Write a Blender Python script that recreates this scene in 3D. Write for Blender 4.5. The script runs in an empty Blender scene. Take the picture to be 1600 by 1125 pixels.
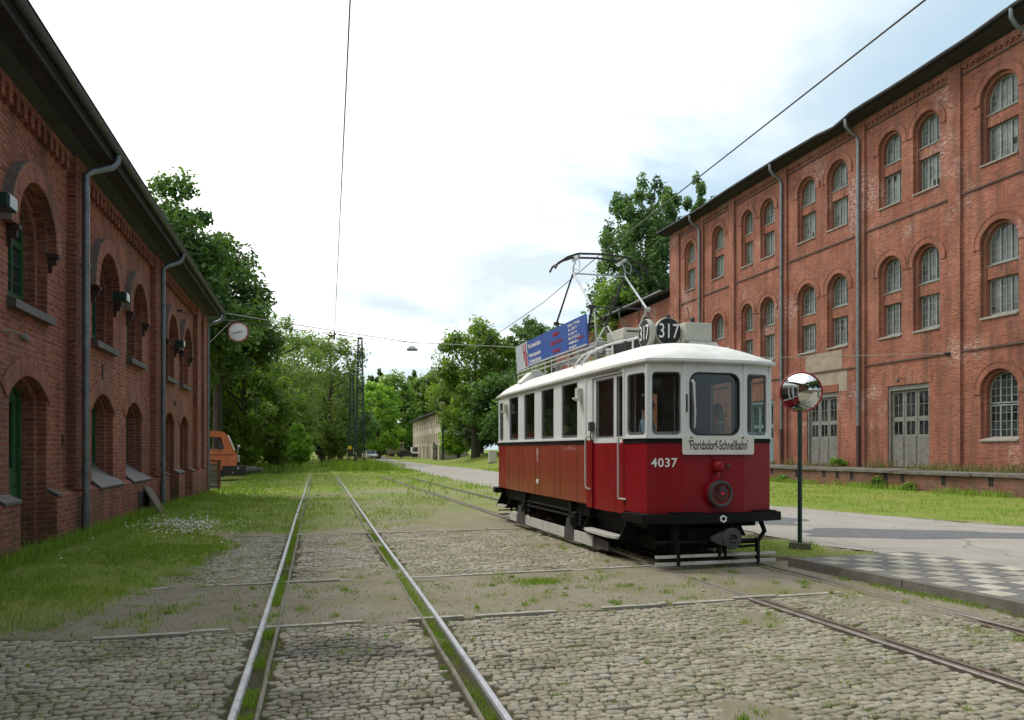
import bpy, bmesh, math, random
import numpy as np
from mathutils import Vector, Matrix
from mathutils.geometry import delaunay_2d_cdt
random.seed(7)
PI = math.pi
SC = bpy.context.scene
COL = SC.collection
R_ = math.radians

# ------------------------------------------------------------------ materials
def _new(name):
    m = bpy.data.materials.new(name); m.use_nodes = True
    nt = m.node_tree; nt.nodes.clear()
    out = nt.nodes.new('ShaderNodeOutputMaterial')
    return m, nt, out

def N(nt, typ, **kw):
    n = nt.nodes.new(typ)
    for k, v in kw.items():
        if k.startswith('i_'):
            key = k[2:]
            key = int(key) if key.isdigit() else key.replace('_', ' ')
            n.inputs[key].default_value = v
        else:
            setattr(n, k, v)
    return n

def L(nt, a, b): nt.links.new(a, b)

def c4(c): return (c[0], c[1], c[2], 1.0)

def mixc(nt, fac, a, b, blend='MIX'):
    n = nt.nodes.new('ShaderNodeMix'); n.data_type = 'RGBA'; n.blend_type = blend
    for sock, v in ((n.inputs[0], fac), (n.inputs[6], a), (n.inputs[7], b)):
        if hasattr(v, 'is_linked') or hasattr(v, 'links'): nt.links.new(v, sock)
        elif isinstance(v, (int, float)): sock.default_value = v
        else: sock.default_value = c4(v)
    return n.outputs[2]

def ramp(nt, src, stops):
    n = nt.nodes.new('ShaderNodeValToRGB')
    el = n.color_ramp.elements
    while len(el) > 1: el.remove(el[-1])
    for i, (p, c) in enumerate(stops):
        e = el[0] if i == 0 else el.new(p)
        e.position = p
        e.color = c4(c) if isinstance(c, (tuple, list)) else (c, c, c, 1)
    nt.links.new(src, n.inputs[0]); return n.outputs[0]

def noise(nt, vec, scale, detail=4, rough=.55, dist=0.0):
    n = N(nt, 'ShaderNodeTexNoise', i_Scale=scale, i_Detail=detail, i_Roughness=rough, i_Distortion=dist)
    if vec is not None: L(nt, vec, n.inputs['Vector'])
    return n.outputs[0]

def objco(nt): return nt.nodes.new('ShaderNodeTexCoord').outputs['Object']

def mapv(nt, vec, scale=(1, 1, 1), loc=(0, 0, 0), rot=(0, 0, 0)):
    n = N(nt, 'ShaderNodeMapping'); n.inputs['Scale'].default_value = scale
    n.inputs['Location'].default_value = loc; n.inputs['Rotation'].default_value = rot
    L(nt, vec, n.inputs['Vector']); return n.outputs[0]

def bump(nt, h, strength=.3, dist=.01):
    n = N(nt, 'ShaderNodeBump', i_Strength=strength, i_Distance=dist)
    L(nt, h, n.inputs['Height']); return n.outputs[0]

def princ(nt, out, base, rough=.6, metal=0.0, spec=.5, normal=None, coat=0.0):
    p = nt.nodes.new('ShaderNodeBsdfPrincipled')
    for key, v in (('Base Color', base), ('Roughness', rough)):
        if hasattr(v, 'links'): nt.links.new(v, p.inputs[key])
        elif isinstance(v, (tuple, list)): p.inputs[key].default_value = c4(v)
        else: p.inputs[key].default_value = v
    p.inputs['Metallic'].default_value = metal
    p.inputs['Specular IOR Level'].default_value = spec
    p.inputs['Coat Weight'].default_value = coat
    if normal is not None: nt.links.new(normal, p.inputs['Normal'])
    nt.links.new(p.outputs[0], out.inputs['Surface']); return p

def paint(name, c, c2=None, rough=.45, scale=3.0, metal=0.0, spec=.5, bmp=0.0, bscale=40, coat=0.0, grime=None, gamt=.5):
    m, nt, out = _new(name)
    oc = objco(nt)
    c2 = c2 or tuple(x * .8 for x in c)
    col = mixc(nt, ramp(nt, noise(nt, oc, scale, 6, .6), [(.35, 0.0), (.7, 1.0)]), c, c2)
    if grime:
        g = ramp(nt, noise(nt, mapv(nt, oc, (2.2, 2.2, .5)), 2.6, 8, .68), [(.5, 0.0), (.72, gamt)])
        col = mixc(nt, g, col, grime)
    rr = ramp(nt, noise(nt, oc, scale * 4, 4), [(.3, max(0, rough - .1)), (.7, min(1, rough + .12))])
    nm = bump(nt, noise(nt, oc, bscale, 4), bmp, .01) if bmp else None
    princ(nt, out, col, rr, metal, spec, nm, coat); return m

def brick(name, a, b, mortar, stain, soot=None, chalk=None, chalk_lo=.6, moss=None):
    m, nt, out = _new(name)
    uv = nt.nodes.new('ShaderNodeTexCoord').outputs['UV']
    oc = objco(nt)
    wob = N(nt, 'ShaderNodeMixRGB', blend_type='LINEAR_LIGHT'); wob.inputs[0].default_value = .004
    L(nt, uv, wob.inputs[1]); nn = N(nt, 'ShaderNodeTexNoise', i_Scale=6.0); L(nt, uv, nn.inputs['Vector']); L(nt, nn.outputs[1], wob.inputs[2])
    br = N(nt, 'ShaderNodeTexBrick', offset=.5, squash=1.0)
    for k, v in (('Scale', 1.0), ('Mortar Size', .011), ('Mortar Smooth', .3), ('Bias', .0), ('Brick Width', .26), ('Row Height', .079)):
        br.inputs[k].default_value = v
    br.inputs['Color1'].default_value = c4(a); br.inputs['Color2'].default_value = c4(b); br.inputs['Mortar'].default_value = c4(mortar)
    L(nt, wob.outputs[0], br.inputs['Vector'])
    col = br.outputs['Color']
    # slow patches of differently fired brick, then dirt
    col = mixc(nt, ramp(nt, noise(nt, oc, .55, 5, .6, .4), [(.36, 0.0), (.62, 1.0)]), col, mixc(nt, .75, col, stain, 'MULTIPLY'))
    v1 = noise(nt, mapv(nt, uv, (1.9, 6.3, 1)), 2.0, 3, .7)
    col = mixc(nt, ramp(nt, v1, [(.5, 0.0), (.8, .5)]), col, tuple(min(1, x * 1.35) for x in a))
    dk = noise(nt, mapv(nt, uv, (3.85, 12.65, 1), (.3, .7, 0)), 1.0, 1, .5)
    col = mixc(nt, ramp(nt, dk, [(.58, 0.0), (.66, .55)]), col, tuple(x * .42 for x in b))
    streak = noise(nt, mapv(nt, oc, (1.5, 1.5, .16)), 1.6, 6, .65)
    if soot: col = mixc(nt, ramp(nt, streak, [(.44, 0.0), (.72, .72)]), col, soot)
    if chalk:
        cn = noise(nt, mapv(nt, oc, (1, 1, .8), (4, 1, 9)), .42, 3, .6)
        cf = noise(nt, mapv(nt, uv, (4.0, 12.0, 1)), 1.0, 4, .75)
        mul = N(nt, 'ShaderNodeMath', operation='MULTIPLY')
        L(nt, ramp(nt, cn, [(chalk_lo, 0.0), (chalk_lo + .1, 1.0)]), mul.inputs[0]); L(nt, ramp(nt, cf, [(.48, 0.0), (.62, .8)]), mul.inputs[1])
        col = mixc(nt, mul.outputs[0], col, chalk)
    if moss:
        sep = N(nt, 'ShaderNodeSeparateXYZ'); L(nt, oc, sep.inputs[0])
        mr = N(nt, 'ShaderNodeMapRange', i_1=.9, i_2=.0, i_3=0.0, i_4=.8); L(nt, sep.outputs[2], mr.inputs[0])
        mm = N(nt, 'ShaderNodeMath', operation='MULTIPLY'); L(nt, mr.outputs[0], mm.inputs[0])
        L(nt, ramp(nt, noise(nt, oc, 2.4, 6, .7), [(.42, 0.0), (.62, 1.0)]), mm.inputs[1])
        col = mixc(nt, mm.outputs[0], col, moss)
    hb = N(nt, 'ShaderNodeMath', operation='MULTIPLY_ADD'); hb.inputs[1].default_value = -1.0
    L(nt, br.outputs['Fac'], hb.inputs[0]); L(nt, noise(nt, uv, 24, 4, .6), hb.inputs[2])
    princ(nt, out, col, .88, 0, .25, bump(nt, hb.outputs[0], .55, .012)); return m

def glass_clear(name, tint=(.8, .86, .84), ior=1.5):
    m, nt, out = _new(name)
    t = N(nt, 'ShaderNodeBsdfTransparent'); t.inputs[0].default_value = c4(tint)
    g = N(nt, 'ShaderNodeBsdfGlossy'); g.inputs['Roughness'].default_value = .01
    lw = N(nt, 'ShaderNodeLayerWeight', i_Blend=.5); pw = N(nt, 'ShaderNodeMath', operation='POWER'); pw.inputs[1].default_value = 5.0; L(nt, lw.outputs['Facing'], pw.inputs[0])
    f0 = ((ior - 1) / (ior + 1)) ** 2; f = N(nt, 'ShaderNodeMath', operation='MULTIPLY_ADD'); f.inputs[1].default_value = 1 - f0; f.inputs[2].default_value = f0; L(nt, pw.outputs[0], f.inputs[0])
    oc = objco(nt)
    d = N(nt, 'ShaderNodeBsdfDiffuse'); d.inputs[0].default_value = (.5, .5, .48, 1)
    ms = N(nt, 'ShaderNodeMixShader'); L(nt, f.outputs[0], ms.inputs[0]); L(nt, t.outputs[0], ms.inputs[1]); L(nt, g.outputs[0], ms.inputs[2])
    m2 = N(nt, 'ShaderNodeMixShader')
    L(nt, ramp(nt, noise(nt, oc, 3.5, 6, .7), [(.4, .0), (.8, .03)]), m2.inputs[0]); L(nt, ms.outputs[0], m2.inputs[1]); L(nt, d.outputs[0], m2.inputs[2])
    L(nt, m2.outputs[0], out.inputs['Surface']); return m

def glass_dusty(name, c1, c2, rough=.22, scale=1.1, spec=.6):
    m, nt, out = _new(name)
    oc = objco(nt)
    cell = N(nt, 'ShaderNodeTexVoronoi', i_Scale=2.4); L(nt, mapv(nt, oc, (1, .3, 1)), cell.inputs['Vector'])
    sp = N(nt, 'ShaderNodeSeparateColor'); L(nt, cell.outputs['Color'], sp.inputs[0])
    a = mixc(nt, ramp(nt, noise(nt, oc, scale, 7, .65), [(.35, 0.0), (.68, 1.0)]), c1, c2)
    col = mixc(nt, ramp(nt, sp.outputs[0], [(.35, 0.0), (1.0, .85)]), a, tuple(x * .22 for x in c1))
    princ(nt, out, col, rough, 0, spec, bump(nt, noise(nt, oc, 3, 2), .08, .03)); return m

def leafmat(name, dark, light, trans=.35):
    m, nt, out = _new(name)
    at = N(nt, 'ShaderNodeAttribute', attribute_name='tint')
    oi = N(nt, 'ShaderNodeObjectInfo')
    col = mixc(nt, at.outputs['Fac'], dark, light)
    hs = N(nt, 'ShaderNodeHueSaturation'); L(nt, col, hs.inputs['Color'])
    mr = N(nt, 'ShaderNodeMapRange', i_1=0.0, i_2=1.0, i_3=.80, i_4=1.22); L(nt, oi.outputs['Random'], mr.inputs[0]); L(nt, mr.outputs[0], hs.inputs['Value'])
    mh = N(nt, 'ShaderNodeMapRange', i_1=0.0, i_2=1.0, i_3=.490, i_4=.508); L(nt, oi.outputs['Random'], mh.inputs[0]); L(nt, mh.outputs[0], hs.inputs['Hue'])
    p = nt.nodes.new('ShaderNodeBsdfPrincipled'); L(nt, hs.outputs[0], p.inputs['Base Color'])
    p.inputs['Roughness'].default_value = .55; p.inputs['Specular IOR Level'].default_value = .35
    t = N(nt, 'ShaderNodeBsdfTranslucent'); L(nt, mixc(nt, 1.0, hs.outputs[0], (1.2, 1.35, .55), 'MULTIPLY'), t.inputs[0])
    ms = N(nt, 'ShaderNodeMixShader'); ms.inputs[0].default_value = trans
    L(nt, p.outputs[0], ms.inputs[1]); L(nt, t.outputs[0], ms.inputs[2]); L(nt, ms.outputs[0], out.inputs['Surface']); return m

# ------------------------------------------------------------------ mesh builder
class MB:
    def __init__(s): s.v = []; s.f = []; s.uv = []; s.mi = []; s.cur = 0
    def add(s, verts, faces, uvs=None):
        o = len(s.v); s.v += [tuple(p) for p in verts]
        for i, f in enumerate(faces):
            s.f.append(tuple(o + k for k in f)); s.uv.append(uvs[i] if uvs else None); s.mi.append(s.cur)
        return s
    def box(s, x0, y0, z0, x1, y1, z1):
        return s.hexa([(x0, y0, z0), (x1, y0, z0), (x1, y1, z0), (x0, y1, z0), (x0, y0, z1), (x1, y0, z1), (x1, y1, z1), (x0, y1, z1)])
    def hexa(s, p):
        return s.add(p, [(0, 3, 2, 1), (4, 5, 6, 7), (0, 1, 5, 4), (1, 2, 6, 5), (2, 3, 7, 6), (3, 0, 4, 7)])
    def bbox(s, x0, y0, z0, x1, y1, z1, b=.01):
        # box with bevelled edges (chamfered hull)
        bm = bmesh.new()
        bmesh.ops.create_cube(bm, size=1)
        for v in bm.verts:
            v.co = Vector(((x0 + x1) / 2 + v.co.x * (x1 - x0), (y0 + y1) / 2 + v.co.y * (y1 - y0), (z0 + z1) / 2 + v.co.z * (z1 - z0)))
        bmesh.ops.bevel(bm, geom=list(bm.edges), offset=b, segments=2, affect='EDGES', profile=.5)
        bm.verts.index_update()
        s.add([v.co[:] for v in bm.verts], [tuple(v.index for v in f.verts) for f in bm.faces]); bm.free(); return s
    def tube(s, pts, r, n=8, cap=True):
        pts = [Vector(p) for p in pts]
        rs = r if isinstance(r, (list, tuple)) else [r] * len(pts)
        o = len(s.v); up = None; ring = []
        for i, p in enumerate(pts):
            a = pts[max(i - 1, 0)]; b = pts[min(i + 1, len(pts) - 1)]
            t = (b - a).normalized()
            if up is None: up = Vector((0, 0, 1)) if abs(t.z) < .9 else Vector((1, 0, 0))
            x = t.cross(up)
            if x.length < 1e-5: x = t.orthogonal()
            x.normalize(); y = x.cross(t).normalized(); up = y
            for k in range(n):
                an = 2 * PI * k / n
                s.v.append(tuple(p + (x * math.cos(an) + y * math.sin(an)) * rs[i]))
        for i in range(len(pts) - 1):
            for k in range(n):
                k2 = (k + 1) % n
                s._f((o + i * n + k, o + i * n + k2, o + (i + 1) * n + k2, o + (i + 1) * n + k))
        if cap:
            s._f(tuple(o + k for k in range(n))[::-1]); s._f(tuple(o + (len(pts) - 1) * n + k for k in range(n)))
        return s
    def _f(s, f): s.f.append(f); s.uv.append(None); s.mi.append(s.cur)
    def lathe(s, prof, n=24, M=None, cap=True):
        # prof: list of (r, z) about local z
        o = len(s.v); M = M or Matrix()
        for (r, z) in prof:
            for k in range(n):
                a = 2 * PI * k / n
                s.v.append(tuple(M @ Vector((r * math.cos(a), r * math.sin(a), z))))
        for i in range(len(prof) - 1):
            for k in range(n):
                k2 = (k + 1) % n
                s._f((o + i * n + k, o + i * n + k2, o + (i + 1) * n + k2, o + (i + 1) * n + k))
        if not cap: return s
        if prof[0][0] > 1e-6: s._f(tuple(o + k for k in range(n))[::-1])
        if prof[-1][0] > 1e-6: s._f(tuple(o + (len(prof) - 1) * n + k for k in range(n)))
        return s
    def plate(s, outer, holes, n0, n1, fr):
        # flat plate with holes; fr(a, z, n) -> 3d ; faces at n0 (front) and n1 (back)
        loops = [outer] + list(holes)
        pts = []; edges = []
        for lp in loops:
            o = len(pts); pts += [Vector(p) for p in lp]
            edges += [(o + i, o + (i + 1) % len(lp)) for i in range(len(lp))]
        vo, _, fo, _, _, _ = delaunay_2d_cdt(pts, edges, [], 1, 1e-6)
        def inside(p, lp):
            c = False; j = len(lp) - 1
            for i in range(len(lp)):
                xi, yi = lp[i][0], lp[i][1]; xj, yj = lp[j][0], lp[j][1]
                if (yi > p[1]) != (yj > p[1]) and p[0] < (xj - xi) * (p[1] - yi) / (yj - yi) + xi: c = not c
                j = i
            return c
        keep = []
        for f in fo:
            cx = sum(vo[i][0] for i in f) / len(f); cy = sum(vo[i][1] for i in f) / len(f)
            if inside((cx, cy), outer) and not any(inside((cx, cy), h) for h in holes): keep.append(tuple(f))
        s.add([fr(p[0], p[1], n0) for p in vo], keep)
        if n1 is None: return s
        s.add([fr(p[0], p[1], n1) for p in vo], [f[::-1] for f in keep])
        for lp in loops:
            m = len(lp)
            s.add([fr(p[0], p[1], n0) for p in lp] + [fr(p[0], p[1], n1) for p in lp],
                  [(i, (i + 1) % m, m + (i + 1) % m, m + i) for i in range(m)])
        return s
    def xform(s, M, start=0):
        for i in range(start, len(s.v)): s.v[i] = tuple(M @ Vector(s.v[i]))
        return s

def link(name, data, parent=None):
    o = bpy.data.objects.new(name, data); COL.objects.link(o)
    if parent is not None: o.parent = parent
    return o

def obj(name, mb, mat, parent=None, smooth=False, fix=False, rot45=False):
    me = bpy.data.meshes.new(name); me.from_pydata(mb.v, [], mb.f)
    mats = mat if isinstance(mat, (list, tuple)) else [mat]
    for m in mats: me.materials.append(m)
    if len(mats) > 1: me.polygons.foreach_set('material_index', mb.mi)
    if fix:
        bm = bmesh.new(); bm.from_mesh(me); bmesh.ops.remove_doubles(bm, verts=bm.verts, dist=1e-5)
        bmesh.ops.recalc_face_normals(bm, faces=bm.faces); bm.to_mesh(me); bm.free()
    if len(me.polygons):
        ul = me.uv_layers.new(name='UVMap').data
        me.update()
        for i, p in enumerate(me.polygons):
            cu = mb.uv[i] if (not fix and i < len(mb.uv)) else None
            n = p.normal; ax, ay, az = abs(n.x), abs(n.y), abs(n.z)
            for k, li in enumerate(p.loop_indices):
                if cu: ul[li].uv = cu[k]; continue
                co = me.vertices[me.loops[li].vertex_index].co
                if az >= ax and az >= ay: ul[li].uv = (co.x, co.y)
                elif ay >= ax: ul[li].uv = (co.x, co.z)
                else: ul[li].uv = (co.y + .13, co.z)
    if smooth:
        me.polygons.foreach_set('use_smooth', [True] * len(me.polygons))
        try: me.set_sharp_from_angle(angle=R_(38))
        except Exception: pass
    return link(name, me, parent)

def thing(name, label, cat, loc=(0, 0, 0), rotz=0.0, group=None):
    o = bpy.data.objects.new(name, None); COL.objects.link(o)
    o.location = loc; o.rotation_euler = (0, 0, rotz); o.empty_display_size = .2
    return tag(o, label, cat, group)

def tag(o, label=None, cat=None, group=None, kind=None):
    if label: o['label'] = label
    if cat: o['category'] = cat
    if group: o['group'] = group
    if kind: o['kind'] = kind
    return o

def np_obj(name, V, Fq, mat, attr=None, parent=None, smooth=False):
    V = np.asarray(V, np.float32); Fq = np.asarray(Fq, np.int32); k = Fq.shape[1]
    me = bpy.data.meshes.new(name)
    me.vertices.add(len(V)); me.vertices.foreach_set('co', V.ravel())
    me.loops.add(Fq.size); me.loops.foreach_set('vertex_index', Fq.ravel())
    me.polygons.add(len(Fq)); me.polygons.foreach_set('loop_start', np.arange(0, Fq.size, k, dtype=np.int32))
    me.polygons.foreach_set('loop_total', np.full(len(Fq), k, np.int32))
    if attr:
        for an, av in attr.items():
            a = me.attributes.new(an, 'FLOAT', 'POINT'); a.data.foreach_set('value', np.asarray(av, np.float32))
    if smooth: me.polygons.foreach_set('use_smooth', np.ones(len(Fq), bool))
    me.update(calc_edges=True); me.materials.append(mat)
    if name is None: return me
    return link(name, me, parent)

def text_mesh(txt, size, sx=1.0, bold=0.0, depth=.002, align='CENTER', spacing=1.0):
    cu = bpy.data.curves.new('lettering', 'FONT'); cu.body = txt; cu.size = size; cu.offset = bold
    cu.extrude = depth; cu.align_x = align; cu.align_y = 'CENTER'; cu.space_character = spacing; cu.resolution_u = 4
    ob = bpy.data.objects.new('lettering', cu); COL.objects.link(ob)
    dg = bpy.context.evaluated_depsgraph_get()
    me = bpy.data.meshes.new_from_object(ob.evaluated_get(dg))
    bpy.data.objects.remove(ob); bpy.data.curves.remove(cu)
    if sx != 1.0:
        for v in me.vertices: v.co.x *= sx
    return me

def text(name, txt, size, mat, parent, M, **kw):
    me = text_mesh(txt, size, **kw); me.materials.clear(); me.materials.append(mat); me.transform(M)
    me.name = name
    return link(name, me, parent)

def obj_split(name, mb, mat, parent=None, smooth=False, gap=.012):
    # one object for every separate piece of the builder (pieces closer than gap stay together)
    n = len(mb.v); par = list(range(n))
    def find(i):
        while par[i] != i: par[i] = par[par[i]]; i = par[i]
        return i
    for f in mb.f:
        a = find(f[0])
        for i in f[1:]: par[find(i)] = a
    isl = {}
    for i in range(n): isl.setdefault(find(i), []).append(i)
    keys = list(isl); bb = [(np.min([mb.v[i] for i in isl[k]], 0), np.max([mb.v[i] for i in isl[k]], 0)) for k in keys]
    g = list(range(len(keys)))
    def fg(i):
        while g[i] != i: g[i] = g[g[i]]; i = g[i]
        return i
    for i in range(len(keys)):
        for j in range(i):
            if np.all(bb[i][0] - gap <= bb[j][1]) and np.all(bb[j][0] - gap <= bb[i][1]): g[fg(i)] = fg(j)
    vg = {}
    for q, k in enumerate(keys):
        for i in isl[k]: vg[i] = fg(q)
    out = {}
    for fi, f in enumerate(mb.f):
        m, mp = out.setdefault(vg[f[0]], (MB(), {}))
        idx = []
        for i in f:
            if i not in mp: mp[i] = len(m.v); m.v.append(mb.v[i])
            idx.append(mp[i])
        m.f.append(tuple(idx)); m.uv.append(mb.uv[fi]); m.mi.append(mb.mi[fi])
    return [obj(name, m, mat, parent, smooth) for m, _ in out.values()]

def fr_mat(o, ex, ey):
    # matrix with local x->ex, local y->ey, local z->ex x ey, origin o
    ex = Vector(ex).normalized(); ey = Vector(ey).normalized(); ez = ex.cross(ey)
    return Matrix(((ex.x, ey.x, ez.x, o[0]), (ex.y, ey.y, ez.y, o[1]), (ex.z, ey.z, ez.z, o[2]), (0, 0, 0, 1)))

def arcpts(cx, cz, r, a0, a1, n):
    return [(cx + r * math.cos(a0 + (a1 - a0) * i / n), cz + r * math.sin(a0 + (a1 - a0) * i / n)) for i in range(n + 1)]

def arch(s0, s1, zb, zs, seg=None, n=14):
    # polygon of an arched opening: semicircle, or segment of rise seg
    w = (s1 - s0) / 2; c = (s0 + s1) / 2
    if seg is None: top = arcpts(c, zs, w, 0, PI, n)
    else:
        r = (w * w + seg * seg) / (2 * seg); a = math.asin(w / r)
        top = arcpts(c, zs + seg - r, r, PI / 2 - a, PI / 2 + a, n)
    return [(s0, zb), (s1, zb)] + top

def arch_in(s0, s1, zb, zs, d, seg=None, n=14, db=None):
    return arch(s0 + d, s1 - d, zb + (d if db is None else db), zs, None if seg is None else seg * .9, n)

def ring(mb, cx, cz, r0, r1, a0, a1, n0, n1, fr, n=24):
    # arch ring of bricks on edge: uv so that the courses run radially
    for i in range(n):
        t0 = a0 + (a1 - a0) * i / n; t1 = a0 + (a1 - a0) * (i + 1) / n
        P = lambda r, t, nn: fr(cx + r * math.cos(t), cz + r * math.sin(t), nn)
        rm = (r0 + r1) / 2
        u = lambda t: t * rm
        mb.add([P(r0, t0, n0), P(r1, t0, n0), P(r1, t1, n0), P(r0, t1, n0)], [(0, 1, 2, 3)], [[(.02, u(t0)), (.02 + r1 - r0, u(t0)), (.02 + r1 - r0, u(t1)), (.02, u(t1))]])
        mb.add([P(r1, t0, n0), P(r1, t1, n0), P(r1, t1, n1), P(r1, t0, n1)], [(0, 1, 2, 3)], [[(0, u(t0)), (0, u(t1)), (n0 - n1, u(t1)), (n0 - n1, u(t0))]])
        mb.add([P(r0, t0, n0), P(r0, t1, n0), P(r0, t1, n1), P(r0, t0, n1)], [(0, 1, 2, 3)], [[(0, u(t0)), (0, u(t1)), (n0 - n1, u(t1)), (n0 - n1, u(t0))]])
    for t in (a0, a1):
        P = lambda r, nn: fr(cx + r * math.cos(t), cz + r * math.sin(t), nn)
        mb.add([P(r0, n0), P(r1, n0), P(r1, n1), P(r0, n1)], [(0, 1, 2, 3)])
# ------------------------------------------------------------------ material set
M = {}
M['brickR'] = brick('orange_brick', (.37, .122, .070), (.245, .076, .048), (.31, .235, .185), (.62, .50, .46), soot=(.07, .045, .035), chalk=(.50, .42, .38), chalk_lo=.55)
M['brickL'] = brick('dark_red_brick', (.41, .135, .078), (.27, .076, .045), (.36, .255, .195), (.72, .60, .58), soot=(.075, .045, .035), moss=(.07, .075, .035))
M['brickP'] = brick('platform_brick', (.27, .10, .065), (.19, .08, .055), (.22, .19, .16), (.6, .5, .45), soot=(.07, .055, .04), moss=(.09, .085, .045))
M['dressing'] = paint('render_patch', (.30, .27, .21), (.22, .17, .13), .9, 2.2, bmp=.4, bscale=30, grime=(.25, .11, .07), gamt=.5)
M['stone'] = paint('weathered_stone', (.30, .27, .24), (.20, .18, .16), .85, 5, bmp=.4, bscale=30, grime=(.07, .07, .05))
M['slate'] = paint('slate_sill', (.115, .10, .094), (.075, .066, .062), .6, 6, bmp=.3, bscale=30, grime=(.09, .085, .06))
M['roofing'] = paint('tarred_roof', (.042, .042, .048), (.025, .025, .03), .8, 2, bmp=.3, bscale=14)
M['sootbrick'] = paint('sooty_brick', (.10, .062, .048), (.06, .042, .036), .85, 6)
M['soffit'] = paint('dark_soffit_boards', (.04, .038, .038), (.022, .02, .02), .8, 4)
M['zinc'] = paint('zinc', (.22, .245, .26), (.14, .155, .165), .42, 5, metal=.6, grime=(.09, .09, .08))
M['gutterdark'] = paint('dull_gutter', (.085, .085, .092), (.05, .05, .056), .5, 5, metal=.3)
M['mortarcap'] = paint('mortar_fillet', (.24, .20, .165), (.15, .115, .09), .9, 6)
M['castiron'] = paint('rusty_cast_iron', (.07, .035, .028), (.045, .022, .018), .7, 9)
M['iron'] = paint('black_iron', (.018, .018, .019), (.035, .028, .024), .55, 9)
M['frameR'] = paint('grey_green_frame', (.235, .275, .245), (.17, .195, .17), .7, 7, bmp=.2, grime=(.16, .14, .11))
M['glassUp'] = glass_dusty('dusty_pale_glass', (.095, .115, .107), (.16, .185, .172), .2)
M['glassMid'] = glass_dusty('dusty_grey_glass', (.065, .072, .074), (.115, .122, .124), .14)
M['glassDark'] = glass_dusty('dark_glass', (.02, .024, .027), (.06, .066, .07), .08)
M['greenpaint'] = paint('green_door_paint', (.040, .125, .045), (.028, .09, .034), .5, 4, bmp=.15, grime=(.05, .055, .03))
M['oldwood'] = paint('weathered_grey_wood', (.20, .20, .18), (.115, .112, .098), .88, 5, bmp=.5, bscale=25, grime=(.09, .075, .055))
M['darkwood'] = paint('dark_wood', (.075, .062, .05), (.045, .036, .03), .85, 6, bmp=.4, bscale=25)
M['tealwood'] = paint('faded_teal_door', (.16, .25, .26), (.11, .17, .18), .8, 5, grime=(.12, .10, .08))
M['concrete'] = paint('old_concrete', (.30, .28, .24), (.21, .195, .165), .92, 3, bmp=.5, bscale=30, grime=(.085, .09, .05))
M['lip'] = paint('mossy_lip', (.155, .145, .12), (.09, .085, .07), .92, 3, bmp=.5, bscale=30, grime=(.05, .052, .03))
M['void'] = paint('dark_opening', (.012, .011, .010), (.02, .018, .015), .9)
M['dark'] = paint('dark_interior', (.035, .03, .026), (.022, .02, .018), .85)

ANG = R_(90 + 14.81)          # local x runs along the street, away from the camera

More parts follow.
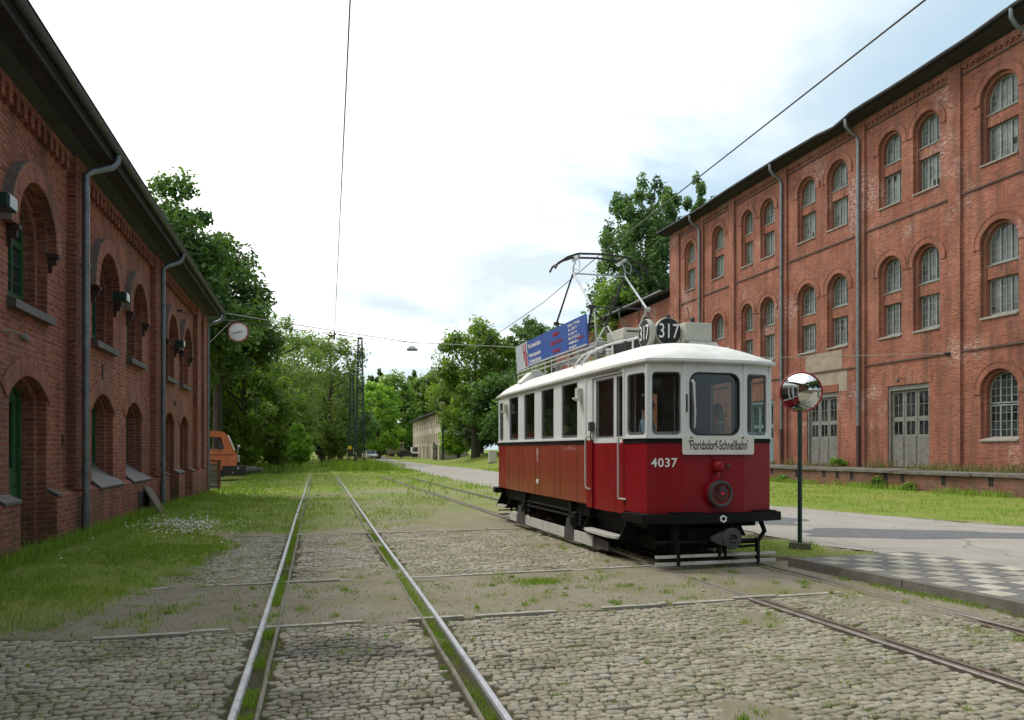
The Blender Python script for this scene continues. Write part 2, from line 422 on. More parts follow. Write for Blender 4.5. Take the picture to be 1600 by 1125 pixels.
# ------------------------------------------------------------------ right-hand brick building
def right_building():
    root = thing('brick_factory', 'long three-storey orange brick factory with rows of paired arched windows behind the loading platform', 'building', (18.19, 36.5, 0), ANG)
    fr = lambda a, z, n: (a, n, z)          # outward is +y
    S0, S1 = -15.0, 22.72
    ZT = 18.3
    wall = MB(); rings = MB()
    holes = []; wins = []
    bays = [(-13.2, -11.6), (-10.4, -8.8), (-6.97, -5.2), (-3.1, -1.55), (-.85, .65), (2.84, 4.5), (5.42, 7.08), (9.3, 10.8), (11.6, 12.96), (15.06, 16.7), (19.05, 20.72)]
    for (a, b) in bays:
        r = (b - a) / 2
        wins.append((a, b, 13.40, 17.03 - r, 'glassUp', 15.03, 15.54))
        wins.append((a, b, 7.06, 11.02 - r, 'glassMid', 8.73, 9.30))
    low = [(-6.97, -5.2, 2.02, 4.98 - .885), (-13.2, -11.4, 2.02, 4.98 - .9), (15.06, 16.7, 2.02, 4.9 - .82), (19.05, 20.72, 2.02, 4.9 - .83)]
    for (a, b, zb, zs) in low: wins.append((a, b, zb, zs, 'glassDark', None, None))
    doors = [(-2.5, .05, .82, 4.72, 'oldwood'), (3.68, 6.22, .82, 4.74, 'oldwood'), (9.4, 12.0, .82, 4.7, 'tealwood')]
    for w in wins: holes.append(arch(w[0], w[1], w[2], w[3]))
    for d in doors: holes.append([(d[0], d[2]), (d[1], d[2]), (d[1], d[3]), (d[0], d[3])])
    outer = [(S0, -.2), (S1, -.2), (S1, ZT), (S0, ZT)]
    wall.plate(outer, holes, 0, -.28, fr)
    # stepped inner reveals
    for w in wins:
        o = arch(w[0], w[1], w[2], w[3]); i = arch_in(w[0], w[1], w[2], w[3], .13, db=.02)
        wall.plate([(w[0] - .05, w[2] - .05), (w[1] + .05, w[2] - .05), (w[1] + .05, w[3] + (w[1] - w[0]) / 2 + .05), (w[0] - .05, w[3] + (w[1] - w[0]) / 2 + .05)], [i], -.16, -.5, fr)
    # remaining shell
    wall.box(S0, -14, -.2, S0 + .3, -.285, ZT); wall.box(S1 - .3, -14, -.2, S1, -.285, ZT); wall.box(S0 + .3, -14, -.2, S1 - .3, -13.7, ZT)
    # gable tops
    for s in (S0, S1 - .3):
        wall.add([(s, -.3, ZT), (s, -14, ZT), (s, -7, 21), (s + .3, -.3, ZT), (s + .3, -14, ZT), (s + .3, -7, 21)], [(0, 1, 2), (3, 4, 5), (0, 2, 5, 3), (1, 4, 5, 2)])
    # pilasters, string courses, dentils
    pil = [(-9.9 - 4.2, -9.9 - 3.5), (-8.3, -7.65), (-4.3, -3.66), (1.5, 2.16), (7.95, 8.62), (13.62, 14.2), (17.72, 18.5), (21.35, S1 + .12)]
    for (a, b) in pil: wall.box(a, .002, -.2, b, .13, ZT - .02)
    edges = [S0] + [x for p in pil for x in p] + [S1]
    strings = MB()
    for i in range(0, len(edges) - 1, 2):
        a, b = edges[i] + .004, edges[i + 1] - .004
        if b - a < .3: continue
        for z in (5.86, 12.58, 17.70): strings.box(a, .002, z, b, .065, z + .07)
        wall.box(a, .002, 18.0, b, .10, ZT - .03)
        k = a + .1
        while k < b - .15:
            wall.box(k, .002, 17.90, k + .13, .07, 17.997); k += .27
    obj('wall', wall, M['brickR'], root)
    obj_split('string_course', strings, M['sootbrick'], root)
    for w in wins:
        r = (w[1] - w[0]) / 2
        rings = MB(); ring(rings, (w[0] + w[1]) / 2, w[3], r + .002, r + .27, -.12, PI + .12, .035, 0, fr, 26)
        ring(rings, (w[0] + w[1]) / 2, w[3], r + .27, r + .335, -.12, PI + .12, .055, 0, fr, 26)
        obj('arch_trim', rings, M['brickR'], root)
    # render patch over the second door
    pb = MB(); pb.box(3.3, .002, 5.97, 6.3, .012, 6.95); pb.box(2.9, .002, 4.76, 5.9, .014, 5.85); obj_split('render_patch', pb, M['dressing'], root)
    rnd = random.Random(3)
    def lights(mb, a, b, zb, zt, r=None, zc=None, cols=3, rows=4, sub=2, y=-.40):
        # casement frame; r,zc -> arched top
        t = .06
        if r:
            o = arch(a, b, zb, zc); mb.plate(o, [arch_in(a, b, zb, zc, t)], y + .03, y - .03, fr)
        else:
            mb.plate([(a, zb), (b, zb), (b, zt), (a, zt)], [[(a + t, zb + t), (b - t, zb + t), (b - t, zt - t), (a + t, zt - t)]], y + .03, y - .03, fr)
        cx = (a + b) / 2
        def top(x):
            if not r: return zt - t
            d = abs(x - cx); rr = r - t
            return zc + math.sqrt(max(rr * rr - d * d, 0.0))
        for i in range(1, cols):
            x = a + (b - a) * i / cols
            mb.box(x - .032, y - .026, zb + t, x + .032, y + .04, top(abs(x - cx) + cx + .032))
        for i in range(cols):
            for k in range(1, sub):
                x = a + (b - a) * (i + k / sub) / cols
                mb.box(x - .011, y - .015, zb + t, x + .011, y + .012, top(x) - .01)
        H_ = (zt - zb); n = rows
        for j in range(1, n):
            z = zb + H_ * j / n
            if r and z > zc:
                hw = math.sqrt(max((r - t) ** 2 - (z - zc) ** 2, 0))
            else: hw = (b - a) / 2 - t
            if hw > .08: mb.box(cx - hw, y - .012, z - .011, cx + hw, y + .010, z + .011)
    for w in wins:
        a, b, zb, zs, gl, l0, l1 = w; r = (b - a) / 2; i = .13
        fm = MB(); gm = MB()
        if l0:
            lights(fm, a + i, b - i, zb + .2, l0, cols=3, rows=4, sub=2 if gl != 'glassUp' else 2)
            lights(fm, a + i, b - i, l1 + .06, zs + r - i, r - i, zs, cols=3, rows=5)
            gm.plate([(a + i + .02, zb + .22), (b - i - .02, zb + .22), (b - i - .02, l0 - .02), (a + i + .02, l0 - .02)], [], -.405, -.415, fr)
            gm.plate(arch(a + i + .02, b - i - .02, l1 + .08, zs), [], -.405, -.415, fr)
        else:
            lights(fm, a + i, b - i, zb + .15, zb + 1.52, cols=3, rows=4)
            lights(fm, a + i, b - i, zb + 1.56, zs + r - i, r - i, zs, cols=3, rows=4)
            gm.plate([(a + i + .02, zb + .17), (b - i - .02, zb + .17), (b - i - .02, zb + 1.5), (a + i + .02, zb + 1.5)], [], -.405, -.415, fr)
            gm.plate(arch(a + i + .02, b - i - .02, zb + 1.58, zs), [], -.405, -.415, fr)
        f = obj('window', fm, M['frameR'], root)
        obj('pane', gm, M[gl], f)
        if rnd.random() < .55:
            bp = MB()
            for _ in range(rnd.randint(1, 3)):
                cw = (b - a - 2 * i) / 6; k = rnd.randint(0, 5); z0 = zb + .25 + .33 * rnd.randint(0, 3)
                if l0: bp.box(a + i + cw * k + .025, -.4045, z0, a + i + cw * (k + 1) - .025, -.402, z0 + .28)
            if bp.v: obj_split('broken_pane', bp, M['void'], f)
        sm = MB(); sm.hexa([(a + .02, -.38, zb + .002), (b - .02, -.38, zb + .002), (b - .02, .07, zb + .002), (a + .02, .07, zb + .002), (a + .02, -.38, zb + .2), (b - .02, -.38, zb + .2), (b - .02, .07, zb + .07), (a + .02, .07, zb + .07)])
        obj('sill', sm, M['stone'], f)
        if l0:
            lm = MB(); st = .003
            lm.box(a + i - .02, -.49, l0 + .004, b - i + .02, -.22, l1 - .03)
            lm.uv = [[(p[1], p[0]) for p in [(lm.v[q][0], lm.v[q][2]) for q in fc]] for fc in lm.f]
            obj('lintel', lm, M['brickR'], f)
            s2 = MB(); s2.hexa([(a + i - .03, -.45, l1 - .03), (b - i + .03, -.45, l1 - .03), (b - i + .03, -.18, l1 - .03), (a + i - .03, -.18, l1 - .03), (a + i - .03, -.45, l1 + .07), (b - i + .03, -.45, l1 + .07), (b - i + .03, -.18, l1 + .005), (a + i - .03, -.18, l1 + .005)])
            obj('transom_sill', s2, M['frameR'], f)
    # plank doors with glazed tops
    for (a, b, zb, zt, mt) in doors:
        d = MB(); y = -.16
        d.plate([(a, zb), (b, zb), (b, zt), (a, zt)], [[(a + .11, zb), (b - .11, zb), (b - .11, zt - .22), (a + .11, zt - .22)]], y + .1, y - .12, fr)
        gl = MB(); pl = MB(); W = (b - a - .22) / 3
        for k in range(3):
            x0 = a + .11 + W * k + .015; x1 = x0 + W - .03; H_ = zt - .24 - zb
            z1 = zb + H_ * .43; z2 = zb + H_ * .60; z3 = zb + H_ * .66; z4 = zb + H_ * .97
            fy = y - .02
            d.plate([(x0, zb + .02), (x1, zb + .02), (x1, zt - .24), (x0, zt - .24)], [[(x0 + .11, z1), (x1 - .11, z1), (x1 - .11, z2), (x0 + .11, z2)], [(x0 + .11, z3), (x1 - .11, z3), (x1 - .11, z4), (x0 + .11, z4)]], fy, fy - .06, fr)
            for (za, zc) in ((z1, z2), (z3, z4)):
                gl.box(x0 + .10, fy - .045, za - .01, x1 - .10, fy - .04, zc + .01)
                d.box((x0 + x1) / 2 - .015, fy - .038, za, (x0 + x1) / 2 + .015, fy - .005, zc)
            d.box(x0 + .11, fy - .037, (z3 + z4) / 2 - .013, x1 - .11, fy - .006, (z3 + z4) / 2 + .013)
            z = zb + .05
            while z < z1 - .14:
                pl.box(x0 + .05, fy + .002, z, x1 - .05, fy + .018 + rnd.random() * .012, z + .125); z += .135
        do = obj('door', d, M[mt], root); obj('door_pane', gl, M['glassDark'], do); obj('door_plank', pl, M[mt], do)
        lt = MB(); lt.box(a - .15, .003, zt + .02, b + .15, .02, zt + .42); lt.uv = [[(lt.v[q][2], lt.v[q][0]) for q in fc] for fc in lt.f]
        obj('door_lintel', lt, M['brickR'], root)
    # sagging eave, gutter, roof
    import bisect
    kx = [-15, -8, -5, -1.5, 1.2, 2.7, 4.2, 8, 12, 17, 23.3]; kz = [.25, .30, .12, .05, .07, -.16, -.02, .06, .06, -.02, .08]
    def wob(s):
        i = min(max(bisect.bisect(kx, s) - 1, 0), len(kx) - 2); t = (s - kx[i]) / (kx[i + 1] - kx[i]); t = min(max(t, 0), 1); t = t * t * (3 - 2 * t)
        return kz[i] * (1 - t) + kz[i + 1] * t
    rf = MB(); so = MB(); ss = [S0 - .4 + (23.3 - S0 + .4) * i / 60 for i in range(61)]
    for s in ss:
        z = 18.42 + wob(s)
        rf.v += [(s, .95, z), (s, -7, 21.2 + wob(s) * .5), (s, -15, 18.3), (s, .95, z - .12), (s, .0, 18.31), (s, -14.9, 18.16)]
    for i in range(60):
        o = i * 6
        for q in ((o, o + 1, o + 7, o + 6), (o + 1, o + 2, o + 8, o + 7), (o, o + 6, o + 9, o + 3), (o + 2, o + 5, o + 11, o + 8)): rf._f(q)
        so.v += []
    rf._f((0, 3, 4, 1)); rf._f((360, 361, 364, 363))
    obj('roof', rf, M['roofing'], root)
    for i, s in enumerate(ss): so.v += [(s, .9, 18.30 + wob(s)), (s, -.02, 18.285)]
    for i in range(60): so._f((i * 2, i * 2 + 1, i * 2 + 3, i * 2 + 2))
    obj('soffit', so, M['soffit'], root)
    g = MB(); g.tube([(s, 1.0, 18.40 + wob(s)) for s in ss], .085, 8); obj('gutter', g, M['roofing'], root)
    for s in (-7.5, 1.82, 8.30, 18.05):
        p = MB(); z = 18.36 + wob(s)
        p.tube([(s, .98, z), (s, .97, z - .35), (s, .75, z - .6), (s - .02, .33, z - .82), (s - .02, .24, z - 1.1), (s - .02, .24, 2.9)], .085, 10)
        for zz in (15.4, 12.0, 9.0, 6.2): p.lathe([(.10, -.05), (.10, .05)], 10, Matrix.Translation((s - .02, .24, zz)))
        dp = obj('downpipe', p, M['zinc'], root, smooth=True)
        q = MB(); q.tube([(s - .02, .24, 2.9), (s - .02, .24, .82)], .10, 10); obj('pipe_foot', q, M['castiron'], dp, smooth=True)
    # wall lamp over door
    lp = MB(); lp.tube([(-.95, .0, 5.0), (-.95, .28, 5.08), (-.95, .34, 4.98)], .02, 6); lp.lathe([(.03, .0), (.05, -.03), (.12, -.12), (.12, -.13)], 12, Matrix.Translation((-.95, .34, 5.0)))
    obj('wall_lamp', lp, M['iron'], root)
    ik = MB(); ik.lathe([(.0, -.1), (.11, -.08), (.11, .06), (.05, .1), (.05, .25)], 10, Matrix.Translation((-3.72, .13, 5.86)) @ Matrix.Rotation(-PI / 2, 4, 'X')); obj('wire_anchor', ik, M['iron'], root)
    return root

RB = right_building()

def annex():
    root = thing('brick_annex', 'lower brick annex with a sloping tarred roof joining the far end of the orange factory', 'building', (18.19, 36.5, 0), ANG)
    w = MB(); a, b = 22.9, 52.0
    w.box(a, -10, -.2, b, -.1, 13.6)
    for s in (29.0, 35.5, 42): w.box(s, -.098, -.2, s + .5, .03, 13.5)
    obj('wall', w, M['brickR'], root)
    r = MB(); r.hexa([(a, .75, 13.85), (b, .75, 13.85), (b, -5, 15.3), (a, -5, 15.3), (a, .75, 14.0), (b, .75, 14.0), (b, -5, 15.5), (a, -5, 15.5)])
    obj('roof', r, M['roofing'], root)
    g = MB(); g.tube([(a, .8, 13.98), (b, .8, 13.98)], .09, 8); obj('gutter', g, M['zinc'], root)
    for s in (26.6, 31.4):
        p = MB(); p.tube([(s, .75, 13.9), (s, .7, 13.4), (s - .05, .12, 12.7), (s - .05, .05, 3)], .07, 8); obj('downpipe', p, M['zinc'], root, smooth=True)
    return root
annex()

def platform():
    root = thing('loading_platform', 'low brick loading platform with a concrete lip along the foot of the orange factory', 'platform', (18.19, 36.5, 0), ANG)
    D = 3.5
    w = MB(); w.box(-16, .29, -.3, 24, D - .12, .70); obj('platform_wall', w, M['brickP'], root)
    t = MB(); rnd = random.Random(5); s = -16.0
    while s < 24:
        l = rnd.uniform(1.2, 2.6); dz = rnd.uniform(-.012, .01)
        t.box(s + .01, .15, .70 + dz, min(s + l, 24) - .01, D + rnd.uniform(-.03, .05), .81 + dz); s += l
    obj('platform_slab', t, M['lip'], root)
    sl = MB(); s = -15.5
    while s < 23.5:
        h = rnd.uniform(.28, .4); sl.box(s, D - .13, .70 - h, s + .22, D - .113, .70); s += rnd.choice([.95, 1.5, 2.1, 2.6])
    obj_split('slot', sl, M['void'], root)
platform()

# ------------------------------------------------------------------ left-hand brick building
def left_building():
    root = thing('brick_workshop', 'two-storey dark red brick workshop with deep arched windows and a wide overhanging roof', 'building', (-8.027, 14.18, 0), ANG)
    fr = lambda a, z, n: (a, -n, z)        # outward is -y
    S0, S1 = -42.0, 15.95; ZT = 7.15
    up = [(-19.4, -17.78), (-15.5, -13.88), (-11.6, -9.98), (-7.6, -5.98), (-3.69, -2.06), (.50, 2.12), (3.34, 4.95), (7.82, 9.5), (10.5, 12.2)]
    lowdoor = (-3.66, -2.09); loww = [(.47, 2.1), (3.26, 4.9)]; tall = [(7.86, 9.45), (10.56, 12.2)]
    SP = 4.88
    holes = [arch(a, b, 3.80, SP) for a, b in up]
    holes.append(arch(*lowdoor, .06, 2.5, .30)); holes += [arch(a, b, 1.10, 2.5, .32) for a, b in loww]; holes += [arch(a, b, -.02, 2.5, .30) for a, b in tall]
    wall = MB()
    wall.plate([(S0, -.5), (S1, -.5), (S1, ZT), (S0, ZT)], holes, 0, -.26, fr)
    inner = []
    for a, b in up: inner.append((a, b, 3.8, SP, None, .12))
    inner.append((*lowdoor, .06, 2.5, .3, .14))
    for a, b in loww: inner.append((a, b, 1.1, 2.5, .32, .12))
    for a, b in tall: inner.append((a, b, -.02, 2.5, .3, .12))
    for (a, b, zb, zs, seg, d) in inner:
        h = arch_in(a, b, zb, zs, d, seg, db=.01); zt = zs + ((b - a) / 2 if seg is None else seg)
        wall.plate([(a - .05, zb - .05), (b + .05, zb - .05), (b + .05, zt + .05), (a - .05, zt + .05)], [h], -.14, -.44, fr)
    # plinth with openings left out, sloped top
    cuts = sorted([lowdoor] + tall); x = S0
    segs = []
    for (a, b) in cuts: segs.append((x, a)); x = b
    segs.append((x, S1 + .04))
    pl = MB()
    for (a, b) in segs:
        pl.add([fr(a, -.5, .002), fr(b, -.5, .002), fr(b, -.5, .15), fr(a, -.5, .15), fr(a, 1.02, .002), fr(b, 1.02, .002), fr(b, .93, .15), fr(a, .93, .15)], [(0, 3, 2, 1), (4, 5, 6, 7), (0, 1, 5, 4), (1, 2, 6, 5), (2, 3, 7, 6), (3, 0, 4, 7)])
    wall.v += []; pil = [(-9.2, -7.95), (-1.05, -.2), (5.95, 7.1), (13.4, 14.25), (15.0, S1 + .06)]
    for (a, b) in pil: wall.box(a, -.15, .99, b, -.002, 6.9)
    edges = [S0] + [q for p in pil for q in p]
    for i in range(0, len(edges) - 1, 2):
        a, b = edges[i] + .004, edges[i + 1] - .004
        wall.box(a, -.10, 6.72, b, -.002, 6.95)
        k = a + .1
        while k < b - .15: wall.box(k, -.10, 6.50, k + .13, -.002, 6.717); k += .28
    wall.box(S0, .262, -.5, S0 + .3, 12, ZT); wall.box(S1 - .3, .262, -.5, S1, 12, ZT); wall.box(S0 + .3, 11.7, -.5, S1 - .3, 12, ZT)
    for s in (S0, S1 - .3): wall.add([(s, .27, ZT), (s, 12, ZT), (s, 6, 9.8), (s + .3, .27, ZT), (s + .3, 12, ZT), (s + .3, 6, 9.8)], [(0, 1, 2), (3, 4, 5), (0, 2, 5, 3), (1, 4, 5, 2)])
    obj('wall', wall, M['brickL'], root)
    obj_split('plinth', pl, M['brickL'], root)
    cap = MB()
    for (a, b) in [(lowdoor[0] - .62, lowdoor[0] - .002), (lowdoor[1] + .002, lowdoor[1] + .2), (tall[0][0] - .15, tall[0][0] - .002), (tall[0][1] + .002, tall[0][1] + .5), (tall[1][0] - .45, tall[1][0] - .002), (tall[1][1] + .002, tall[1][1] + .4)]:
        cap.add([fr(a, 1.03, .0), fr(b, 1.03, .0), fr(b, .935, .17), fr(a, .935, .17), fr(a, 1.07, .0), fr(b, 1.07, .0), fr(b, .975, .17), fr(a, .975, .17)], [(0, 3, 2, 1), (4, 5, 6, 7), (0, 1, 5, 4), (1, 2, 6, 5), (2, 3, 7, 6), (3, 0, 4, 7)])
    obj_split('plinth_cap', cap, M['slate'], root)
    # projecting arched hoods over the upper windows
    hood = MB(); zk = MB()
    for a, b in up:
        r = (b - a) / 2; c = (a + b) / 2
        hood = MB(); zk = MB(); ring(hood, c, SP, r, r + .27, -.02, PI + .02, .14, 0, fr, 30)
        ring(zk, c, SP, r + .272, r + .285, -.02, PI + .02, .145, 0, fr, 30)
        obj('arch_hood', hood, M['brickL'], root); obj('hood_flashing', zk, M['mortarcap'], root)
    rg = MB()
    for (a, b, seg) in [(*lowdoor, .3)] + [(*q, .32) for q in loww] + [(*q, .3) for q in tall]:
        w = (b - a) / 2; rr = (w * w + seg * seg) / (2 * seg); an = math.asin(w / rr) + .1
        rg = MB(); ring(rg, (a + b) / 2, 2.5 + seg - rr, rr + .002, rr + .3, PI / 2 - an, PI / 2 + an, .02, 0, fr, 22)
        obj('arch_trim', rg, M['brickL'], root)
    rnd = random.Random(11)
    for k, (a, b) in enumerate(up):
        ip = MB()
        for s in (a - .12, b - .05):                                  # iron shutter stops under the hood ends
            ip.box(s + .03, -.17, SP - .09, s + .14, -.003, SP - .025); ip.box(s + .05, -.13, SP - .20, s + .12, -.003, SP - .091); ip.box(s + .07, -.06, SP - .33, s + .10, -.003, SP - .201)
        obj_split('corbel', ip, M['castiron'], root)
        fm = MB(); i = .12; y = -.34; r = (b - a) / 2
        fm.plate(arch(a + i, b - i, 3.95, SP), [arch_in(a + i, b - i, 3.95, SP, .07)], y + .04, y - .03, fr)
        c = (a + b) / 2
        for sx in (-.25, .25): fm.box(c + sx - .03, -y - .03, 4.02, c + sx + .03, -y + .03, SP + math.sqrt((r - .2) ** 2 - .07))
        fm.box(a + i, -y - .035, SP - .05, b - i, -y + .03, SP + .05)
        for z in (4.28, 4.55): fm.box(a + i, -y - .015, z - .012, b - i, -y + .012, z + .012)
        fm.box(a + i, -y - .035, 3.95, b - i, -y + .03, 4.10)
        f = obj('window', fm, M['greenpaint'], root)
        gm = MB(); gm.plate(arch(a + i + .03, b - i - .03, 4.0, SP), [], y - .005, y - .012, fr); obj('pane', gm, M['glassDark'], f)
        sm = MB(); sm.add([fr(a - .05, 3.70, -.33), fr(b + .05, 3.70, -.33), fr(b + .05, 3.70, .12), fr(a - .05, 3.70, .12), fr(a - .05, 3.98, -.33), fr(b + .05, 3.98, -.33), fr(b + .05, 3.82, .12), fr(a - .05, 3.82, .12)], [(0, 3, 2, 1), (4, 5, 6, 7), (0, 1, 5, 4), (1, 2, 6, 5), (2, 3, 7, 6), (3, 0, 4, 7)])
        obj('sill', sm, M['slate'], f)
    for (a, b) in loww:
        fm = MB(); y = -.34; i = .12
        fm.plate(arch(a + i, b - i, 1.35, 2.5, .3), [arch_in(a + i, b - i, 1.35, 2.5, .07, .3)], y + .04, y - .03, fr)
        for sx in (1 / 3, 2 / 3): fm.box(a + i + (b - a - 2 * i) * sx - .025, -y - .03, 1.4, a + i + (b - a - 2 * i) * sx + .025, -y + .03, 2.7)
        for z in (1.7, 2.03, 2.36): fm.box(a + i, -y - .02, z - .015, b - i, -y + .02, z + .015)
        f = obj('window', fm, M['greenpaint'], root)
        gm = MB(); gm.plate(arch(a + i + .03, b - i - .03, 1.38, 2.5, .3), [], y - .005, y - .012, fr); obj('pane', gm, M['glassMid'], f)
        sm = MB(); sm.add([fr(a + .01, .9, -.33), fr(b - .01, .9, -.33), fr(b + .25, .9, .16), fr(a - .02, .9, .16), fr(a + .01, 1.38, -.33), fr(b - .01, 1.38, -.33), fr(b + .25, .955, .185), fr(a - .02, .955, .185)], [(0, 3, 2, 1), (4, 5, 6, 7), (0, 1, 5, 4), (1, 2, 6, 5), (2, 3, 7, 6), (3, 0, 4, 7)])
        obj('sill', sm, M['slate'], f)
    # green panelled door with a glazed top
    a, b = lowdoor; i = .14; y = -.36
    d = MB(); A, B = a + i, b - i
    d.plate(arch(A, B, .1, 2.5, .28), [[(A + .22, 1.42), (B - .22, 1.42), (B - .22, 2.42), (A + .22, 2.42)]], y, y - .06, fr)
    d.plate(arch(A, B, .1, 2.5, .28), [arch_in(A, B, .1, 2.5, .08, .28, db=.0)], y + .05, y, fr)
    d.box((A + B) / 2 - .02, -y - .03, .15, (A + B) / 2 + .02, -y - .002, 1.35)
    for k in range(5):
        z = .2 + k * .235
        for (p, q) in ((A + .12, (A + B) / 2 - .06), ((A + B) / 2 + .06, B - .12)): d.box(p, -y - .022, z, q, -y - .002, z + .19)
    do = obj('door', d, M['greenpaint'], root)
    g = MB(); g.box(A + .2, -y + .03, 1.4, B - .2, -y + .04, 2.44); obj('door_pane', g, M['glassDark'], do)
    h = MB(); h.box((A + B) / 2 + .05, -y - .035, .92, (A + B) / 2 + .25, -y - .023, 1.14); obj('notice', h, M['slate'], do)
    h = MB(); h.tube([((A + B) / 2 + .12, -y - .02, .88), ((A + B) / 2 + .12, -y - .08, .88), ((A + B) / 2 + .24, -y - .09, .88)], .012, 6); obj('door_handle', h, M['zinc'], do)
    st = MB(); st.box(a - .1, -.55, -.2, b + .1, .3, .09); obj('door_step', st, M['concrete'], root)
    # tall openings: one pale glazed door, one of dark wood and glass
    for k, (a, b) in enumerate(tall):
        d = MB(); A, B = a + .12, b - .12
        d.plate(arch(A, B, 0, 2.5, .28), [[(A + .1, .9), (B - .1, .9), (B - .1, 2.45), (A + .1, 2.45)]], y, y - .05, fr)
        d.box((A + B) / 2 - .04, -y - .02, .0, (A + B) / 2 + .04, -y + .04, 2.6)
        do = obj('door', d, M['tealwood' if k == 0 else 'darkwood'], root)
        g = MB(); g.box(A + .08, -y + .02, .88, B - .08, -y + .03, 2.47); obj('door_pane', g, M['glassUp' if k == 0 else 'glassDark'], do)
    # roof
    rf = MB()
    rf.hexa([(S0 - .5, -.63, 7.02), (S1 + .3, -.63, 7.02), (S1 + .3, 6, 9.95), (S0 - .5, 6, 9.95), (S0 - .5, -.63, 7.13), (S1 + .3, -.63, 7.13), (S1 + .3, 6, 10.08), (S0 - .5, 6, 10.08)])
    rf.hexa([(S0 - .5, 12.9, 7.0), (S1 + .3, 12.9, 7.0), (S1 + .3, 6.001, 9.95), (S0 - .5, 6.001, 9.95), (S0 - .5, 12.9, 7.1), (S1 + .3, 12.9, 7.1), (S1 + .3, 6.001, 10.08), (S0 - .5, 6.001, 10.08)])
    obj('roof', rf, M['roofing'], root)
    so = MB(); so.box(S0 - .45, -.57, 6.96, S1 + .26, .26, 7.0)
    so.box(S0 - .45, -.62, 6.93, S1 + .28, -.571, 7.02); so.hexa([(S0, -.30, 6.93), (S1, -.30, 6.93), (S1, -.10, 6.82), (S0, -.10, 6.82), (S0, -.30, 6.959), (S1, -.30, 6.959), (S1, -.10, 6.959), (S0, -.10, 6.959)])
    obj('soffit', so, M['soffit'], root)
    g = MB(); o = len(g.v); n = 9                                         # half-round gutter
    for s in (S0 - .5, S1 + .35):
        for j in range(n):
            t = PI + PI * j / (n - 1); g.v.append((s, -.70 + .085 * math.cos(t), 7.16 + .10 * math.sin(t)))
    for j in range(n - 1): g._f((j, j + 1, n + j + 1, n + j))
    g.tube([(S0 - .5, -.79, 7.16), (S1 + .35, -.79, 7.16)], .014, 6)
    obj('gutter', g, M['gutterdark'], root)
    for s, zf in ((-8.9, .2), (-.88, .15), (6.30, -.05), (16.02, -.12)):
        p = MB(); yb = -.25 if s < 16 else -.17
        p.tube([(s + .32, -.70, 7.08), (s + .31, -.69, 6.95), (s + .26, -.62, 6.83), (s + .06, -.34, 6.66), (s, yb, 6.56), (s, yb, 6.35), (s, yb, .85)], .062, 10)
        for zz in (4.95, 2.75, 1.3): p.lathe([(.072, -.04), (.072, .04)], 10, Matrix.Translation((s, yb, zz)))
        dp = obj('downpipe', p, M['zinc'], root, smooth=True)
        q = MB(); q.tube([(s, yb, .85), (s, yb, zf - .2)], .075, 10); obj('pipe_foot', q, M['zinc'], dp, smooth=True)
    # lamps and fixings on the wall
    for s in (-4.62, 1.70, 8.95):
        l = MB(); l.bbox(s - .15, -.38, 4.80, s + .15, -.12, 5.0, .03); l.tube([(s, -.15, 4.85), (s, -.0, 4.72)], .02, 6)
        f = obj('floodlight', l, M['bottle'], root); e = MB(); e.box(s - .13, -.386, 4.82, s + .13, -.38, 4.98); obj('lamp_glass', e, M['glassUp'], f)
    l = MB(); l.tube([(-3.95, -.01, 3.33), (-3.8, -.06, 3.36), (-3.7, -.14, 3.33)], .012, 6); l.lathe([(.0, .09), (.045, .07), (.06, .02), (.05, -.02), (.02, -.04)], 12, Matrix.Translation((-3.66, -.18, 3.29)) @ Matrix.Rotation(2.0, 4, 'X')); obj('bulkhead_lamp', l, M['concrete'], root, smooth=True)
    l = MB(); l.tube([(9.2, 0, 5.95), (9.22, -.26, 5.95), (9.5, -.3, 5.95)], .035, 8); obj('wire_anchor', l, M['castiron'], root)
    l = MB(); l.box(1.2, -.02, 3.05, 1.3, -.003, 3.42); l.box(-1.35, -.02, 1.78, -1.25, -.003, 1.95); l.box(9.55, -.03, 3.05, 9.75, -.003, 3.2); obj_split('wall_plate', l, M['castiron'], root)
    c = MB(); c.box(3.75, -.162, -.3, 4.95, -.151, .70); obj('cellar_opening', c, M['void'], root)
    return root
M['bottle'] = paint('dark_green_enamel', (.012, .05, .035), (.01, .035, .028), .4)
LB = left_building()

def at_L(s, n, z):                      # a point beside the left wall
    d = Vector((math.cos(ANG), math.sin(ANG), 0)); o = Vector((d.y, -d.x, 0)); return Vector((-8.027, 14.18, 0)) + d * s + o * n + Vector((0, 0, z))
def at_R(s, n, z):
    d = Vector((math.cos(ANG), math.sin(ANG), 0)); o = Vector((-d.y, d.x, 0)); return Vector((18.19, 36.5, 0)) + d * s + o * n + Vector((0, 0, z))

# leaning board over the cellar opening
b = MB(); b.hexa([(-.5, 0, 0), (.5, 0, 0), (.5, .04, 0), (-.5, .04, 0), (-.5, .0, 1.05), (.5, .0, 1.05), (.5, .04, 1.05), (-.5, .04, 1.05)])
bo = obj('leaning_board', b, paint('brown_board', (.16, .125, .095), (.11, .085, .07), .8, 4, bmp=.3), None)
bo.location = at_L(4.75, .62, -.04); bo.rotation_euler = (R_(-30), R_(7), ANG)
tag(bo, 'brown wooden board leaning over a dark hole at the foot of the brick workshop', 'board')

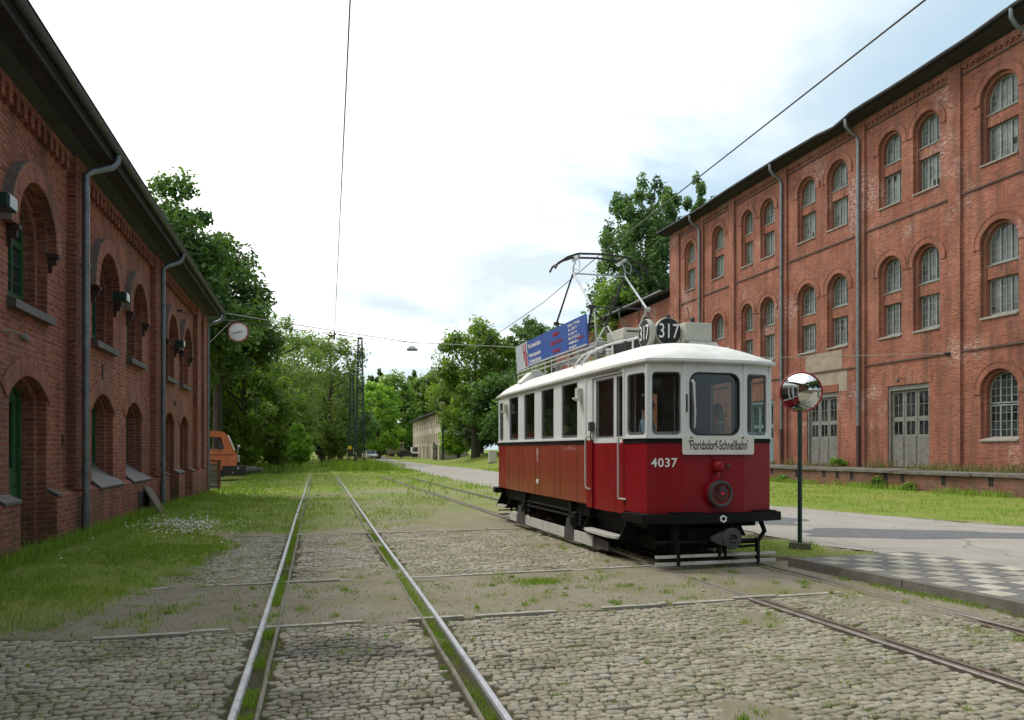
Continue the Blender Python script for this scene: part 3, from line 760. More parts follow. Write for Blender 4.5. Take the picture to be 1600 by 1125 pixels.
# fence box behind the far corner
f = thing('wooden_bin_screen', 'low grey boarded screen with brown corner posts at the far end of the workshop', 'fence', at_L(20.2, .09, -.15), ANG + PI / 2 + PI)
p = MB()
for k in range(6): p.box(-2.2, -.02, .1 + k * .19, -.05, .02 + .004 * (k % 2), .27 + k * .19)
obj('boarding', p, M['oldwood'], f)
for x in (-2.3, -.05):
    q = MB(); q.box(x, -.06, -.3, x + .13, .07, 1.35); obj('post', q, paint('brown_post', (.12, .05, .03), None, .8), f)
q = MB(); q.box(-2.35, -.09, 1.3, .1, .1, 1.38); obj('rail', q, paint('brown_rail', (.12, .05, .03), None, .8), f)
# ------------------------------------------------------------------ ground frame: u along the tram axis, v across (right)
TA = R_(-15.85); TD = np.array((math.sin(TA), math.cos(TA))); TR = np.array((math.cos(TA), -math.sin(TA)))
def uv2xy(u, v): return u * TD[0] + v * TR[0], u * TD[1] + v * TR[1]
def xy2uv(x, y): return x * TD[0] + y * TD[1], x * TR[0] + y * TR[1]
rng = np.random.default_rng(4)

def vnoise(x, y, scale, seed=0, oct=4):
    # cheap value noise, vectorised
    tot = np.zeros(np.broadcast(x, y).shape); amp = 1.0; norm = 0
    for o in range(oct):
        fx = np.asarray(x) / scale + 17.3 * seed + 31.7 * o; fy = np.asarray(y) / scale - 9.1 * seed + 11.3 * o
        ix = np.floor(fx).astype(np.int64); iy = np.floor(fy).astype(np.int64); tx = fx - ix; ty = fy - iy
        tx = tx * tx * (3 - 2 * tx); ty = ty * ty * (3 - 2 * ty)
        def h(a, b):
            n = (a * 374761393 + b * 668265263 + seed * 1274126177) & 0x7fffffff
            n = ((n ^ (n >> 13)) * 1274126177) & 0x7fffffff
            return ((n ^ (n >> 16)) & 0xffff) / 65535.0
        v = (h(ix, iy) * (1 - tx) + h(ix + 1, iy) * tx) * (1 - ty) + (h(ix, iy + 1) * (1 - tx) + h(ix + 1, iy + 1) * tx) * ty
        tot += v * amp; norm += amp; amp *= .55; scale = scale / 2.07
    return tot / norm

def sstep(a, b, x): t = np.clip((x - a) / (b - a), 0, 1); return t * t * (3 - 2 * t)

# track centre lines (x at y), measured in metres
LT0 = np.array((-.90, 4.742)); LTD = np.array((math.sin(R_(-14.4)), math.cos(R_(-14.4)))); LTR = np.array((LTD[1], -LTD[0]))
TC = np.array((2.904, 10.82))                                         # tram origin
def left_track_off(x, y): return (x - LT0[0]) * LTR[0] + (y - LT0[1]) * LTR[1]
def right_track_off(x, y): return (x - TC[0]) * TR[0] + (y - TC[1]) * TR[1]

WL = np.array((-8.027, 14.18)); WN = np.array((.9668, .2556)); WD = np.array((-.2556, .9668))
def wall_off(x, y): return (x - WL[0]) * WN[0] + (y - WL[1]) * WN[1]
def wall_s(x, y): return (x - WL[0]) * WD[0] + (y - WL[1]) * WD[1]
PN = np.array((-.9668, -.2556)); PP = np.array((18.19, 36.5)) + PN * 3.5
def plat_off(x, y): return (x - PP[0]) * PN[0] + (y - PP[1]) * PN[1]

# asphalt road edges as polylines (x, y)
ROAD_L = [(11.5, 2.0), (9.6, 6.0), (7.3, 9.8), (5.9, 12.3), (3.6, 19.0), (.9, 27.0), (-.95, 33.4), (-3.9, 44.6), (-9.5, 66), (-15, 87), (-21.5, 118), (-27.5, 150), (-36, 190)]
ROAD_R = [(28, 2.0), (21, 7.0), (15.3, 12.6), (11.2, 16.4), (9.2, 19.6), (7.6, 23.2), (5.6, 31.0), (3.2, 41.0), (-2.1, 61), (-9.2, 85), (-18.3, 118), (-24.5, 150), (-33, 190)]
def poly_x(poly, y):
    ys = [p[1] for p in poly]; xs = [p[0] for p in poly]
    return np.interp(y, ys, xs)
def in_road(x, y, m=0.0):
    return (x > poly_x(ROAD_L, y) - m) & (x < poly_x(ROAD_R, y) + m)
# chequered pavement: corner, direction towards the camera
PC = np.array((4.02, 10.97)); PDn = np.array((math.sin(R_(180 - 20)), math.cos(R_(180 - 20)))); PRn = np.array((math.cos(R_(20)), math.sin(R_(20))))
def pave_ab(x, y): return (x - PC[0]) * PDn[0] + (y - PC[1]) * PDn[1], (x - PC[0]) * PRn[0] + (y - PC[1]) * PRn[1]

def grass_mask(x, y):
    u, v = xy2uv(x, y)
    n = vnoise(x, y, 2.2, 1); n2 = vnoise(x, y, .55, 2)
    lo = left_track_off(x, y)
    # lawn by the left wall, its edge drifting
    edge = np.interp(y, [0, 4.8, 5.8, 6.7, 9.4, 13.5, 22, 30, 50], [-7, -5.2, -3.7, -2.95, -2.25, -2.3, -1.7, -1.1, 0])
    g = sstep(.55, -.55, lo - edge + (n - .5) * 1.8 + (n2 - .5) * .7)
    # far meadow
    far = .62 * sstep(15.2, 16.6, u + (n - .5) * 1.5) + .38 * sstep(15, 34, u + (n - .5) * 14 + (n2 - .5) * 6)
    ro = right_track_off(x, y)
    g = np.maximum(g, far * (.66 + .34 * sstep(-3.2, -7, ro + (n - .5) * 2) ) * (1 - .35 * sstep(.42, .7, vnoise(x, y, 3.5, 8)) * sstep(60, 30, u)))
    g = np.maximum(g, sstep(40, 58, u))
    # right lawn between road and platform
    pr = x - poly_x(ROAD_R, y)
    g = np.maximum(g, sstep(-.1, .5, pr + (n2 - .5) * .8) * (1 - .45 * sstep(.55, .75, vnoise(*xy2uv(x, y)[::-1], .9, 5)) * sstep(2.6, 1.0, pr)))
    # small patch by the mirror post
    d = np.hypot((x - 4.35) / 1.2, (y - 13.0) / 1.1); g = np.maximum(g, .8 * sstep(1.25, .7, d + (n2 - .5) * .8))
    d = np.hypot((x - 5.3) / .9, (y - 12.3) / .45); g = np.maximum(g, .6 * sstep(1.2, .6, d + (n2 - .5) * .9))
    # moss streaks along the dirt bands
    g = np.maximum(g, .42 * sstep(.55, .68, n2) * sstep(.5, .62, n) * (sstep(7.3, 7.7, u) * sstep(10.2, 9.8, u)))
    return np.clip(g, 0, 1)

def cobble_mask(x, y):
    # 1 where setts show, 0 where they are buried under dirt
    u, v = xy2uv(x, y)
    n = vnoise(x, y, 1.4, 6); n2 = vnoise(x, y, .5, 7)
    b = sstep(7.52, 7.42, u) + sstep(9.93, 10.0, u) * sstep(15.5, 15.2, u + (n - .5) * .8)
    bury = sstep(.58, .74, n * .6 + n2 * .4 + .16 * sstep(3.6, 4.6, v) * sstep(5.2, 6.6, u) + .05 * sstep(12, 15, u) + .10 * np.exp(-((v - .75) / .5) ** 2) + .05 * np.exp(-((left_track_off(x, y) + 1.1) / .25) ** 2))
    return np.clip(b * (1 - bury) * (1 - grass_mask(x, y)), 0, 1)

def base_z(x, y):
    w = wall_off(x, y); s = wall_s(x, y)
    return .15 * sstep(2.6, .3, w) * sstep(14, -1, s) - .14 * sstep(8, 18, s) * sstep(5, 1, w)
def ground_z(x, y):
    u, v = xy2uv(x, y)
    w = wall_off(x, y); s = wall_s(x, y)
    z = .15 * sstep(2.6, .3, w) * sstep(14, -1, s) - .14 * sstep(8, 18, s) * sstep(5, 1, w)
    z = z + (vnoise(x, y, 3.0, 3) - .5) * .05 * sstep(16, 24, u)
    c = cobble_mask(x, y)
    z = z - .020 * c + .012 * (1 - c) * sstep(16, 12, u) * vnoise(x, y, .3, 9)
    z = z + .03 * grass_mask(x, y)
    # under the road, pavement and rails the sheet dips
    for off_, hg in ((np.abs(left_track_off(x, y)), .83), (np.abs(right_track_off(x, y)), .80)): z = np.where((np.abs(off_ - hg) < .34) & (u > 14) & (u < 47), np.minimum(z, -.022), z)
    for off_, hg in ((np.abs(left_track_off(x, y)), .83), (np.abs(right_track_off(x, y)), .80)): z = np.where((np.abs(off_ - hg) < .075) & (u < 47), np.minimum(z, .004), z)
    rd = np.minimum(x - poly_x(ROAD_L, y), poly_x(ROAD_R, y) - x)
    z = np.where(rd > 0, np.minimum(z, -.012), z)
    a, b = pave_ab(x, y)
    z = np.where((a > .12) & (a < 30) & (b > .12) & (b < 2.0), -.03, z)
    # wooded bank on the right beyond the road
    pr = x - poly_x(ROAD_R, y); z = z + 1.3 * sstep(4, 10, pr) * sstep(62, 76, y) * sstep(114, 100, y)
    z = z + .5 * sstep(6, 14, -left_track_off(x, y)) * sstep(52, 75, y)
    return z

def build_ground():
    us = np.unique(np.concatenate([np.arange(-14, 2, 1.5), np.arange(2, 11, .07), np.arange(11, 20, .12), np.arange(20, 48, .35), np.geomspace(48, 2500, 60)]))
    vs = np.unique(np.concatenate([-np.geomspace(16, 2500, 26)[::-1], np.arange(-16, -6, .25), np.arange(-6, 7.5, .075), np.arange(7.5, 20, .25), np.geomspace(20, 2500, 26)]))
    U, Vv = np.meshgrid(us, vs, indexing='ij'); X, Y = uv2xy(U, Vv)
    Z = ground_z(X, Y); g = grass_mask(X, Y); c = cobble_mask(X, Y)
    n = len(vs); idx = np.arange(len(us) * n).reshape(len(us), n)
    F = np.stack([idx[:-1, :-1], idx[1:, :-1], idx[1:, 1:], idx[:-1, 1:]], -1).reshape(-1, 4)
    m, nt, out = _new('earth_and_turf')
    oc = objco(nt)
    ag = N(nt, 'ShaderNodeAttribute', attribute_name='grass'); ac = N(nt, 'ShaderNodeAttribute', attribute_name='sett')
    dirt = mixc(nt, ramp(nt, noise(nt, oc, 1.6, 8, .7), [(.3, 0.0), (.7, 1.0)]), (.30, .265, .20), (.205, .175, .128))
    dirt = mixc(nt, ramp(nt, noise(nt, oc, 26, 5, .75), [(.45, 0.0), (.75, .6)]), dirt, (.345, .315, .255))
    dirt = mixc(nt, ramp(nt, noise(nt, mapv(nt, oc, (1, 1, 1), (5, 3, 0)), .8, 6, .7), [(.44, 0.0), (.64, .7)]), dirt, (.20, .19, .085))
    joint = mixc(nt, ramp(nt, noise(nt, oc, 5, 6, .7), [(.42, 0.0), (.62, 1.0)]), (.075, .062, .043), (.095, .10, .033))
    turf = mixc(nt, ramp(nt, noise(nt, oc, .5, 6, .65), [(.35, 0.0), (.66, 1.0)]), (.15, .235, .03), (.25, .27, .065))
    turf = mixc(nt, ramp(nt, noise(nt, oc, 14, 6, .8), [(.42, 0.0), (.66, .6)]), turf, (.075, .115, .018))
    turf = mixc(nt, ramp(nt, noise(nt, mapv(nt, oc, (1, 1, 1), (9, 2, 0)), .33, 6, .7), [(.52, 0.0), (.68, .7)]), turf, (.27, .25, .075))
    col = mixc(nt, ramp(nt, ac.outputs['Fac'], [(.3, 0.0), (.8, 1.0)]), dirt, joint)
    fa = N(nt, 'ShaderNodeMath', operation='MULTIPLY_ADD'); fa.inputs[1].default_value = .55; L(nt, noise(nt, oc, 9, 6, .8), fa.inputs[0])
    fb = N(nt, 'ShaderNodeMath', operation='ADD'); fa.inputs[2].default_value = -.28; L(nt, ag.outputs['Fac'], fb.inputs[0]); L(nt, fa.outputs[0], fb.inputs[1])
    gm = ramp(nt, fb.outputs[0], [(.3, 0.0), (.66, 1.0)])
    col = mixc(nt, gm, col, turf)
    princ(nt, out, col, .95, 0, .15, bump(nt, noise(nt, oc, 30, 7, .8), .7, .03))
    o = np_obj('ground', np.stack([X, Y, Z], -1).reshape(-1, 3), F, m, {'grass': g.ravel(), 'sett': c.ravel()}, smooth=True)
    o['kind'] = 'structure'
build_ground()

def build_setts():
    # real stones: irregular, cushion-topped, laid in wavering rows across the tracks
    V = []; F = []; T = []; base = 0
    NP = 8
    for (u0, u1, v0, v1, small) in ((2.6, 7.45, -6.2, 9.5, 0), (9.98, 15.6, -5.5, 5.5, 1)):
        u = u0; row = 0
        while u < u1 - .07:
            d = rng.uniform(.054, .080) * (1 + .15 * small)
            v = v0 + rng.uniform(0, .1)
            ph = rng.uniform(0, 6)
            while v < v1:
                w = rng.uniform(.050, .105) * (1 + .15 * small)
                if rng.random() < .08: w *= 1.35
                cu, cv = u + d / 2, v + w / 2
                wav = rng.normal(0, .010) + .05 * math.sin(cv * 1.1 + 2) + .03 * math.sin(cv * 2.7 + u) + .012 * math.sin(cv * 9 + ph)
                x, y = uv2xy(cu + wav, cv)
                V.append((x, y, w, d)); v += w + .004
            u += d + .003; row += 1
    A = np.array(V); x, y, w, d = A.T
    lo = np.abs(left_track_off(x, y)); ro = np.abs(right_track_off(x, y))
    a, b = pave_ab(x, y)
    keep = (cobble_mask(x, y) > .12) & ((lo < .655 - w * .4) | (lo > .875 + w * .4)) & ((ro < .625 - w * .4) | (ro > .86 + w * .4)) & ~in_road(x, y, .05) & ~((a > -.1) & (b > -.12)) 
    keep &= (y > 2.2)
    x, y, w, d = x[keep], y[keep], w[keep], d[keep]; n = len(x)
    # outline in local (across v, along u)
    ang = rng.normal(0, .17, n)
    ca = np.array([(-.5, -.5), (0, -.52), (.5, -.5), (.52, 0), (.5, .5), (0, .52), (-.5, .5), (-.52, 0)])
    P = np.repeat(ca[None], n, 0) + rng.normal(0, .075, (n, NP, 2)) 
    cr = rng.uniform(.86, 1.02, (n, NP)); cr[:, 1::2] = rng.uniform(.93, 1.02, (n, 4)); P *= cr[:, :, None]
    lx = P[:, :, 0] * w[:, None]; ly = P[:, :, 1] * d[:, None]
    tilt = rng.normal(0, .022, (n, 2)); top = rng.normal(.003, .0032, n) + base_z(x, y)
    def world(lx, ly):
        c, s = np.cos(ang)[:, None], np.sin(ang)[:, None]
        ax = lx * c - ly * s; ay = lx * s + ly * c
        return x[:, None] + ax * TR[0] + ay * TD[0], y[:, None] + ax * TR[1] + ay * TD[1]
    rings_ = []
    for (sc, dz) in ((1.0, -.035), (.955, -.004), (.70, .001)):
        px, py = world(lx * sc, ly * sc)
        pz = top[:, None] + dz + tilt[:, :1] * lx * sc + tilt[:, 1:] * ly * sc + (rng.normal(0, .0013, lx.shape) if dz > -.02 else 0)
        rings_.append(np.stack([px, py, pz], -1))
    ctr = np.stack([x, y, top + .002], -1)[:, None]
    VV = np.concatenate(rings_ + [ctr], 1)                                  # n, 33, 3
    k = VV.shape[1]; loc = []
    for r in range(2):
        for j in range(NP): j2 = (j + 1) % NP; loc.append((r * NP + j, r * NP + j2, (r + 1) * NP + j2, (r + 1) * NP + j))
    for j in range(0, NP, 2): loc.append((2 * NP + j, 2 * NP + (j + 1) % NP, 2 * NP + (j + 2) % NP, 3 * NP))
    loc = np.array(loc)
    FF = (loc[None] + (np.arange(n) * k)[:, None, None]).reshape(-1, 4)
    tint = np.repeat(rng.uniform(0, 1, n), k)
    ou, ov = xy2uv(x, y); q = np.hypot((ou - 6.55 + .15 * (ov - .2)) / .62, (ov - .28) / .75) + (vnoise(x, y, .35, 41) - .5) * 1.3
    oil = np.repeat(np.clip(sstep(1.0, .25, q) + .5 * sstep(1.0, .4, np.hypot((ou - 5.3) / .35, (ov - .1) / .5) + (vnoise(x, y, .3, 42) - .5) * 1.4), 0, 1), k)
    m, nt, out = _new('granite_setts')
    oc = objco(nt); at = N(nt, 'ShaderNodeAttribute', attribute_name='tint')
    col = ramp(nt, at.outputs['Fac'], [(.0, (.23, .20, .145)), (.3, (.335, .295, .215)), (.6, (.385, .355, .275)), (.85, (.285, .27, .215)), (1.0, (.42, .36, .26))])
    col = mixc(nt, ramp(nt, noise(nt, oc, 55, 5, .75), [(.42, 0.0), (.72, .55)]), col, (.13, .115, .09))
    col = mixc(nt, ramp(nt, noise(nt, oc, 1.3, 6, .68), [(.46, 0.0), (.66, .75)]), col, (.155, .135, .085))
    col = mixc(nt, ramp(nt, noise(nt, mapv(nt, oc, (1, 1, 1), (3, 7, 0)), 2.4, 7, .75), [(.50, 0.0), (.68, .7)]), col, (.12, .13, .05))
    ao = N(nt, 'ShaderNodeAttribute', attribute_name='oil'); col = mixc(nt, ramp(nt, ao.outputs['Fac'], [(0.0, 0.0), (1.0, .72)]), col, (.06, .055, .048))     # oily drip stain between the rails
    princ(nt, out, col, ramp(nt, noise(nt, oc, 20, 4), [(.3, .62), (.7, .9)]), 0, .35, bump(nt, noise(nt, oc, 70, 6, .8), .5, .008))
    o = np_obj('cobble_paving', VV.reshape(-1, 3), FF, m, {'tint': tint, 'oil': oil}, smooth=True); o['kind'] = 'structure'
build_setts()

def edging():
    mb = MB(); r = random.Random(9)
    for (uc, runs) in ((7.50, [(-4.6, -2.05), (-1.75, -.62), (-.45, .62), (1.05, 1.62), (1.72, 2.6), (3.1, 3.9), (3.95, 6.2)]), (9.95, [(-3.6, -1.5), (-.9, .68), (1.28, 3.9), (4.0, 5.0)]), (15.45, [(-3.5, .3), (1.0, 4.6)])):
        for (a, b) in runs:
            v = a
            while v < b:
                l = min(r.uniform(.5, 1.0), b - v); du = r.uniform(-.018, .018) + .05 * math.sin(v * 1.1 + 2); dz = r.uniform(-.006, .008)
                p = []
                for z in (-.08, .018 + dz):
                    for (uu, vv) in ((uc + du - .035, v), (uc + du - .035, v + l - .012), (uc + du + .035, v + l - .012), (uc + du + .035, v)):
                        X, Y = uv2xy(uu + r.uniform(-.006, .006), vv); p.append((X, Y, z))
                mb.hexa(p); v += l
    o = obj('kerb_strip', mb, paint('pale_edging_stone', (.40, .38, .32), (.27, .25, .2), .85, 8, bmp=.4, bscale=40, grime=(.13, .115, .075)))
    o['kind'] = 'structure'
edging()

def road():
    ys = np.concatenate([np.arange(2, 40, .5), np.arange(40, 191, 3.0)]); K = 15
    V = []
    for y in ys:
        a = float(poly_x(ROAD_L, y)) + .12 * math.sin(y * 1.7) + .08 * math.sin(y * 4.1); b = float(poly_x(ROAD_R, y)) + .12 * math.sin(y * 1.3 + 1) + .07 * math.sin(y * 5)
        for k in range(K): V.append((a + (b - a) * k / (K - 1), y, .006))
    F = [(i * K + k, i * K + k + 1, (i + 1) * K + k + 1, (i + 1) * K + k) for i in range(len(ys) - 1) for k in range(K - 1)]
    m, nt, out = _new('worn_asphalt'); oc = objco(nt)
    col = mixc(nt, ramp(nt, noise(nt, oc, .5, 7, .65), [(.35, 0.0), (.65, 1.0)]), (.37, .345, .30), (.30, .28, .245))
    col = mixc(nt, ramp(nt, noise(nt, oc, 45, 4, .8), [(.4, 0.0), (.75, .6)]), col, (.16, .155, .145))
    vor = N(nt, 'ShaderNodeTexVoronoi', feature='DISTANCE_TO_EDGE', i_Scale=.42)
    wv = N(nt, 'ShaderNodeMixRGB', blend_type='LINEAR_LIGHT'); wv.inputs[0].default_value = .25; nz = N(nt, 'ShaderNodeTexNoise', i_Scale=1.6, i_Detail=6.0); L(nt, oc, nz.inputs['Vector']); L(nt, oc, wv.inputs[1]); L(nt, nz.outputs[1], wv.inputs[2]); L(nt, wv.outputs[0], vor.inputs['Vector'])
    col = mixc(nt, ramp(nt, vor.outputs[0], [(.0, .75), (.012, 0.0)]), col, (.10, .095, .085))
    col = mixc(nt, ramp(nt, noise(nt, oc, 1.2, 6, .7), [(.55, 0.0), (.72, .6)]), col, (.20, .18, .12))
    princ(nt, out, col, .9, 0, .3, bump(nt, noise(nt, oc, 60, 5, .8), .45, .01))
    o = np_obj('road', V, F, m); o['kind'] = 'structure'
    # dark repair patches
    pm = paint('asphalt_patch', (.135, .137, .142), (.10, .102, .108), .9, 3, bmp=.4, bscale=60)
    r = random.Random(2); mb = MB()
    for (cx, cy, rx, ry, rot) in ((8.05, 15.1, 2.35, .85, -.12), (4.9, 18.6, 2.4, 1.0, -.5)):
        pts = []
        for i in range(30):
            t = 2 * PI * i / 30; q = 1 + .16 * math.sin(3 * t + cx) + .08 * math.sin(7 * t) + r.uniform(-.06, .06)
            ex = rx * q * (abs(math.cos(t)) ** .8) * (1 if math.cos(t) > 0 else -1); ey = ry * q * (abs(math.sin(t)) ** .8) * (1 if math.sin(t) > 0 else -1)
            pts.append((cx + ex * math.cos(rot) - ey * math.sin(rot), cy + ex * math.sin(rot) + ey * math.cos(rot), .010))
        mb.add(pts, [tuple(range(30))])
    o = obj('road_patch', mb, pm); o['kind'] = 'structure'
road()

def pavement():
    T_ = .30; V = MB(); r = random.Random(21); LEN = 36; W = 7
    P = lambda a, b, z: (PC[0] + PDn[0] * a + PRn[0] * b, PC[1] + PDn[1] * a + PRn[1] * b, z)
    cols = [paint('pale_slab', (.43, .415, .335), (.32, .305, .245), .85, 5, grime=(.18, .165, .115), bmp=.2), paint('buff_slab', (.33, .315, .245), (.25, .235, .18), .85, 5, grime=(.16, .15, .1), bmp=.2), paint('slate_slab', (.15, .143, .14), (.105, .10, .10), .85, 5, grime=(.21, .19, .14), bmp=.2), paint('grey_slab', (.19, .18, .16), (.14, .13, .115), .85, 5, bmp=.2)]
    for i in range(LEN):
        for j in range(W):
            V.cur = (r.choice([0, 0, 1, 1, 1]) if (i + j) % 2 else r.choice([2, 2, 2, 3]))
            a = .14 + i * T_; b = .14 + j * T_; g = .004; dz = r.uniform(-.002, .002)
            p = [P(a + g, b + g, .05), P(a + T_ - g, b + g, .05), P(a + T_ - g, b + T_ - g, .05), P(a + g, b + T_ - g, .05), P(a + g, b + g, .126 + dz), P(a + T_ - g, b + g, .126 + dz), P(a + T_ - g, b + T_ - g, .126 + dz), P(a + g, b + T_ - g, .126 + dz)]
            V.hexa(p)
    o = obj('pavement', V, cols); o['kind'] = 'structure'
    k = MB(); a = 0.0
    k.hexa([P(.0, .0, .0 - .1), P(LEN * T_ + .2, 0, -.1), P(LEN * T_ + .2, W * T_ + .2, -.1), P(0, W * T_ + .2, -.1), P(.02, .02, .112), P(LEN * T_ + .2, .02, .112), P(LEN * T_ + .2, W * T_ + .2, .112), P(.02, W * T_ + .2, .112)])
    while a < LEN * T_:
        d = r.uniform(-.006, .006); k.hexa([P(a + .004, -.03 + d, -.1), P(a + .996, -.03 + d, -.1), P(a + .996, .125, -.1), P(a + .004, .125, -.1), P(a + .004, -.012 + d, .13), P(a + .996, -.012 + d, .13), P(a + .996, .125, .13), P(a + .004, .125, .13)]); a += 1.0
    o = obj('kerb', k, paint('mossy_kerb', (.17, .16, .135), (.11, .10, .08), .9, 5, bmp=.5, bscale=30, grime=(.07, .07, .035))); o['kind'] = 'structure'
pavement()

# ------------------------------------------------------------------ tracks
M['railsteel'] = paint('worn_rail', (.42, .43, .45), (.30, .30, .31), .38, 6, metal=.55, grime=(.16, .12, .09), gamt=.45)
M['railrust'] = paint('rusty_rail', (.135, .10, .08), (.085, .06, .045), .6, 6, metal=.3)
M['railmid'] = paint('tarnished_rail', (.20, .175, .155), (.12, .10, .085), .5, 5, metal=.45)
M['guardstone'] = paint('dirty_guard_edge', (.24, .22, .17), (.13, .12, .085), .85, 9, bmp=.4, bscale=40, grime=(.09, .10, .04), gamt=.8)
def track(label, C0, D, Rr, u0, u1, g, head, guard, wob=0.0, top=.030):
    root = thing('tram_track', label, 'track', (C0[0], C0[1], 0), 0)
    us = np.concatenate([np.arange(u0, 18, .5), np.arange(18, u1, 2.0)])
    def rail(off, w, z0, z1, mat, name, jag=0.0):
        mb = MB(); prof = [(-w / 2, z0), (-w / 2, z1 - .012), (-w / 2 + .012, z1), (w / 2 - .012, z1), (w / 2, z1 - .012), (w / 2, z0)]
        k = len(prof)
        for u in us:
            o = off + wob * .012 * math.sin(u * .31) + jag * math.sin(u * 2.9) * .5 + jag * math.sin(u * 7.1) * .4
            dz = wob * .012 * math.sin(u * .45 + off) - .035 * max(0, (u - 38) / 10)
            for (a, z) in prof: mb.v.append((D[0] * u + Rr[0] * (o + a), D[1] * u + Rr[1] * (o + a), z + dz))
        for i in range(len(us) - 1):
            for j in range(k - 1): mb._f((i * k + j, i * k + j + 1, (i + 1) * k + j + 1, (i + 1) * k + j))
        return obj(name, mb, mat, root, smooth=True)
    for s in (-1, 1):
        rail(s * g / 2, .062, -.12, top, head, 'rail')
        rail(s * (g / 2 - .145), .035, -.12, top * .55, guard, 'guard_rail', .006)
        # dark flangeway bed
        mb = MB()
        for i, u in enumerate(us):
            for a in (-.13, -.03): mb.v.append((D[0] * u + Rr[0] * (s * g / 2 + s * a), D[1] * u + Rr[1] * (s * g / 2 + s * a), -.028))
        for i in range(len(us) - 1): mb._f((i * 2, i * 2 + 1, i * 2 + 3, i * 2 + 2))
        obj('flangeway', mb, paint('flangeway_dirt', (.05, .042, .03), (.07, .07, .03), .95, 4), root)
    return root
track('left tram track of shiny steel rails running through the cobbles into the grass', LT0, LTD, LTR, -4.0, 48, 1.665, M['railsteel'], M['guardstone'], 1.0)
track('right tram track of dull rusty rails under the red and white tram', TC, TD, TR, -14, 46, 1.61, M['railmid'], M['railrust'], .3, .022)

# ------------------------------------------------------------------ grass
M['grass'] = leafmat('grass_blade', (.12, .215, .022), (.31, .41, .065), .38)
M['drygrass'] = leafmat('dry_grass_blade', (.11, .11, .03), (.22, .20, .08), .25)
def blades(name, x, y, h, w, mat, bend=.5, z=None):
    n = len(x); z0 = (ground_z(x, y) if z is None else z) - .005
    a = rng.uniform(0, 2 * PI, n); dx, dy = np.cos(a), np.sin(a); t = rng.uniform(0, 2 * PI, n); bl = h * rng.uniform(.1, bend, n)
    bx, by = np.cos(t) * bl, np.sin(t) * bl
    p0 = np.stack([x - dx * w / 2, y - dy * w / 2, z0], -1); p1 = np.stack([x + dx * w / 2, y + dy * w / 2, z0], -1)
    p2 = np.stack([x + bx * .4 + dx * w * .36, y + by * .4 + dy * w * .36, z0 + h * .62], -1); p3 = np.stack([x + bx * .4 - dx * w * .36, y + by * .4 - dy * w * .36, z0 + h * .62], -1)
    p4 = np.stack([x + bx, y + by, z0 + h], -1)
    V = np.stack([p0, p1, p2, p3, p4], 1).reshape(-1, 3); b = np.arange(n) * 5
    F = np.concatenate([np.stack([b, b + 1, b + 2, b + 3], -1), np.stack([b + 3, b + 2, b + 4, b + 4], -1)])
    # second face as triangle: build as tris throughout
    F = np.concatenate([np.stack([b, b + 1, b + 2], -1), np.stack([b, b + 2, b + 3], -1), np.stack([b + 3, b + 2, b + 4], -1)])
    tint = np.repeat(np.clip(.45 * vnoise(x, y, 1.2, 12) + .75 * rng.random(n) - .1, 0, 1), 5)
    o = np_obj(name, V, F, mat, {'tint': tint}); o['kind'] = 'stuff'; return o
def scatter(n, x0, x1, y0, y1, maskf, p=1.0):
    x = rng.uniform(x0, x1, n); y = rng.uniform(y0, y1, n); m = maskf(x, y)
    k = rng.random(n) < np.clip(m, 0, 1) ** p
    return x[k], y[k]
free = lambda x, y: (~in_road(x, y, -.15)) & (wall_off(x, y) > .17) & (plat_off(x, y) > .02)
gm = lambda x, y: grass_mask(x, y) * free(x, y) * (.35 + .65 * sstep(.35, .6, vnoise(x, y, .8, 14)))
gs = []
x, y = scatter(90000, -7.5, -1.5, 4.5, 13, gm, 1.5); gs.append((x, y, rng.uniform(.02, .065, len(x)) * (.45 + 1.1 * vnoise(x, y, 1.1, 15)), rng.uniform(.006, .010, len(x))))
x, y = scatter(60000, -13.5, -2, 12, 26, gm, 1.5); gs.append((x, y, rng.uniform(.03, .09, len(x)) * (.4 + 1.1 * vnoise(x, y, 1.4, 15)), rng.uniform(.010, .018, len(x))))
x, y = scatter(60000, -26, 4, 25, 62, gm, 2.0); k = (np.abs(np.abs(left_track_off(x, y)) - .83) > .20) & (np.abs(np.abs(right_track_off(x, y)) - .80) > .12); x, y = x[k], y[k]; gs.append((x, y, rng.uniform(.04, .10, len(x)) * (1 + 1.2 * sstep(1.5, 4, np.abs(left_track_off(x, y)))), rng.uniform(.02, .04, len(x))))
x, y = scatter(60000, 4, 24, 9, 48, gm, 1.6); gs.append((x, y, rng.uniform(.03, .09, len(x)) * (.4 + 1.2 * vnoise(x, y, 1.6, 15)), rng.uniform(.012, .024, len(x))))
x, y = scatter(3500, 2.8, 6.3, 10.5, 14.5, gm, 1.2); gs.append((x, y, rng.uniform(.04, .11, len(x)), rng.uniform(.008, .012, len(x))))
# long grass round the masts and at the wood's foot
for (cx, cy, rr, n) in ((-11.6, 60.0, 2.2, 2600), (-15.2, 70, 2.5, 1800), (-23, 60, 6, 5000), (-30, 62, 8, 3000)):
    q = rng.normal(0, .5, (n, 2)) * rr; gs.append((cx + q[:, 0], cy + q[:, 1], rng.uniform(.3, .9, n), rng.uniform(.03, .06, n)))
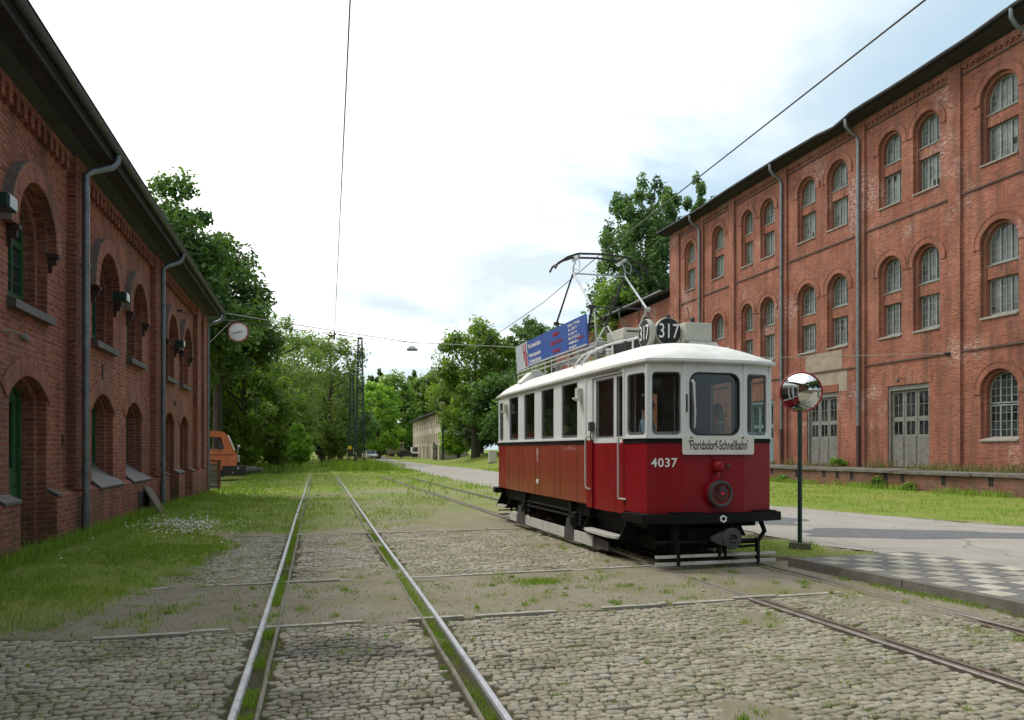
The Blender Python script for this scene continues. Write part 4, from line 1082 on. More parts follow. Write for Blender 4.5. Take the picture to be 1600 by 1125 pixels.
# fringe against walls, posts and platform
s = rng.uniform(-6, 17, 5000); n_ = rng.uniform(.18, .5, 5000); p = np.array([WL + WD * a + WN * b for a, b in zip(s, n_)]); gs.append((p[:, 0], p[:, 1], rng.uniform(.06, .24, 5000), rng.uniform(.008, .014, 5000)))
s = rng.uniform(-10, 22, 5000); n_ = np.abs(rng.normal(0, .28, 5000)) + .03; d_ = np.array((-.2556, .9668)); p = PP + d_ * s[:, None] + PN * n_[:, None]; k = vnoise(s, s * 0, 1.3, 3) > .42
gs.append((p[k, 0], p[k, 1], rng.uniform(.08, .32, k.sum()), rng.uniform(.015, .03, k.sum())))
X = np.concatenate([g[0] for g in gs]); Y = np.concatenate([g[1] for g in gs]); Hh = np.concatenate([g[2] for g in gs]); Ww = np.concatenate([g[3] for g in gs])
blades('grass', X, Y, Hh, Ww, M['grass'])
k = rng.random(len(X)) < .10; blades('dry_stalks', X[k] + rng.normal(0, .03, k.sum()), Y[k] + rng.normal(0, .03, k.sum()), Hh[k] * rng.uniform(1.0, 2.2, k.sum()), Ww[k] * .6, M['drygrass'], bend=.9)
# weeds on the platform top
s = rng.uniform(-10, 22, 5000); n_ = rng.uniform(.2, 1.7, 5000); k = vnoise(s, n_, 1.5, 4) > .5; s, n_ = s[k], n_[k]
p = np.array((18.19, 36.5)) + d_ * s[:, None] + PN * n_[:, None]
blades('platform_weeds', p[:, 0], p[:, 1], rng.uniform(.1, .55, len(s)) * vnoise(s, n_, 1.0, 5) * 1.5, rng.uniform(.02, .045, len(s)), M['drygrass'], z=np.full(len(s), .80))
# weeds in the joints, in clumps, and grass in the flangeways
cl = []
for i in range(1000):
    u = rng.uniform(3.2, 15.5); v = rng.uniform(-4, 6.5); x, y = uv2xy(u, v)
    if in_road(np.array(x), np.array(y)) or (pave_ab(x, y)[0] > -.05 and pave_ab(x, y)[1] > -.05): continue
    n = int(rng.integers(8, 60)); rr = rng.uniform(.015, .10); q = rng.normal(0, rr, (n, 2))
    cl.append((x + q[:, 0], y + q[:, 1], rng.uniform(.014, .06, n), rng.uniform(.005, .009, n)))
for (px, py, n, rr, hh) in ((.37, 9.62, 700, .16, .07), (4.95, 6.45, 260, .12, .10), (4.6, 6.75, 160, .1, .08), (2.9, 11.2, 200, .2, .06)):
    q = rng.normal(0, 1, (n, 2)) * (rr, rr * .7); cl.append((px + q[:, 0], py + q[:, 1], rng.uniform(.02, hh, n), rng.uniform(.005, .009, n)))
for s_, dens in ((-1, 9000), (1, 4200)):
    u = rng.uniform(-2.5, 14, dens); k = vnoise(u, u * 0 + s_, 1.2, 21) > (.33 if s_ < 0 else .45); u = u[k]; o_ = s_ * (1.665 / 2 - rng.uniform(.035, .125, len(u)))
    P_ = LT0 + LTD * u[:, None] + LTR * o_[:, None]; cl.append((P_[:, 0], P_[:, 1], rng.uniform(.025, .075, len(u)), rng.uniform(.005, .009, len(u))))
for s_ in (-1, 1):
    u = rng.uniform(-2.5, 20, 2200); k = vnoise(u, u * 0 + s_, .7, 23) > .52; u = u[k]; o_ = s_ * (1.665 / 2 + np.abs(rng.normal(.06, .05, len(u))))
    P_ = LT0 + LTD * u[:, None] + LTR * o_[:, None]; cl.append((P_[:, 0], P_[:, 1], rng.uniform(.015, .05, len(u)), rng.uniform(.005, .009, len(u))))
a_ = rng.uniform(-.1, 6, 2600); b_ = -np.abs(rng.normal(.03, .09, 2600)) - .02; k = vnoise(a_, b_, .5, 31) > .47; a_, b_ = a_[k], b_[k]
P_ = PC + PDn * a_[:, None] + PRn * b_[:, None]; cl.append((P_[:, 0], P_[:, 1], rng.uniform(.02, .07, len(a_)), rng.uniform(.005, .009, len(a_))))
blades('joint_weeds', *[np.concatenate([c[i] for c in cl]) for i in range(4)], M['drygrass' if False else 'grass'], bend=.8)
# loose pebbles on the dirt bands
pu = np.concatenate([rng.uniform(7.55, 9.9, 2600), rng.uniform(15.5, 30, 900), rng.uniform(3, 7.4, 700)]); pv = rng.uniform(-4, 6.5, len(pu)); px_, py_ = uv2xy(pu, pv)
k = (grass_mask(px_, py_) < .5) & ~in_road(px_, py_) & (np.abs(np.abs(left_track_off(px_, py_)) - .83) > .06) & ~((pave_ab(px_, py_)[0] > -.05) & (pave_ab(px_, py_)[1] > -.05)); px_, py_ = px_[k], py_[k]; n = len(px_)
pr_ = rng.gamma(2.0, .0026, n) + .003; pz = ground_z(px_, py_)
oc8 = np.array([(1, 0, 0), (0, 1, 0), (-1, 0, 0), (0, -1, 0), (0, 0, .7), (0, 0, -.4)]); Vp = (oc8[None] * rng.uniform(.6, 1.3, (n, 6, 1)) * pr_[:, None, None]) + np.stack([px_, py_, pz + pr_ * .25], -1)[:, None]
Fp = np.array([(0, 1, 4), (1, 2, 4), (2, 3, 4), (3, 0, 4), (1, 0, 5), (2, 1, 5), (3, 2, 5), (0, 3, 5)]); Fp = (Fp[None] + (np.arange(n) * 6)[:, None, None]).reshape(-1, 3)
o = np_obj('gravel', Vp.reshape(-1, 3), Fp, paint('pebble', (.42, .39, .32), (.20, .175, .135), .9, 9)); o['kind'] = 'stuff'
# daisies in the lawn
n = 420; q = rng.normal(0, 1, (n, 2)); fx = -6.72 + q[:, 0] * .38 + q[:, 1] * -.12; fy = 15.6 + q[:, 1] * .75
ex = rng.uniform(-8.5, -4.5, 45); ey = rng.uniform(10, 22, 45); k = grass_mask(ex, ey) > .6; fx = np.concatenate([fx, ex[k]]); fy = np.concatenate([fy, ey[k]])
fz = ground_z(fx, fy) + rng.uniform(.05, .12, len(fx)); r_ = rng.uniform(.010, .02, len(fx))
Vd = []; Fd = []
for i in range(len(fx)):
    o = len(Vd)
    for j in range(6): t = j * PI / 3; Vd.append((fx[i] + r_[i] * math.cos(t), fy[i] + r_[i] * math.sin(t) * .8, fz[i] + r_[i] * .4 * math.sin(t)))
    Fd += [(o, o + 1, o + 2, o + 3), (o, o + 3, o + 4, o + 5)]
o = np_obj('daisies', Vd, Fd, paint('daisy_white', (.75, .75, .70), (.6, .6, .5), .8)); o['kind'] = 'stuff'
# ------------------------------------------------------------------ the tram (local x across, +x right seen from the front; y back along the tram; z up)
M['cream'] = paint('ivory_tram_paint', (.69, .715, .70), (.62, .645, .63), .38, 2.2, spec=.5, grime=(.42, .41, .36), gamt=.2)
M['roofwhite'] = paint('white_roof_canvas', (.72, .72, .68), (.60, .60, .56), .7, 2.5, bmp=.25, bscale=22, grime=(.40, .385, .33), gamt=.35)
M['tramred'] = paint('crimson_tram_paint', (.25, .006, .012), (.205, .005, .010), .34, 1.0, spec=.28, coat=.04, grime=(.12, .010, .010), gamt=.15)
M['tramside'] = paint('orange_red_side_panels', (.27, .050, .028), (.235, .034, .021), .24, .6, spec=.5, coat=.2, grime=(.24, .05, .028), gamt=.15)  # saloon sides, more orange than the platform panels
M['blackpaint'] = paint('black_underframe', (.007, .007, .0075), (.012, .011, .010), .6, 5, spec=.15)
M['greypaint'] = paint('grey_bracket', (.06, .06, .06), (.04, .04, .04), .6, 5)
M['lightgrey'] = paint('pale_grey_paint', (.52, .52, .48), (.43, .43, .39), .5, 4, grime=(.2, .18, .14), gamt=.5)
M['buffgrey'] = paint('buff_grey_box', (.48, .48, .41), (.40, .40, .34), .5, 4, grime=(.25, .22, .17), gamt=.3)
M['alu'] = paint('bare_metal', (.55, .56, .57), (.42, .43, .44), .35, 6, metal=.7)
M['seatwood'] = paint('varnished_wood', (.13, .065, .028), (.09, .042, .018), .45, 6)
M['ceil'] = paint('dark_ceiling', (.07, .055, .042), (.05, .04, .032), .6)
M['whiteletter'] = paint('white_lettering', (.78, .78, .76), (.7, .7, .68), .5)
M['blackletter'] = paint('black_lettering', (.012, .012, .012), None, .6)
M['glass'] = glass_clear('window_glass', (.80, .84, .82), 1.45); M['glassS'] = glass_clear('saloon_glass', (.56, .61, .58), 1.5)
M['glassW'] = glass_clear('windscreen_glass', (.40, .45, .46), 2.0)
M['rubber'] = paint('black_rubber', (.015, .015, .016), None, .55)
M['signwhite'] = paint('white_enamel_sign', (.70, .69, .63), (.63, .62, .56), .45, 3, grime=(.4, .33, .22), gamt=.3)
M['adblue'] = paint('blue_board', (.05, .115, .40), (.045, .10, .35), .4, 2)
M['adred'] = paint('red_print', (.42, .025, .04), None, .5)
M['adgrey'] = paint('pale_board', (.50, .55, .58), (.44, .49, .53), .45, 2)

TRAM = thing('tram', 'old crimson and ivory tram with a pantograph, a blue roof board and round route discs', 'tram', (TC[0], TC[1], 0), R_(15.85))
# plan outline of the left half, front to back
PLAN = [(.49, 0.0), (1.0, .13), (1.07, .75), (1.10, 2.2), (1.10, 7.3), (1.03, 8.2), (.49, 8.42)]
def seg_frame(p, q, off=0.0):
    d = Vector((q[0] - p[0], q[1] - p[1], 0)); l = d.length; d.normalize()
    n = Vector((d.y, -d.x, 0))
    c = Vector(((p[0] + q[0]) / 2, (p[1] + q[1]) / 2 - 4.2, 0))
    if n.dot(c) < 0: n = -n
    return (lambda a, z, nn: tuple(Vector((p[0], p[1], 0)) + d * a + n * (nn + off) + Vector((0, 0, z)))), l
def rrect(a0, z0, a1, z1, r, n=4):
    pts = []
    for cx, cz, t0 in ((a1 - r, z0 + r, -PI / 2), (a1 - r, z1 - r, 0), (a0 + r, z1 - r, PI / 2), (a0 + r, z0 + r, PI)):
        pts += [(cx + r * math.cos(t0 + PI / 2 * i / n), cz + r * math.sin(t0 + PI / 2 * i / n)) for i in range(n + 1)]
    return pts
upper = MB(); red = MB(); side = MB(); stripe = MB(); ledge = MB(); wins = []; frames = MB()
Z0, ZW, ZS, ZT_ = .79, 1.79, 1.87, 2.95
def facet(p, q, openings, zlow=Z0, target=None, name='window', glass='glass'):
    fr, l = seg_frame(p, q)
    hs = [rrect(*o) for o in openings]
    upper.plate([(0, ZS - .02), (l, ZS - .02), (l, ZT_), (0, ZT_)], hs, 0, -.05, fr)
    (target or red).plate([(0, zlow), (l, zlow), (l, ZW + .02), (0, ZW + .02)], [], -.004, -.045, fr)
    stripe.plate([(0, ZW), (l, ZW), (l, ZW + .07), (0, ZW + .07)], [], .006, -.003, fr)
    ledge.plate([(-.006, ZW + .066), (l + .006, ZW + .066), (l + .006, ZW + .094), (-.006, ZW + .094)], [], .022, -.01, fr)
    for o in openings: wins.append((fr, o, name, glass))
Lf = [(-x, y) for x, y in PLAN]; Rt = PLAN
facet((-.49, 0), (.49, 0), [(.095, 1.91, .885, 2.79, .14)], name='windscreen', glass='glassW')
facet(Lf[0], Lf[1], [(.045, 1.905, .455, 2.80, .06)]); facet(Rt[0], Rt[1], [(.05, 1.905, .46, 2.80, .06)])
facet(Lf[1], Lf[2], [(.05, 1.905, .55, 2.80, .06)]); facet(Rt[1], Rt[2], [(.05, 1.905, .55, 2.80, .06)])
sal = [(.43, 1.24), (1.68, 2.44), (2.88, 3.62), (4.06, 4.79)]
facet(Lf[3], Lf[4], [(a, 1.905, b, 2.86, .015) for a, b in sal], .79, side, glass='glassS'); facet(Rt[3], Rt[4], [(a, 1.905, b, 2.86, .015) for a, b in sal], .79, side, glass='glassS')
for P_ in (Lf, Rt):
    facet(P_[4], P_[5], [(.30, 1.905, .78, 2.8, .05)]); facet(P_[5], P_[6], [(.06, 1.905, .5, 2.8, .05)])
facet((-.49, 8.42), (.49, 8.42), [(.095, 1.91, .885, 2.79, .14)])
obj('upper_body', upper, M['cream'], TRAM, fix=True); obj_split('platform_panel', red, M['tramred'], TRAM, gap=.03); obj_split('side_panel', side, M['tramside'], TRAM)
obj('waist_stripe', stripe, M['blackpaint'], TRAM); obj('waist_ledge', ledge, M['cream'], TRAM)
for (fr, o, nm, gl) in wins:
    fm = MB(); a0, z0, a1, z1, r = o; t = .03 if nm == 'windscreen' else .018
    if nm == 'windscreen':
        fm.plate(rrect(a0 - .008, z0 - .008, a1 + .008, z1 + .008, r), [rrect(a0 + .012, z0 + .012, a1 - .012, z1 - .012, r - .012)], .012, -.03, fr); mt = M['rubber']
    else:
        fm.plate(rrect(a0 + .002, z0 + .002, a1 - .002, z1 - .002, r), [rrect(a0 + t, z0 + .045, a1 - t, z1 - t, max(.008, r - t))], -.02, -.045, fr); mt = M['zinc']
    f = obj(nm, fm, mt, TRAM)
    g = MB(); g.plate(rrect(a0 + .006, z0 + .006, a1 - .006, z1 - .006, r), [], -.032, None, fr); obj('pane', g, M[gl], f)
# doors, slightly recessed, on both platforms' sides at the front
def doors(p, q, sgn):
    fr, l = seg_frame(p, q, -.03)
    hd = MB(); f2, _ = seg_frame(p, q)
    upper2 = MB(); upper2.plate([(0, 2.86), (l, 2.86), (l, ZT_), (0, ZT_)], [], 0, -.05, f2)
    upper2.plate([(0, 1.85), (.045, 1.85), (.045, 2.858), (0, 2.858)], [], .0, -.05, f2); upper2.plate([(l - .23, 1.85), (l, 1.85), (l, 2.858), (l - .23, 2.858)], [], .0, -.05, f2)
    obj('door_header', upper2, M['cream'], TRAM)
    rp = MB(); rp.plate([(0, .75), (.06, .75), (.06, 1.85), (0, 1.85)], [], 0, -.04, f2); rp.plate([(l - .23, .74), (l, .74), (l, 1.85), (l - .23, 1.85)], [], 0, -.04, f2); obj_split('door_post', rp, M['tramred'], TRAM)
    for (a, b, pa, pb) in ((.055, .35, .10, .305), (.36, l - .24, .44, l - .36)):
        d = MB(); d.plate([(a, 1.80), (b, 1.80), (b, 2.855), (a, 2.855)], [rrect(pa, 1.905, pb, 2.80, .02)], 0, -.035, fr)
        do = obj('door', d, M['cream'], TRAM)
        r = MB(); r.plate([(a, .73), (b, .73), (b, 1.798), (a, 1.798)], [], 0, -.035, fr); obj('door_panel', r, M['tramred'], do)
        g = MB(); g.plate(rrect(pa - .01, 1.895, pb + .01, 2.81, .02), [], -.012, None, fr); obj('pane', g, M['glass'], do)
        s_ = MB(); s_.plate(rrect(pa - .014, 1.891, pb + .014, 2.814, .02), [rrect(pa + .006, 1.911, pb - .006, 2.794, .015)], .006, -.01, fr); obj('pane_seal', s_, M['zinc'], do)
    h = MB(); h.bbox(*([min(v) for v in zip(fr(l - .29, 2.0, .0), fr(l - .2, 2.15, .09))]), *([max(v) for v in zip(fr(l - .29, 2.0, .0), fr(l - .2, 2.15, .09))]), .015)
    h.tube([fr(l - .24, 2.0, .05), fr(l - .26, 1.9, .07), fr(l - .24, 1.83, .03)], .012, 6); obj('door_latch', h, M['greypaint'], TRAM)
    for (a, zt, zb) in ((.02, 1.87, .96), (l - .11, 1.90, 1.06)):
        g = MB()
        if a < .1: g.tube([f2(a - .05, zt, -.0), f2(a + .06, zt, .05), f2(a + .07, zt - .03, .055), f2(a + .07, zb + .03, .055), f2(a + .06, zb, .05), f2(a - .08, zb, .005)], .015, 8)
        else: g.tube([f2(a - .05, zt + .02, -.0), f2(a - .02, zt, .06), f2(a, zt - .05, .065), f2(a, zb + .05, .065), f2(a - .02, zb, .06), f2(a - .08, zb - .02, .005)], .015, 8)
        obj('grab_rail', g, M['lightgrey'], TRAM, smooth=True)
doors(Lf[2], Lf[3], -1); doors(Rt[2], Rt[3], 1)
# seams, corner posts, small marks on the side
fS, lS = seg_frame(Lf[3], Lf[4])
sm = MB()
for a in (.45, 1.33, 1.65, 2.54, 2.83, 3.72, 4.01, 4.88): sm.plate([(a - .006, .80), (a + .006, .80), (a + .006, 1.78), (a - .006, 1.78)], [], .0, -.004, fS)
obj_split('panel_seam', sm, M['castiron'], TRAM, gap=.03)
pm = MB()
for i in (1, 2, 3):
    for P_ in (Lf, Rt): pm.tube([(P_[i][0] * .995, P_[i][1] + .004, ZS), (P_[i][0] * .995, P_[i][1] + .004, ZT_ - .03)], .028, 8)
for x in (-.485, .485): pm.tube([(x, .006, ZS), (x, .006, ZT_ - .03)], .026, 8)
obj_split('corner_post', pm, M['cream'], TRAM, smooth=True)
ft = MB(); fF, lF = seg_frame(Lf[0], Lf[1])
for (P_, Q_) in ((Lf[0], Lf[1]), (Lf[1], Lf[2]), (Rt[0], Rt[1]), ((-.49, 0), (.49, 0))):
    fr, l = seg_frame(P_, Q_); ft.plate([(.0, 2.752), (.07, 2.752), (.07, 2.757), (0, 2.757)], [], .0015, 0, fr)
obj('post_joint', ft, M['lightgrey'], TRAM)
mk = MB(); mk.tube([fS(2.68, 1.46, .005), fS(2.68, 1.72, .005)], [.004, .012], 6); mk.lathe([(.0, .012), (.03, .01), (.035, 0)], 10, fr_mat(fS(2.68, 1.63, 0), (0, 1, 0), (0, 0, 1))); mk.plate([(2.66, 1.50), (2.70, 1.50), (2.70, 1.47), (2.66, 1.47)], [], .003, 0, fS)
obj('electric_symbol', mk, M['whiteletter'], TRAM)
d3 = Vector(fS(1, 0, 0)) - Vector(fS(0, 0, 0))
text('side_number', '4037', .115, M['whiteletter'], TRAM, fr_mat(fS(2.68, 1.05, .002), tuple(-d3), (0, 0, 1)), sx=.8, bold=.004)
ex = Vector((.51, -.13, 0)).normalized()
text('fleet_number', '4037', .175, M['whiteletter'], TRAM, fr_mat((-.765, .0672 - .003, 1.505), tuple(ex), (0, 0, 1)), sx=.98, bold=.003, spacing=1.1)
# fleet number straddles the corner in the photograph: it sits on the flat front-left facet
# destination board
sg = MB(); sg.plate(rrect(-.535, 1.625, .615, 1.885, .03), [], -.03, -.045, lambda a, z, n: (a, n, z)); so_ = obj('destination_board', sg, M['signwhite'], TRAM)
text('lettering', "'Floridsdorf-Schnellbahn'", .19, M['blackletter'], so_, fr_mat((.04, -.0455, 1.754), (1, 0, 0), (0, 0, 1)), sx=.50, bold=.0035, depth=.001, spacing=1.02)
sc = MB()
for x in (-.40, .43): sc.lathe([(.0, .012), (.012, .01), (.014, 0)], 8, fr_mat((x, -.045, 1.868), (1, 0, 0), (0, 0, 1)))
obj('bolt', sc, M['iron'], so_)
# wiper and slot handle
w = MB(); w.tube([(-.375, -.02, 2.68), (-.355, -.045, 2.64), (-.345, -.045, 2.42), (-.325, -.03, 2.22), (-.33, -.018, 2.0)], [.020, .018, .015, .012, .009], 6); w.box(-.335, -.026, 2.05, -.32, -.016, 2.42); obj('wiper', w, M['signwhite'], TRAM)
w = MB(); w.bbox(-.462, -.018, 2.23, -.437, .0, 2.48, .006); obj('slot_handle', w, M['iron'], TRAM)
# tail lamp, socket
Mx = lambda x, z, y=0.0: fr_mat((x, y, z), (1, 0, 0), (0, 0, 1))
def fmat(x, z, y=0.0):  # local z -> -y (towards the front)
    return Matrix(((1, 0, 0, x), (0, 0, -1, y), (0, 1, 0, z), (0, 0, 0, 1)))
hl = MB(); hl.lathe([(.19, -.02), (.185, .05), (.17, .10)], 28, fmat(.035, 1.065)); lamp = obj('tail_lamp', hl, M['tramred'], TRAM, smooth=True)
rm = MB(); rm.lathe([(.145, .095), (.145, .12), (.165, .135), (.185, .13), (.195, .11), (.195, .07), (.17, .07)], 28, fmat(.035, 1.065), cap=False); obj('rim', rm, M['greypaint'], lamp, smooth=True)
ln = MB(); ln.lathe([(.0, .115), (.08, .108), (.148, .095), (.148, .08)], 28, fmat(.035, 1.065)); obj('lens', ln, paint('red_lens', (.06, .004, .006), (.045, .003, .005), .2, coat=.2), lamp, smooth=True)
bl = MB(); bl.lathe([(.0, .128), (.016, .122), (.022, .108)], 12, fmat(.06, 1.072)); m_, nt_, out_ = _new('lit_red_bulb'); e_ = N(nt_, 'ShaderNodeEmission', i_Strength=.3); e_.inputs[0].default_value = (1, .03, .06, 1); L(nt_, e_.outputs[0], out_.inputs[0]); obj('bulb', bl, m_, lamp)
sk = MB(); sk.lathe([(.095, 0), (.09, .05), (.075, .10), (.05, .13), (0, .14)], 20, fmat(.03, 1.455)); sk.tube([(.03, -.06, 1.40), (.0, -.09, 1.32), (-.02, -.07, 1.24), (-.04, -.02, 1.2)], .03, 8); sk.box(-.05, -.03, 1.56, .12, 0, 1.59); obj('lamp_socket', sk, M['tramred'], TRAM, smooth=True)
sk = MB(); sk.lathe([(.03, 0), (.03, .02), (.015, .03)], 12, fmat(.21, 1.455)); obj('socket_plug', sk, M['castiron'], TRAM)
# bumper following the front
bp = MB(); BP = [(-1.20, .55), (-1.12, .02), (-.55, -.14), (.55, -.14), (1.10, .0), (1.14, .30)]; BI = [(-1.0, .55), (-.95, .16), (-.45, .02), (.45, .02), (.94, .14), (1.0, .30)]
for i in range(len(BP) - 1):
    a, b, c, d = BP[i], BP[i + 1], BI[i + 1], BI[i]
    bp.hexa([(*a, .66), (*b, .66), (*c, .66), (*d, .66), (*a, .785), (*b, .785), (*c, .785), (*d, .785)])
bp.box(-.70, -.05, .786, -.22, .05, .81); bp.box(.66, -.03, .786, 1.0, .12, .81)
obj('bumper', bp, M['blackpaint'], TRAM)
hx = MB(); hx.plate([(.055 * math.cos(R_(60 * k + 30)) + .05, .715 + .055 * math.sin(R_(60 * k + 30))) for k in range(6)], [[(.034 * math.cos(R_(60 * k + 30)) + .05, .715 + .034 * math.sin(R_(60 * k + 30))) for k in range(6)]], -.158, -.14, lambda a, z, n: (a, n, z)); obj('tow_eye', hx, M['whiteletter'], TRAM)
rb = MB()
for i in range(len(BP) - 1):
    a, b, c, d = BP[i], BP[i + 1], BI[i + 1], BI[i]; f = lambda p: (p[0], 8.42 - p[1])
    rb.hexa([(*f(a), .66), (*f(b), .66), (*f(c), .66), (*f(d), .66), (*f(a), .785), (*f(b), .785), (*f(c), .785), (*f(d), .785)])
obj('bumper', rb, M['blackpaint'], TRAM)
# roof: curved canvas roof with rounded ends
rf = MB(); K = 20
def half(y):
    if y < .75: base = np.interp(y, [-.09, .06, .75], [.53, 1.05, 1.13])
    elif y > 7.3: base = np.interp(y, [7.3, 8.25, 8.52], [1.16, 1.08, .53])
    else: base = np.interp(y, [.75, 2.2, 7.3], [1.13, 1.16, 1.16])
    return float(base)
ys = [-.09, -.04, .02, .06, .15, .3, .5, .75, 1.1, 1.6, 2.2, 3, 4, 5, 6, 6.8, 7.3, 7.6, 7.9, 8.1, 8.25, 8.34, 8.44, 8.52]
for y in ys:
    h = half(y); e = min((y + .09) / 1.35, (8.52 - y) / 1.35, 1.0); e = max(e, 0.0); crown = .38 * (1 - (1 - e) ** 2.2) ** .8
    for k in range(K + 1):
        t = -1 + 2 * k / K; x = h * t
        z = 2.975 + crown * (1 - abs(t) ** 2.6) ** .75
        rf.v.append((x, y, z))
n = K + 1
for i in range(len(ys) - 1):
    for k in range(K): rf._f((i * n + k, i * n + k + 1, (i + 1) * n + k + 1, (i + 1) * n + k))
roof = obj('roof', rf, M['roofwhite'], TRAM, smooth=True)
# eave moulding
em = MB(); loop = [(half(y), y) for y in ys]; out = loop + [(-x, y) for x, y in reversed(loop)]
inn = [(x * .94, 4.2 + (y - 4.2) * .985) for x, y in out]
m_ = len(out)
for zz, oo in ((2.93, .985), (2.945, 1.0), (2.98, 1.0)):
    em.v += [(x * oo, 4.2 + (y - 4.2) * (1 - (1 - oo) * .3), zz) for x, y in out]
em.v += [(x, y, 2.93) for x, y in inn]
for r in range(2):
    for i in range(m_): j = (i + 1) % m_; em._f((r * m_ + i, r * m_ + j, (r + 1) * m_ + j, (r + 1) * m_ + i))
for i in range(m_): j = (i + 1) % m_; em._f((i, j, 3 * m_ + j, 3 * m_ + i))
obj('roof_moulding', em, M['cream'], TRAM)
cl = MB(); cl.add([(x * .93, 4.2 + (y - 4.2) * .98, 2.935) for x, y in out], [tuple(range(m_))]); obj('ceiling', cl, M['ceil'], TRAM)
# interior: floor, bulkheads, seats
fl = MB(); fl.add([(x * .95, 4.2 + (y - 4.2) * .97, .86) for x, y in [(a, b) for a, b in Rt] + [(a, b) for a, b in reversed(Lf)]], [tuple(range(14))]); obj('interior_floor', fl, M['dark'], TRAM)
for y in (2.2, 7.3):
    bk = MB(); bk.plate([(-1.04, .87), (1.04, .87), (1.04, 2.93), (-1.04, 2.93)], [rrect(-.27, 1.95, .27, 2.65, .05)], y, y + .04, lambda a, z, nn: (a, nn, z)); obj('bulkhead', bk, M['seatwood'], TRAM)
for s_ in (-1, 1):
    for y in (2.55, 3.3, 4.1, 4.9, 5.7, 6.5):
        st = MB(); x0, x1 = sorted((s_ * .30, s_ * 1.0)); st.bbox(x0, y, 1.26, x1, y + .42, 1.32, .015); st.hexa([(x0, y + .42, 1.3), (x1, y + .42, 1.3), (x1, y + .46, 1.3), (x0, y + .46, 1.3), (x0, y + .46, 1.9), (x1, y + .46, 1.9), (x1, y + .5, 1.9), (x0, y + .5, 1.9)]); st.box(x0 + .05, y + .1, .87, x0 + .1, y + .35, 1.27)
        obj('seat', st, M['seatwood'], TRAM)
cc = MB(); cc.bbox(-.62, .18, .87, -.22, .5, 1.80, .03); cc.lathe([(.10, 0), (.10, .05), (.03, .06), (.02, .1)], 14, Matrix.Translation((-.42, .34, 1.80))); cc.tube([(-.42, .34, 1.9), (-.28, .42, 1.92), (-.27, .42, 1.99)], .014, 6); obj('controller', cc, M['iron'], TRAM, smooth=True)
cc = MB(); cc.tube([(.05, .35, .87), (.05, .35, 1.9)], .03, 8); cc.tube([(.05 + .2 * math.cos(t / 3), .35 + .2 * math.sin(t / 3), 1.9) for t in range(20)], .014, 6, cap=False); cc.box(-.15, .34, 1.89, .25, .36, 1.905); obj('brake_wheel', cc, M['castiron'], TRAM, smooth=True)
ps = MB()
for x in (-.36, .36): ps.tube([(x, 1.9, .87), (x, 1.9, 2.93)], .016, 6)
obj('hand_pole', ps, M['alu'], TRAM)
# underframe, truck, wheels
uf = MB(); uf.box(-.9, .35, .55, .9, 8.0, .78); uf.box(-.62, 2.4, .34, -.52, 6.5, .5); uf.box(.52, 2.4, .34, .62, 6.5, .5); uf.box(-.6, 3.5, .3, .6, 5.4, .56); uf.box(-.35, .1, .35, .35, 1.3, .56)
uf.box(-1.0, 2.3, .56, 1.0, 7.25, .785); uf.box(-.66, .55, .2, .5, 2.3, .552); uf.box(-.5, 2.4, .2, .5, 6.6, .302); uf.box(-.66, 6.7, .2, .66, 8.0, .552)  # dark filler boxes added to stop light passing under the tram body
obj('underframe', uf, M['blackpaint'], TRAM)
for y in (2.95, 5.95):
    for s_ in (-1, 1):
        wh = MB(); wh.lathe([(.10, -.05), (.12, .06), (.30, .05), (.33, .02), (.385, .02), (.395, .08), (.40, -.04), (.43, -.055), (.43, -.08), (.33, -.08), (.3, -.03), (.1, -.05)], 30, Matrix.Translation((s_ * .76, y, .42)) @ Matrix.Rotation(s_ * PI / 2, 4, 'Y')); wheel = obj('wheel', wh, M['castiron'], TRAM, smooth=True)
        ab = MB(); ab.bbox(s_ * .99 - .09, y - .14, .30, s_ * .99 + .09, y + .14, .60, .03); ab.bbox(s_ * .99 - .12, y - .07, .36, s_ * .99 + .12, y + .07, .52, .02)
        for dy in (-.25, .25):
            ab.lathe([(.06, 0), (.06, .03), (.045, .04), (.06, .07), (.045, .10), (.06, .13), (.045, .16), (.06, .19), (.05, .22)], 10, Matrix.Translation((s_ * .99, y + dy, .40)))
        ab.box(s_ * .99 - .05, y - .33, .36, s_ * .99 + .05, y + .33, .42); obj('axle_box', ab, M['blackpaint'], TRAM)
    ax = MB(); ax.tube([(-.75, y, .42), (.75, y, .42)], .06, 10); obj('axle', ax, M['castiron'], TRAM)
